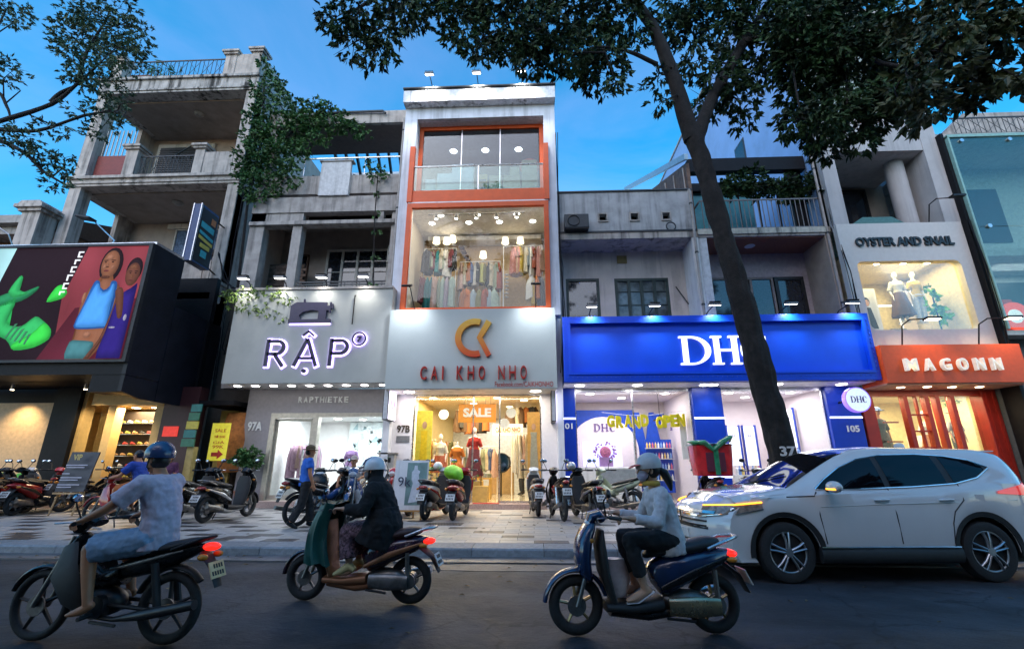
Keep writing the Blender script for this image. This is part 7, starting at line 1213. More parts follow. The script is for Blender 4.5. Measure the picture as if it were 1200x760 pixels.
def person(label, loc, rz, J, skin=m_sk, female=False, vox=.011, f=(1, 0, 0), shoes=None, grip=(True, True), group=None, faced=True, hup=(0, 0, 1)):
    """J: pel wai che nck head + sh/el/wr/hip/kn/an/toe as [left, right]; one continuous body, returns thing, head frame"""
    t = thing('person', label, 'person', loc, rz, group); mb = MB(); k = .92 if female else 1.0
    torso(mb, J['pel'], J['wai'], J['che'], J['nck'], (0, 1, 0), [(.12 * k, .09), (.155 * k, .115), (.125 * k, .095), (.155 * k, .11), (.12 * k, .085), (.055, .055)])
    mb.limb(J['nck'], V(J['head']) - V((0, 0, .04)), .055 * k, .050 * k)
    for i, s_ in ((0, 1), (1, -1)):
        sh, el, wr = V(J['sh'][i]), V(J['el'][i]), V(J['wr'][i]); mb.limb(V(J['che']) * .5 + sh * .5 + V((0, 0, .03)), sh, .065 * k, .056 * k); mb.limb(sh, el, .052 * k, .040 * k); mb.limb(el, el + (wr - el) * .35, .041 * k, .041 * k); mb.limb(el + (wr - el) * .35, wr, .041 * k, .027 * k)
        hand(mb, wr, (wr - el).normalized() * .55 + V(J['hd'][i]) if 'hd' in J else (wr - el), (0, 0, 1) if grip[i] else (0, s_, .3), s_ if grip[i] else 1, grip[i])
        hp, kn, an, toe = V(J['hip'][i]), V(J['kn'][i]), V(J['an'][i]), V(J['toe'][i]); mb.limb(hp, kn, .088 * k, .056 * k, 12); sh_ = kn + (an - kn) * .35; mb.limb(kn, sh_, .056 * k, .056 * k, 12); mb.limb(sh_, an, .056 * k, .036 * k, 12)
        heel = an - (toe - an).normalized() * .045 - V((0, 0, .035)); mb.sweep([heel, an + (toe - an) * .3 - V((0, 0, .03)), an + (toe - an) * .75 - V((0, 0, .012)), toe], [(.030, .030), (.038, .038), (.045, .024), (.034, .013)], (0, 1, 0), 10); mb.limb(an, heel, .034, .028)
    P, Mx, l = head(mb, J['head'], f, hup); body = mb.build('body', skin, t, fuse=vox)
    if faced: face(body, P, Mx)
    return t, P, Mx
def cloth(nm, m, t, parts, vox=.013):
    mb = MB()
    for p in parts:
        if p[0] == 's': mb.sweep(p[1], p[2], (0, 1, 0), 16)
        elif p[0] == 'c': mb.cyl(p[1], p[2], p[3], p[4], 14)
        elif p[0] == 'l': mb.limb(p[1], p[2], p[3], p[4], 12)
        else: mb.ell(p[1], p[2], 14, 8)
    o = mb.build(nm, m, t, fuse=vox); d = o.modifiers.new('folds', 'DISPLACE'); tx = bpy.data.textures.get('cloth folds') or bpy.data.textures.new('cloth folds', 'CLOUDS'); tx.noise_scale = .07; tx.noise_depth = 3; d.texture = tx; d.texture_coords = 'LOCAL'; d.strength = .034; d.mid_level = .45; return o
def shirt(nm, m, t, J, k=1.0, sleeve=1.0, hem=.55, ease=.02):
    pr = [('s', [V(J['pel']) - (V(J['wai']) - V(J['pel'])) * hem, J['pel'], J['wai'], J['che'], V(J['che']) + (V(J['nck']) - V(J['che'])) * .62, V(J['che']) + (V(J['nck']) - V(J['che'])) * .9], [(.165 * k + ease, .12 + ease), (.165 * k + ease, .12 + ease), (.14 * k + ease, .105 + ease), (.16 * k + ease, .112 + ease), (.125 * k + ease, .088 + ease), (.065 + ease * .4, .06 + ease * .4)])]
    for i in (0, 1):
        sh, el, wr = V(J['sh'][i]), V(J['el'][i]), V(J['wr'][i]); pr.append(('l', V(J['che']) * .5 + sh * .5 + V((0, 0, .03)), sh, .07 * k + ease * .6, .062 * k + ease * .6))
        if sleeve > 1: pr += [('l', sh, el, .058 * k + ease * .6, .05 * k + ease * .5), ('c', el, el + (wr - el) * (sleeve - 1), .050 * k + ease * .5, .036 * k + ease * .5)]
        else: pr.append(('c', sh, sh + (el - sh) * sleeve, .062 * k + ease * .6, .060 * k + ease * .9))
    return cloth(nm, m, t, pr)
def legs(nm, m, t, J, k=1.0, ln=1.9, ease=.014, flare=0):
    pr = [('s', [V(J['pel']) - (V(J['wai']) - V(J['pel'])) * .6, J['pel'], V(J['pel']) + (V(J['wai']) - V(J['pel'])) * .6], [(.13 * k, .10), (.165 * k + ease, .125 + ease), (.14 * k + ease, .105 + ease)])]
    for i in (0, 1):
        hp, kn, an = V(J['hip'][i]), V(J['kn'][i]), V(J['an'][i])
        if ln > 1: pr += [('l', hp, kn, .095 * k + ease, .064 * k + ease), ('c', kn, kn + (an - kn) * (ln - 1), .064 * k + ease, .048 + ease + flare)]
        else: pr += [('l', hp, hp + (kn - hp) * .1, .097 * k + ease, .095 * k + ease), ('c', hp, hp + (kn - hp) * ln, .097 * k + ease, .075 * k + ease + flare)]
    return cloth(nm, m, t, pr)
def helmet(t, P, Mx, m, brim=None, k=1.0, low=0):
    mb = MB(); c = P(-.008, 0, .045); rs = []
    for i in range(9):
        a = R(-14 + 104 * i / 8); rs.append([c + Mx @ V((.128 * k * math.cos(a) * math.cos(R(12 * j)), .112 * k * math.cos(a) * math.sin(R(12 * j)), .122 * k * math.sin(a))) for j in range(30)])
    h = mb.rings(rs).build('helmet', m, t, smooth=60)
    if brim: MB().sweep([P(.10, 0, .055), P(.15, 0, .048), P(.185, 0, .030)], [(.10, .008), (.085, .006), (.045, .004)], Mx @ V((0, 1, 0)), 14).build('brim', brim, h, smooth=60)
    st_ = MB(); st_.tube([P(.0, .095, .03), P(.03, .075, -.07), P(.05, 0, -.115), P(.03, -.075, -.07), P(0, -.095, .03)], .006, 6); st_.build('chin_strap', m_clad, h, smooth=60); return h
def sandals(t, J, m):
    for i in (0, 1):
        an, toe = V(J['an'][i]), V(J['toe'][i]); MB().sweep([an - (toe - an) * .5 - V((0, 0, .075)), an + (toe - an) * .4 - V((0, 0, .072)), toe - V((0, 0, .02))], [(.030, .006), (.040, .006), (.032, .005)], (0, 1, 0), 10).build('sandal', m, t, smooth=60)
def shoesf(t, J, m):
    for i in (0, 1):
        an, toe = V(J['an'][i]), V(J['toe'][i]); MB().sweep([an - (toe - an).normalized() * .07 - V((0, 0, .03)), an - V((0, 0, .015)), an + (toe - an) * .6 - V((0, 0, .02)), toe + (toe - an).normalized() * .02], [(.036, .036), (.046, .052), (.050, .038), (.034, .02)], (0, 1, 0), 12).build('shoe', m, t, smooth=60)
# --- woman in the grey top
J = dict(pel=(-.27, 0, .80), wai=(-.25, 0, .95), che=(-.20, 0, 1.12), nck=(-.17, 0, 1.27), head=(-.125, 0, 1.415), sh=[(-.18, .165, 1.19), (-.18, -.165, 1.19)], el=[(-.10, .25, .96), (-.10, -.25, .96)], wr=[(.17, .27, 1.00), (.17, -.27, 1.00)], hip=[(-.26, .085, .79), (-.26, -.085, .79)], kn=[(.14, .11, .80), (.14, -.11, .80)], an=[(.03, .11, .40), (.06, -.11, .40)], toe=[(.20, .11, .30), (.23, -.11, .30)], hd=[(.5, 0, 0), (.5, 0, 0)])
t, P, Mx = person('woman riding the midnight blue scooter in a grey long-sleeved top, cap helmet and face mask', (.98, 4.72, .002), girl_ang, J, m_sk, True, .008, f=(1, 0, -.08))
shirt('shirt', M('soft grey knit', (.58, .54, .55), .9, var=.08, scl=30), t, J, .92, 1.82, .9, .022); legs('trousers', M('black cotton', (.014, .014, .017), .85), t, J, .92, 1.75, .012)
helmet(t, P, Mx, M('grey cap helmet', (.56, .54, .54), .45), M('red brim', (.42, .03, .03), .5)); MB().ell(P(.052, 0, -.045), (.060, .070, .062), 14, 8, Mx).build('face_mask', M('lavender mask', (.48, .44, .56), .8), t, smooth=60)
hb_ = MB(); hb_.ell(P(-.03, 0, .01), (.092, .088, .10), 14, 8, Mx); hb_.sweep([P(-.10, 0, .0), P(-.16, 0, -.04), P(-.20, 0, -.12), P(-.215, 0, -.21)], [(.035, .03), (.05, .045), (.045, .04), (.012, .012)], (0, 1, 0), 10); hb_.build('hair', m_hair, t, smooth=60); MB().torus(P(-.02, 0, -.125), .066, .024, Mx @ V((0, 0, 1)), n=20).build('scarf', M('mustard scarf', (.48, .30, .05), .8), t, smooth=60); sandals(t, J, M('white sole', (.6, .58, .6), .6))
bag = tag(MB().sweep([(0, 0, .0), (0, 0, .14), (0, 0, .30)], [(.10, .07), (.14, .10), (.09, .06)], (1, 0, 0), 14).xform(Matrix.Translation((.72, 4.70, .31))).build('plastic_bag', M('translucent bag', (.52, .42, .40), .4, var=.2), smooth=60), 'pale plastic bag standing on the footboard of the midnight blue scooter', 'bag')
# --- rider in the long black coat
J = dict(pel=(-.30, 0, .80), wai=(-.27, 0, .97), che=(-.20, 0, 1.16), nck=(-.14, 0, 1.31), head=(-.08, 0, 1.44), sh=[(-.17, .18, 1.23), (-.17, -.18, 1.23)], el=[(-.10, .27, 1.0), (-.10, -.27, 1.0)], wr=[(.15, .26, 1.02), (.15, -.26, 1.02)], hip=[(-.29, .09, .79), (-.29, -.09, .79)], kn=[(.12, .13, .76), (.12, -.13, .76)], an=[(.06, .13, .38), (.06, -.13, .38)], toe=[(.22, .13, .31), (.22, -.13, .31)], hd=[(.5, 0, 0), (.5, 0, 0)])
t, P, Mx = person('person in a long black coat and white and blue helmet on the plum scooter', (-1.93, 5.60, .002), R(180 - 5), J, m_sk, False, .008, f=(1, 0, -.05))
m_bc = M('black coat cloth', (.010, .010, .011), .9, var=.2); shirt('coat', m_bc, t, J, 1.05, 1.85, .6, .045)
cloth('coat_skirt', m_bc, t, [('s', [(-.25, 0, 1.02), (-.27, 0, .86), (-.22, 0, .74), (-.18, 0, .62)], [(.20, .17), (.26, .22), (.27, .27), (.27, .30)])])
floral = M('floral cloth', (.16, .09, .11), .85, var=.85, scl=38); legs('trousers', floral, t, J, 1.0, 1.72, .03, .02)
helmet(t, P, Mx, M('white and blue helmet', (.74, .74, .76), .3, var=.15, scl=5, coat=.4), M('blue visor', (.10, .16, .30), .3), 1.06); MB().sweep([P(.02, 0, .165), P(.09, 0, .135), P(.118, 0, .075)], [(.05, .012), (.07, .012), (.085, .010)], (0, 1, 0), 12).build('helmet_stripe', M('blue flash', (.04, .12, .34), .3), t, smooth=60)
hood = MB(); hood.ell(P(-.03, 0, -.02), (.10, .095, .13), 14, 9, Mx); hood.sweep([P(-.02, 0, -.08), P(-.06, 0, -.16), P(-.10, 0, -.26)], [(.10, .09), (.14, .12), (.19, .14)], (0, 1, 0), 14); hood.build('hood', m_bc, t, fuse=.012); MB().ell(P(.055, 0, -.05), (.055, .066, .058), 12, 8, Mx).build('face_mask', M('grey mask', (.25, .25, .27), .8), t, smooth=60)
for i in (0, 1): an, toe = V(J['an'][i]), V(J['toe'][i]); MB().sweep([an - (toe - an) * .4 - V((0, 0, .05)), an + V((0, 0, .02)), an + (toe - an) * .6, toe + V((.02, 0, 0))], [(.04, .03), (.055, .06), (.052, .045), (.035, .02)], (0, 1, 0), 12).build('shoe', M('straw yellow shoe', (.52, .44, .20), .6), t, smooth=60)
tp = MB(); rs = []                                            # green rain cape draped over handlebar and leg shield
for i in range(13):
    q = i / 12; rs.append([])
    for j in range(25):
        a = R(-125 + 250 * j / 24); rx = .14 + .10 * q; ry = .24 - .03 * q; fold = 1 + .10 * math.sin(j * 1.9 + q * 2) * (.3 + q); rs[-1].append(V((.36 + .10 * math.sin(q * 2.6) + rx * math.cos(a) * fold, ry * math.sin(a) * fold, 1.07 - .66 * q + .02 * math.sin(j * 1.3))))
    rs[-1] += [p * .985 + V((.36, 0, .7)) * .015 for p in rs[-1][::-1]]
cape = tag(tp.rings(rs).build('rain_cape', M('dark teal nylon', (.010, .085, .075), .38, var=.25, scl=4), smooth=60), 'dark teal rain cape draped over the front of the plum scooter', 'rain cape'); cape.location = (-1.93, 5.60, .002); cape.rotation_euler.z = R(180 - 5)
# --- barefoot man
J = dict(pel=(-.36, 0, .86), wai=(-.36, 0, 1.02), che=(-.31, 0, 1.24), nck=(-.26, 0, 1.41), head=(-.20, 0, 1.545), sh=[(-.27, .20, 1.33), (-.27, -.20, 1.33)], el=[(-.06, .29, 1.12), (-.06, -.29, 1.12)], wr=[(.12, .30, 1.03), (.12, -.30, 1.03)], hip=[(-.35, .09, .85), (-.35, -.09, .85)], kn=[(.10, .20, .78), (.10, -.20, .78)], an=[(-.02, .22, .36), (-.02, -.22, .36)], toe=[(.13, .23, .275), (.13, -.23, .275)], hd=[(.5, 0, -.1), (.5, 0, -.1)])
t, P, Mx = person('barefoot man in lavender grey T-shirt and blue shorts on the black motorcycle', (-3.64, 4.32, .002), R(180 - 2), J, m_skd, False, .008, f=(1, -.1, 0))
shirt('shirt', M('lavender grey jersey', (.56, .46, .54), .9, var=.08, scl=30), t, J, 1.06, .72, .62, .026); legs('shorts', M('denim blue cotton', (.26, .36, .50), .85, var=.12, scl=20), t, J, 1.05, .92, .022, .02)
helmet(t, P, Mx, M('dark blue helmet', (.025, .05, .13), .25, coat=.5), M('blue brim', (.03, .07, .16), .4), 1.07); MB().ell(P(-.03, 0, -.01), (.088, .082, .085), 14, 8, Mx).build('hair', m_hair, t, smooth=60)
# --- standing, sitting and waiting people
def stand(label, loc, rz, skin, female=False, stride=.0, arms=((.03, .02), (.03, .02)), f=(1, 0, 0), h=1.0, faced=True, bend=((0, 0), (0, 0))):
    J = dict(pel=(0, 0, .93), wai=(0, 0, 1.08), che=(.0, 0, 1.28), nck=(.0, 0, 1.45), head=(.02, 0, 1.58), sh=[(0, .19, 1.38), (0, -.19, 1.38)], el=[(-.02 + bend[0][0], .25, 1.12), (-.02 + bend[1][0], -.25, 1.12)], wr=[(.05 + arms[0][0], .26, .90 + arms[0][1]), (.05 + arms[1][0], -.26, .90 + arms[1][1])], hip=[(0, .09, .90), (0, -.09, .90)], kn=[(.03 + stride * .5, .10, .48), (.03 - stride * .35, -.10, .48)], an=[(stride * .8, .10, .09), (-stride, -.10, .09 + stride * .15)], toe=[(.15 + stride * .8, .11, .025), (.14 - stride, -.11, .025)])
    for k_, v in J.items(): J[k_] = [tuple(V(p) * h) for p in v] if isinstance(v, list) else tuple(V(v) * h)
    t, P, Mx = person(label, loc, rz, J, skin, female, .012, f, grip=(False, False), faced=faced); return t, P, Mx, J
t, P, Mx, J = stand('man in a bright blue polo shirt and brown hat walking beside a dark motorcycle', (-4.92, 10.42, .151), R(35), m_skd, stride=.24, h=.98, bend=((.04, 0), (.04, 0)), arms=((.12, .05), (.05, 0)))
shirt('shirt', M('bright blue polo', (.02, .13, .55), .8, var=.06), t, J, 1.03, .6, .5, .02); legs('trousers', M('black trousers', (.012, .012, .014), .85), t, J, 1, 1.92, .02, .01); shoesf(t, J, m_blkp); hm_ = MB(); hm_.ell(P(-.005, 0, .08), (.105, .09, .075), 14, 8, Mx); hm_.lathe([(.06, -.005), (.165, -.014), (.168, -.006), (.06, .012)], P(0, 0, .05), 22, Mx @ V((.06, 0, 1))); hm_.build('hat', M('brown felt', (.13, .09, .05), .9), t, smooth=60); MB().ell(P(-.035, 0, .0), (.075, .078, .08), 12, 8, Mx).build('hair', m_hair, t, smooth=60)
J = dict(pel=(-.1, 0, .74), wai=(-.1, 0, .90), che=(-.06, 0, 1.08), nck=(-.03, 0, 1.24), head=(.01, 0, 1.365), sh=[(-.05, .19, 1.17), (-.05, -.19, 1.17)], el=[(.12, .33, 1.02), (.10, -.30, .96)], wr=[(.33, .26, .98), (.28, -.27, .84)], hip=[(-.08, .10, .73), (-.08, -.10, .73)], kn=[(.32, .22, .66), (.32, -.22, .66)], an=[(.26, .26, .26), (.26, -.26, .26)], toe=[(.42, .27, .21), (.42, -.27, .21)])
t, P, Mx = person('man in a white T-shirt and pale cap sitting on the blue motorcycle facing the street', (-4.40, 11.75, .151), R(-82), J, m_skd, False, .012, grip=(True, True))
shirt('shirt', M('white jersey', (.62, .62, .62), .9), t, J, 1.05, .6, .5, .022); legs('trousers', M('pale grey trousers', (.42, .42, .43), .85), t, J, 1, 1.9, .022); sandals(t, J, m_clad); hm_ = MB(); hm_.ell(P(-.01, 0, .06), (.105, .088, .08), 14, 8, Mx); hm_.sweep([P(.07, 0, .05), P(.13, 0, .045), P(.16, 0, .035)], [(.07, .012), (.07, .007), (.04, .005)], Mx @ V((0, 1, 0)), 12); hm_.build('cap', M('pale pink cap', (.50, .40, .36), .8), t, smooth=60)
J = dict(pel=(-.32, 0, .86), wai=(-.30, 0, 1.0), che=(-.24, 0, 1.18), nck=(-.18, 0, 1.34), head=(-.12, 0, 1.47), sh=[(-.2, .19, 1.27), (-.2, -.19, 1.27)], el=[(-.04, .27, 1.05), (-.04, -.27, 1.05)], wr=[(.14, .3, 1.0), (.14, -.3, 1.0)], hip=[(-.3, .09, .85), (-.3, -.09, .85)], kn=[(.08, .18, .76), (.08, -.18, .76)], an=[(-.02, .22, .36), (-.02, -.22, .36)], toe=[(.13, .23, .29), (.13, -.23, .29)])
t, P, Mx = person('man in royal blue shirt and orange shorts on the red motorcycle', (-8.9, 10.4, .151), R(176), J, m_skd, False, .012)
shirt('shirt', M('royal blue cotton', (.02, .06, .33), .8), t, J, 1.03, .7, .5, .022); legs('shorts', M('burnt orange cotton', (.42, .12, .03), .85), t, J, 1, .95, .02); MB().ell(P(-.015, 0, .03), (.10, .085, .10), 14, 8, Mx).build('hair', m_hair, t, smooth=60); sandals(t, J, m_clad)
t, P, Mx, J = stand('woman in a dark purple outfit standing beside the mustard post', (-10.75, 13.9, .151), R(-70), m_skd, True, h=.93, arms=((.12, .2), (.02, .0)))
shirt('shirt', M('purple cotton', (.10, .03, .08), .85), t, J, .95, 1.6, .6, .02); legs('trousers', M('dark purple cotton', (.06, .02, .05), .85), t, J, .95, 1.92, .03, .01); MB().ell(P(-.03, 0, .02), (.095, .09, .12), 14, 8, Mx).build('hair', m_hair, t, smooth=60); shoesf(t, J, m_clad)
t, P, Mx, J = stand('shop visitor in dark clothes standing deep inside the orange shop', (-.45, 19.6, .30), R(200), m_sk, True, h=.95, faced=False)
shirt('shirt', M('dark jacket', (.03, .03, .035), .85), t, J, .95, 1.85, .7, .025); legs('trousers', M('dark jeans', (.03, .035, .05), .85), t, J, .95, 1.92, .02); MB().ell(P(-.02, 0, .02), (.10, .09, .12), 14, 8, Mx).build('hair', m_hair, t, smooth=60); shoesf(t, J, m_clad)
t, P, Mx, J = stand('passer-by in a blue shirt behind the white car at the right edge', (12.15, 11.8, .151), R(180), m_skd, h=.97, stride=.15)
shirt('shirt', M('steel blue shirt', (.10, .18, .34), .85), t, J, 1.02, .7, .55, .02); legs('trousers', M('navy trousers', (.03, .035, .06), .85), t, J, 1, 1.92, .02); MB().ell(P(-.015, 0, .03), (.10, .085, .10), 14, 8, Mx).build('hair', m_hair, t, smooth=60); shoesf(t, J, m_clad)

for o in list(col.objects):                                   # the riders and their machines are of slightly small build
    if o.parent is None and o.type in ('EMPTY', 'MESH') and o.get('label'):
        for key, k in (('midnight blue scooter', .97), ('plum scooter', .94), ('black motorcycle with a glowing', .95), ('on the black motorcycle', .95)):
            if key in o['label'] and 'bag' not in o['label'] and 'behind' not in o['label']: o.scale = (k, k, k)
# ================================================================ stock in the shops: garments, mannequins, racks, lamps, signs
rg_ = random.Random(9)
CLO = {}
def cm(n, c): CLO[n] = M('cloth ' + n, tuple(q * .6 for q in c), .85, var=.14, scl=14); return CLO[n]
for n, c in dict(teal=(.02, .22, .25), black=(.02, .02, .022), charcoal=(.07, .07, .08), cream=(.62, .56, .44), white=(.72, .71, .68), sage=(.32, .38, .28), olive=(.22, .21, .08), lavender=(.42, .36, .46), rose=(.55, .25, .23), blush=(.62, .42, .36), brick=(.38, .09, .05), rust=(.48, .16, .04), yellow=(.68, .50, .08), lime=(.55, .56, .18), blue=(.08, .14, .34), sky=(.36, .46, .55), burgundy=(.18, .03, .045), pink=(.66, .42, .55), violet=(.40, .24, .50), orange=(.72, .20, .02), red=(.55, .03, .02), mint=(.42, .55, .50), brown=(.16, .09, .055), floral=(.40, .20, .18)).items(): cm(n, c)
ORD = ['first', 'second', 'third', 'fourth', 'fifth', 'sixth', 'seventh', 'eighth', 'ninth', 'tenth', 'eleventh', 'twelfth', 'thirteenth', 'fourteenth']
def garment(nm, label, x, y, zt, ln, colr, w=.085, dp=.20, group=None, turn=0, flare=1.2, sleeves=True):
    t = thing(nm, label, 'garment', (x, y, zt - ln), turn, group); sd = rg_.random() * 50; rs = []; n = 14
    for i in range(9):
        q = i / 8; z = ln * (1 - q); ww = w * (.18 + .82 * min(1, q * 3.2)) * (1 + (flare - 1) * q) ; dd = dp * (.25 + .75 * min(1, q * 7)) * (1 + (flare - 1) * q * .6)
        rs.append([V((ww * math.cos(a) * (1 + .28 * math.sin(3 * a + sd + q) * min(1, q * 3)), dd * math.sin(a) * (1 + .14 * math.sin(5 * a + sd * 2) * q), z + .02 * math.sin(2 * a + sd) * q)) for a in [2 * math.pi * j / n for j in range(n)]])
    MB().rings(rs).build('cloth', CLO[colr], t, smooth=70)
    if sleeves:
        for s_ in (-1, 1): MB().sweep([(0, s_ * dp * .8, ln * .96), (w * .3, s_ * (dp + .03), ln * .82), (w * .5, s_ * (dp + .02), ln * .60)], [(.035, .04), (.05, .04), (.045, .035)], (1, 0, 0), 8).build('sleeve', CLO[colr], t, smooth=60)
    MB().tube([(0, 0, ln - .01), (0, 0, ln + .05), (0, .02, ln + .08), (0, .03, ln + .06)], .005, 5).build('hook', m_steel, t); return t
def row(x0, x1, n, y, zt, cols, ln, where, nm='dress', jit=.12, **k):
    for i in range(n):
        c = cols[i % len(cols)]; garment(nm, f'{c} {nm}, {ORD[i]} from the left {where}', x0 + (x1 - x0) * (i + .5) / n, y, zt, ln * rg_.uniform(1 - 2.2 * jit, 1 + jit), c, w=(x1 - x0) / n * rg_.uniform(.7, 1.0), turn=rg_.uniform(-.5, .5), group='clothes ' + where, sleeves=rg_.random() < .6, **k)
def rack(label, x0, x1, y, z0, z1, cat='rack'):
    t = thing('clothes_rack', label, 'clothes rack', ((x0 + x1) / 2, y, z0), ab=True); MB().tube([(x0, y, z1), (x1, y, z1)], .018, 8).build('rail', m_white, t)
    for x in (x0, x1): MB().tube([(x, y, z0), (x, y, z1)], .018, 8).build('upright', m_white, t)
    return t
def shade_lamp(x, y, z, label, w=.15):
    t = thing('table_lamp', label, 'lamp', (x, y, z), ab=True, group='white table lamps over the racks'); MB().cyl((x, y, z), (x, y, z + .22), .014).build('stem', m_white, t); MB().cyl((x, y, z), (x, y, z + .02), .07, n=14).build('foot', m_white, t); MB().lathe([(w, 0), (w * .8, .24), (w * .78, .24), (w * .97, .0)], (x, y, z + .18), 18).build('lamp_shade', M('lit linen shade', (.8, .74, .62), .8, em=(1, .86, .64), es=.75), t, smooth=50)
# second floor of the orange shop
rack('tall white clothes rack at the left of the lit upper floor', -4.15, -2.9, 16.5, 6.56, 9.55); rack('lower white clothes rack in the middle of the lit upper floor', -2.8, -1.2, 16.9, 6.56, 9.15); rack('tall white clothes rack at the right of the lit upper floor', -1.05, .45, 16.5, 6.56, 9.6)
row(-4.15, -2.95, 10, 16.5, 9.47, ['charcoal', 'black', 'sage', 'burgundy', 'teal', 'cream', 'sage', 'white', 'burgundy', 'black'], 1.05, 'on the top left rack upstairs')
row(-4.15, -2.95, 8, 16.3, 8.25, ['burgundy', 'teal', 'teal', 'blush', 'sage', 'mint', 'lavender', 'mint'], 1.35, 'on the bottom left rail upstairs')
row(-2.8, -1.2, 12, 16.9, 9.07, ['blush', 'cream', 'rust', 'blue', 'white', 'black', 'lime', 'olive', 'charcoal', 'cream', 'sage', 'brick'], 1.1, 'on the low middle rack upstairs')
row(-2.7, -1.3, 7, 16.6, 7.85, ['rust', 'orange', 'sky', 'olive', 'brick', 'sky', 'mint'], 1.0, 'on the low middle shelf upstairs', 'skirt')
row(-.75, .45, 10, 16.5, 9.52, ['rose', 'blush', 'rose', 'yellow', 'cream', 'sky', 'white', 'brick', 'rose', 'blush'], 1.15, 'on the top right rack upstairs')
row(-.1, .45, 4, 16.3, 8.2, ['white', 'yellow', 'orange', 'charcoal'], 1.1, 'on the bottom right rail upstairs', 'skirt')
for x, y, z, l in ((-3.75, 16.7, 9.72, 'lit white lamp at the left end of the top left rack'), (-3.4, 17.0, 9.85, 'lit white lamp set back between two others over the left rack'), (-3.1, 16.7, 9.78, 'lit white lamp at the right end of the top left rack'), (-1.9, 17.0, 9.2, 'lit white lamp standing over the low middle rack'), (-1.0, 16.8, 9.7, 'lit white lamp over the white coat'), (-.4, 16.8, 9.7, 'lit white lamp over the rose dresses')): shade_lamp(x, y, z, l)
st_ = thing('staircase', 'dark stair stringer rising behind the left rack upstairs', 'stairs', (-2.8, 17.4, 8.5), ab=True)
for i in range(7): B('step', m_brown, st_, (-2.95 + .1 * i, -2.75 + .1 * i, 17.3, 17.6, 10.0 - .2 * i, 10.06 - .2 * i))
fl_ = thing('paper_garland', 'hanging garland of white paper fans beside the right rack upstairs', 'garland', (-.9, 16.5, 7.2), ab=True)
for i in range(7): MB().lathe([(.01, .0), (.09, .05), (.02, .1)], (-.92, 16.4, 8.3 - .15 * i), 10).build('paper_fan', CLO['white'], fl_)
def mannequin(label, x, y, z, rz, top, bottom, skirt=True, hat=None, h=1.0, bodym=None, pedestal=.0, headm=None, long=.75, headless=False):
    t = thing('mannequin', label, 'mannequin', (x, y, z), rz, 'dressed mannequins in the shop windows'); bm_ = bodym or m_white; mb = MB()
    mb.sweep([(0, 0, .86), (0, 0, .98), (.01, 0, 1.12), (.02, 0, 1.28), (0, 0, 1.42), (0, 0, 1.48)], [(.15, .10), (.14, .10), (.10, .08), (.14, .105), (.12, .07), (.045, .045)], (0, 1, 0), 14); mb.limb((0, 0, 1.46), (.01, 0, 1.56), .045, .04)
    for s_ in (-1, 1): mb.limb((0, s_ * .15, 1.38), (-.02, s_ * .22, 1.12), .05, .038); mb.limb((-.02, s_ * .22, 1.12), (.06, s_ * .2, .90), .037, .026); mb.sweep([(.06, s_ * .2, .90), (.08, s_ * .2, .82), (.09, s_ * .2, .74)], [(.024, .014), (.03, .014), (.015, .01)], (1, 0, 0), 8); mb.limb((0, s_ * .085, .88), (.02, s_ * .08, .46), .085, .052); mb.limb((.02, s_ * .08, .46), (0, s_ * .08, .08), .05, .032); mb.sweep([(-.03, s_ * .08, .04), (.06, s_ * .08, .04), (.16, s_ * .08, .02)], [(.03, .035), (.035, .03), (.025, .015)], (0, 1, 0), 8)
    if not headless: mb.ell((.02, 0, 1.64), (.085, .07, .11), 14, 9)
    mb.build('body', bm_, t, fuse=.012); tp = MB(); tp.sweep([(0, 0, .84), (0, 0, .98), (.01, 0, 1.12), (.02, 0, 1.28), (0, 0, 1.40), (0, 0, 1.44)], [(.18, .13), (.165, .12), (.125, .10), (.165, .125), (.15, .09), (.08, .06)], (0, 1, 0), 18)
    for s_ in (-1, 1): tp.cyl((0, s_ * .13, 1.38), (-.02, s_ * .23, 1.10), .07, .065)
    tp.build('top', CLO[top], t, fuse=.013)
    if skirt:
        rs = [[V(((.15 + .14 * q) * math.cos(a) * (1 + .10 * math.sin(7 * a) * q), (.17 + .15 * q) * math.sin(a) * (1 + .10 * math.sin(7 * a) * q), 1.02 - long * q)) for a in [2 * math.pi * j / 28 for j in range(28)]] for q in (0, .25, .5, .75, 1)]; MB().rings(rs).build('skirt', CLO[bottom], t, smooth=60)
    else:
        lg = MB(); lg.sweep([(0, 0, .82), (0, 0, .92), (0, 0, 1.02)], [(.16, .12), (.175, .13), (.15, .11)], (0, 1, 0), 14)
        for s_ in (-1, 1): lg.cyl((0, s_ * .088, .88), (.0, s_ * .09, .14), .10, .075)
        lg.build('trousers', CLO[bottom], t, fuse=.013)
    if hat: hm_ = MB(); hm_.ell((.02, 0, 1.72), (.11, .095, .08), 14, 8); hm_.lathe([(.07, 0), (.19, -.02), (.19, -.01), (.07, .02)], (.02, 0, 1.70), 22); hm_.build('hat', CLO[hat], t, smooth=60)
    MB().lathe([(.001, 0), (.16, 0), (.16, .015), (.02, .02), (.015, .5), (.001, .5)], (-.05, 0, 0), 16).build('stand', m_steel, t)
    t.scale = (h, h, h); return t
FY = -math.pi / 2
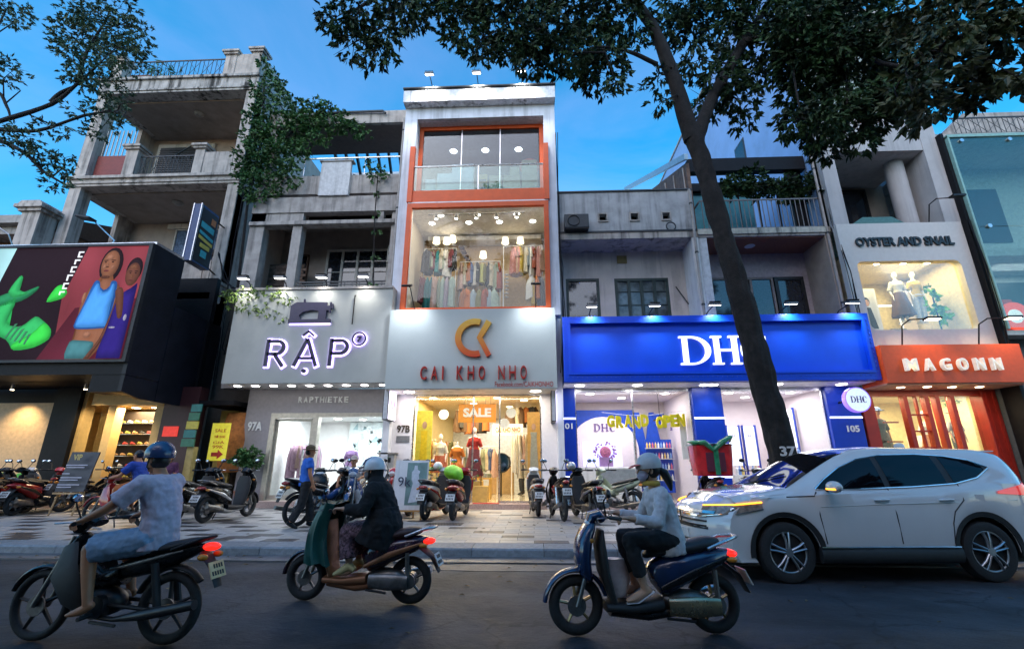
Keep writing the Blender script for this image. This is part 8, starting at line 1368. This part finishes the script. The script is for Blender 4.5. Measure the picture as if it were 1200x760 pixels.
# street floor of the orange shop
for i, (x, c, b, l) in enumerate(((-3.12, 'white', 'brick', 'mannequin with a black and white top over a red skirt in the orange shop'), (-2.55, 'orange', 'orange', 'mannequin in a bright orange dress in the middle of the window'), (-1.95, 'red', 'burgundy', 'tallest mannequin in a red top and long dark red skirt on a box'))):
    mannequin(l, x, 16.1 if i != 2 else 15.95, .30 + (.42, .30, .62)[i], FY, c, b, True, h=.98, long=(.55, .5, .85)[i], bodym=m_pkw, headless=(i == 1)); tag(B('display_box', M('honey box', (.55, .36, .10), .5), None, (x - .28, x + .28, 15.8, 16.4, .30, (.72, .60, .92)[i]), bevel=.01), ('honey wooden plinth under the black and white top', 'honey wooden plinth under the orange dress', 'tall honey wooden plinth under the red top')[i], 'plinth')
MB().prism([(-3.3, 2.05), (-3.12, 1.92), (-2.94, 2.05), (-2.98, 1.90), (-3.12, 1.78), (-3.26, 1.90)], 15.93, 15.96).build('bow_print', CLO['black'], bpy.data.objects['mannequin']) if False else None
row(-3.8, -3.35, 4, 16.6, 2.2, ['orange', 'white', 'rust', 'cream'], 1.1, 'on the left rail behind the yellow poster'); row(-.72, .2, 8, 16.9, 2.45, ['white', 'cream', 'white', 'blush', 'cream', 'white', 'lavender', 'white'], 1.35, 'on the right wall rail downstairs', flare=1.05)
row(-2.9, -1.7, 8, 17.8, 3.4, ['brown', 'charcoal', 'brown', 'rust', 'brick', 'brown', 'black', 'rust'], .8, 'hanging high under the shop ceiling', 'jacket'); row(-.9, .2, 6, 17.6, 3.5, ['brown', 'cream', 'brown', 'rust', 'charcoal', 'brown'], .75, 'hanging high at the right under the shop ceiling', 'jacket')
row(-1.9, -1.35, 4, 17.6, 2.0, ['sage', 'cream', 'blue', 'blush'], 1.0, 'on the short rail behind the sale board')
rack('clothes rack along the right wall of the orange shop', -.75, .22, 16.9, .3, 2.5); rack('short clothes rack behind the sale board', -1.95, -1.3, 17.6, .3, 2.06)
po = thing('standing_poster', 'bright yellow poster of a figure in a yellow dress at the left shop window', 'poster', (-3.58, 15.55, .3), ab=True); B('sheet', M('yellow poster', (.80, .62, .06), .5), po, (-3.84, -3.32, 15.55, 15.57, 1.0, 3.15)); MB().prism([(-3.72, 1.1), (-3.42, 1.1), (-3.48, 2.2), (-3.46, 2.5), (-3.68, 2.5), (-3.66, 2.2)], 15.54, 15.55).build('dress_print', M('yellow dress print', (.85, .55, .01), .5), po); MB().ell((-3.57, 15.545, 2.68), (.08, .006, .12), 14, 8).build('face_print', m_sk, po); MB().prism([(-3.9, .3), (-3.3, .3), (-3.32, 1.0), (-3.84, 1.0)], 15.56, 15.60).build('stand', m_white, po)
po = thing('standing_poster', 'orange poster of a figure in a white dress at the right shop window', 'poster', (.05, 15.6, .3), ab=True); B('sheet', M('orange poster', (.65, .33, .08), .5), po, (-.18, .24, 15.6, 15.62, 1.0, 3.1)); MB().prism([(-.12, 1.05), (.18, 1.05), (.12, 2.3), (.14, 2.45), (-.08, 2.45), (-.06, 2.3)], 15.59, 15.6).build('dress_print', CLO['cream'], po); MB().ell((.03, 15.595, 2.62), (.07, .006, .11), 14, 8).build('face_print', m_sk, po)
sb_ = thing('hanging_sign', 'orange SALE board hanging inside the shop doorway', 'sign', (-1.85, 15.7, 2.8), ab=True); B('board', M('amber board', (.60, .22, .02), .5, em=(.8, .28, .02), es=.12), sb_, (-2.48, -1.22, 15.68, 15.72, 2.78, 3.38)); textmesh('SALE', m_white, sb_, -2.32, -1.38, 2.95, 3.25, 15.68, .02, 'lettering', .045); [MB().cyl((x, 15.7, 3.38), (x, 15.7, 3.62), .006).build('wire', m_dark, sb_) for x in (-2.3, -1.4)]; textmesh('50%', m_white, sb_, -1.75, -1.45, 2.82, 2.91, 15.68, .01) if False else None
for i, (x, y) in enumerate(((-2.25, 16.2), (-1.95, 16.6), (-1.62, 16.2))):
    t = thing('pendant_lamp', f'white cone pendant lamp above the sale board, {ORD[i]} from the left', 'lamp', (x, y, 3.2), ab=True, group='cone pendant lamps'); MB().cyl((x, y, 3.4), (x, y, 3.62), .008).build('cord', m_dark, t); MB().lathe([(.14, 3.12), (.05, 3.36), (.03, 3.42), (.001, 3.42)], (x, y, 0), 18).build('shade', m_white, t, smooth=50); MB().ell((x, y, 3.14), .05, 10, 6).build('bulb', m_lensw, t)
for i, (x, z, l) in enumerate(((-3.0, 3.05, 'white round hanging disc sign left of the sale board'), (-.95, 2.75, 'white round hanging disc sign right of the sale board'), (-.72, 3.1, 'upper white round hanging disc at the right of the doorway'))): tag(MB().lathe([(.001, 0), (.17, 0), (.17, .02), (.001, .02)], (x, 15.8, z), 24, (0, 1, 0)).build('disc_sign', m_white), l, 'sign', 'round disc signs in the orange shop')
cb = thing('lit_board', 'white lit board over the counter at the back of the shop', 'sign', (-.9, 17.2, 2.5), ab=True); B('board', M('lit cream board', (.8, .74, .6), .5, em=(1, .9, .68), es=.35), cb, (-1.45, -.35, 17.2, 17.25, 2.45, 2.85)); textmesh('CAI KHO NHO', M('terracotta print', (.4, .13, .05), .5), cb, -1.35, -.45, 2.55, 2.74, 17.2, .02, 'lettering', .03)
ct = thing('shop_counter', 'brown counter deep inside the orange shop', 'counter', (-1.1, 20, .3), ab=True); B('body', M('oak counter', (.42, .28, .14), .5), ct, (-1.7, -.8, 19.8, 20.4, .3, 1.35), bevel=.015); B('top', m_brown, ct, (-1.74, -.76, 19.76, 20.44, 1.35, 1.4)); tag(B('monitor', m_dark, None, (-1.3, -.95, 20.0, 20.05, 1.45, 1.75), bevel=.01), 'dark screen standing on the counter at the back', 'monitor')
tag(B('shoe_box', M('maroon crate', (.25, .06, .04), .6), None, (-.15, .25, 15.5, 15.9, .3, .62), bevel=.01), 'maroon wooden crate with small plants under the orange poster', 'crate'); tag(B('display_box', M('honey box', (.55, .36, .10), .5), None, (-1.9, -1.45, 15.6, 16.0, .3, .78), bevel=.01), 'honey wooden box in front of the tallest mannequin', 'box')
plant('potted_conifer', 'small green conifer in a grey pot on the honey box', 'plant', (-1.68, 15.7, .78), [(-1.68, 15.7, 1.12, .12), (-1.68, 15.7, 1.26, .09), (-1.68, 15.7, 1.38, .05)], 90, .07, .012, m_leafm, [([(-1.68, 15.7, .8), (-1.68, 15.7, 1.3)], .015)], 61); plant('crate_plants', 'little green plants in the maroon crate', 'plants', (.05, 15.6, .62), [(-.02, 15.6, .78, .12), (.15, 15.65, .76, .1)], 40, .1, .025, m_leafm, [([(.05, 15.6, .6), (.05, 15.6, .75)], .012)], 62)
# grey shop
rack('white clothes rack with pink clothes behind the glass door', -8.45, -7.35, 16.4, .34, 2.15); row(-8.4, -7.4, 7, 16.4, 2.08, ['pink', 'pink', 'blush', 'pink', 'blush', 'pink', 'pink'], 1.0, 'behind the glass door of the grey shop', flare=1.15)
mannequin('mannequin in a pale violet dress in front of the sketch wall', -6.45, 16.9, .50, FY, 'violet', 'violet', True, long=.8, bodym=m_pkw, headless=True); tag(B('stool', m_white, None, (-8.3, -7.85, 16.0, 16.3, .34, 1.0), bevel=.02), 'white cube stool under the pink clothes', 'stool')
mb_ = thing('meter_cabinet', 'grey metal cabinet with dark windows fixed between the grey and the orange shop', 'cabinet', (-4.6, 15.1, 1.1), ab=True); B('case', M('grey cabinet', (.34, .33, .31), .5), mb_, (-4.85, -4.35, 15.0, 15.25, 1.1, 1.75), bevel=.01); B('roof', m_conc2, mb_, (-4.9, -4.3, 14.95, 15.25, 1.75, 1.8)); [B('window', m_dark, mb_, (x, x + .12, 14.985, 15.0, z, z + .14)) for x, z in ((-4.78, 1.5), (-4.58, 1.5), (-4.78, 1.25))]
# boutique window and red shop
mannequin('mannequin in a white top and sheer dark skirt in the boutique window', 12.72, 15.7, 6.05, FY - .2, 'white', 'brown', True, h=1.05, long=.8); mannequin('mannequin in a yellow top and white trousers in the boutique window', 13.32, 15.7, 6.05, FY, 'yellow', 'white', False, h=1.05)
po = thing('poster', 'pale poster of a dark-haired woman in the boutique window', 'poster', (11.4, 15.7, 5.5), ab=True); B('sheet', m_white, po, (11.15, 11.95, 15.7, 15.72, 5.75, 7.3)); MB().prism([(11.3, 5.85), (11.8, 5.85), (11.75, 6.2), (11.68, 6.6), (11.5, 6.62), (11.42, 6.2)], 15.69, 15.7).build('figure_print', CLO['charcoal'], po); MB().ell((11.58, 15.69, 6.78), (.09, .006, .13), 14, 8).build('face_print', m_sk, po); MB().ell((11.56, 15.692, 6.82), (.13, .005, .17), 14, 8).build('hair_print', m_hair, po)
row(11.2, 12.3, 5, 16.5, 6.5, ['yellow', 'cream', 'yellow', 'rust', 'cream'], .8, 'low in the boutique window', 'skirt'); tag(B('ottoman', CLO['cream'], None, (11.9, 12.4, 15.3, 15.7, 5.36, 5.75), bevel=.03), 'cream box seat at the foot of the boutique mannequins', 'seat')
mannequin('mannequin in a hat and long charcoal dress at the left of the red shop', 11.25, 15.9, 1.35, FY, 'charcoal', 'charcoal', True, 'blue', h=1.42 / 1.35, long=.85, bodym=m_skd); mannequin('mannequin in a white sun hat, white top and black trousers in the red shop window', 13.5, 15.8, 1.35, FY, 'white', 'black', False, 'cream', bodym=m_sk); mannequin('mannequin in a white top and tan skirt behind the red door stile', 12.95, 16.2, 1.35, FY, 'white', 'rust', True, 'cream', bodym=m_sk)
tag(B('window_plinth', m_white, None, (10.8, 11.6, 15.65, 16.3, .25, 1.35), bevel=.01), 'white plinth under the charcoal dress', 'plinth'); tag(B('window_plinth', m_white, None, (12.75, 13.85, 15.64, 16.4, .25, 1.35), bevel=.01), 'white plinth under the two pale-hatted mannequins', 'plinth')
plant('window_ivy', 'bright green ivy along the top of the red shop window', 'plant', (13.4, 15.75, 3.2), [(13.0 + .2 * k, 15.75, 3.35, .12) for k in range(5)], 60, .09, .02, m_leafl, [([(12.9, 15.75, 3.4), (13.9, 15.75, 3.4)], .01)], 63)
# easels on the pavement
ez = thing('easel_sign', 'white poster board on a wooden easel before the orange shop', 'easel', (-3.02, 12.1, .151), ab=True); m_wd = M('orange pine', (.50, .27, .09), .6, var=.15, scl=8)
Mx = Matrix.Rotation(R(-9), 3, 'X'); e0 = V((-3.04, 12.05, .95))
MB().obox(e0, (.84, .03, 1.18), Mx).build('board', m_white, ez); MB().obox(e0 + Mx @ V((.14, -.018, .03)), (.50, .006, 1.0), Mx).build('photo_print', M('sea green print', (.16, .27, .26), .5, var=.25, scl=3), ez)
fp = MB().prism([(-.04, -.44), (.26, -.40), (.20, .02), (.17, .22), (.20, .30), (.13, .34), (.12, .44), (.05, .44), (.04, .34), (-.01, .28), (.0, .1), (.04, .02)], -.006, 0); fp.xform(Matrix.Translation(e0 + Mx @ V((.02, -.023, .02))) @ Mx.to_4x4()); fp.build('figure_print', M('pale dress print', (.55, .60, .66), .6), ez)
t9 = textmesh('9k', M('navy print', (.05, .06, .10), .5), ez, -3.34, -3.02, .92, 1.14, 11.99, .006)
for x in (-.25, .25): MB().tube([(-3.04 + x * 1.25, 11.98, .151), (-3.04 + x, 12.1, 1.0)], .022, 6).build('leg', m_wd, ez)
MB().tube([(-3.04, 12.5, .151), (-3.04, 12.15, 1.3)], .02, 6).build('leg', m_wd, ez); B('ledge', m_wd, ez, (-3.42, -2.66, 11.93, 12.02, .34, .38))
ez = thing('easel_sign', 'black price board with gold heading on a wooden easel before the shoe shop', 'easel', (-12.4, 12.75, .151), ab=True); Mx = Matrix.Rotation(R(-12), 3, 'X'); e0 = V((-12.38, 12.75, 1.25)); m_bb = M('black slate board', (.016, .018, .03), .5)
MB().obox(e0, (.80, .03, 1.05), Mx).build('board', m_bb, ez); textmesh('VIP', M('gold print', (.55, .42, .12), .4), ez, -12.50, -12.26, 1.55, 1.70, 12.64, .006, 'lettering', .02); q = MB()
for z, a, b in ((1.42, -.3, .3), (1.36, -.26, .24), (1.2, -.3, -.1), (1.1, -.3, .28), (1.04, -.3, .2), (.92, -.3, .3), (.86, -.3, .1)): q.box(-12.38 + a, -12.38 + b, 12.66 + (1.42 - z) * -.2, 12.668 + (1.42 - z) * -.2, z - .012, z + .012)
stuff(q.build('print_line', M('pale print', (.45, .45, .55), .5), ez))
for x in (-.28, .28): MB().tube([(-12.38 + x * 1.15, 12.55, .151), (-12.38 + x, 12.75, 1.2)], .022, 6).build('leg', M('pale pine', (.42, .28, .14), .6), ez)
MB().tube([(-12.38, 13.2, .151), (-12.38, 12.85, 1.6)], .02, 6).build('leg', MATS['pale pine'], ez); B('ledge', MATS['pale pine'], ez, (-12.75, -12.0, 12.55, 12.66, .68, .72))

# fuller stock in the orange shop
row(-3.9, -3.0, 8, 18.6, 2.3, ['cream', 'rust', 'yellow', 'white', 'orange', 'blush', 'olive', 'white'], 1.25, 'on the deep left rail of the orange shop'); row(-3.1, -2.0, 9, 19.4, 2.1, ['white', 'rose', 'cream', 'sky', 'brick', 'white', 'sage', 'yellow', 'blue'], 1.2, 'on the rail behind the plinths'); row(-.62, .25, 7, 18.6, 2.3, ['cream', 'white', 'sky', 'blush', 'white', 'cream', 'mint'], 1.3, 'on the deep right rail of the orange shop')
tb_ = thing('display_table', 'low honey display table between the plinths and the doorway', 'table', (-1.55, 17.0, .3), ab=True); B('top', MATS['honey box'], tb_, (-2.1, -1.45, 16.7, 17.3, .95, 1.0)); [B('leg', MATS['honey box'], tb_, (x, x + .05, y, y + .05, .3, .95)) for x in (-2.08, -1.52) for y in (16.72, 17.23)]
for i in range(4):
    t = thing('folded_clothes', f'{("white","rust","sky blue","sage")[i]} stack of folded clothes on the low honey display table', 'clothes', (-2.0 + .16 * i, 16.9, 1.0), ab=True, group='folded stacks on the display table')
    for k in range(4): MB().sweep([(-2.07 + .16 * i, 16.9, 1.02 + .035 * k), (-1.94 + .16 * i, 16.9, 1.02 + .035 * k)], [(.12, .016)] * 2, (0, 1, 0), 10, 4).build('folded_garment', CLO[('white', 'rust', 'sky', 'sage')[i]], t)
sf = thing('bag_shelf', 'wall shelf of handbags high at the back right of the orange shop', 'shelf', (-.2, 20.5, 1.4), ab=True)
for k in range(3): B('board', m_brown, sf, (-.7, .3, 20.4, 20.7, 1.3 + .5 * k, 1.34 + .5 * k))
for i in range(6): tag(MB().sweep([(-.55 + .32 * (i % 3), 20.5, 1.34 + .5 * (i // 3)), (-.55 + .32 * (i % 3), 20.5, 1.62 + .5 * (i // 3))], [(.13, .06), (.10, .05)], (1, 0, 0), 12, 4).build('handbag', CLO[('brown', 'rust', 'black', 'cream', 'brick', 'olive')[i]], smooth=50), f'{("brown","rust","black","cream","brick red","olive")[i]} handbag on the back wall shelf', 'handbag', 'handbags on the back shelf')
rk = thing('wall_rail', 'round black standing mirror beside the low display table', 'mirror', (-1.2, 18.2, .3), ab=True); MB().torus((-1.2, 18.2, 1.5), .34, .025, n=28).build('frame', m_dark, rk, smooth=60); MB().lathe([(.001, 0), (.33, 0), (.33, .01), (.001, .01)], (-1.2, 18.2, 1.5), 28, (0, 1, 0)).build('mirror_glass', m_mir, rk); MB().cyl((-1.2, 18.2, .3), (-1.2, 18.2, 1.16), .03).build('stand', m_dark, rk)
rk.name = 'standing_mirror'; ABS['standing_mirror'] = ABS['wall_rail']
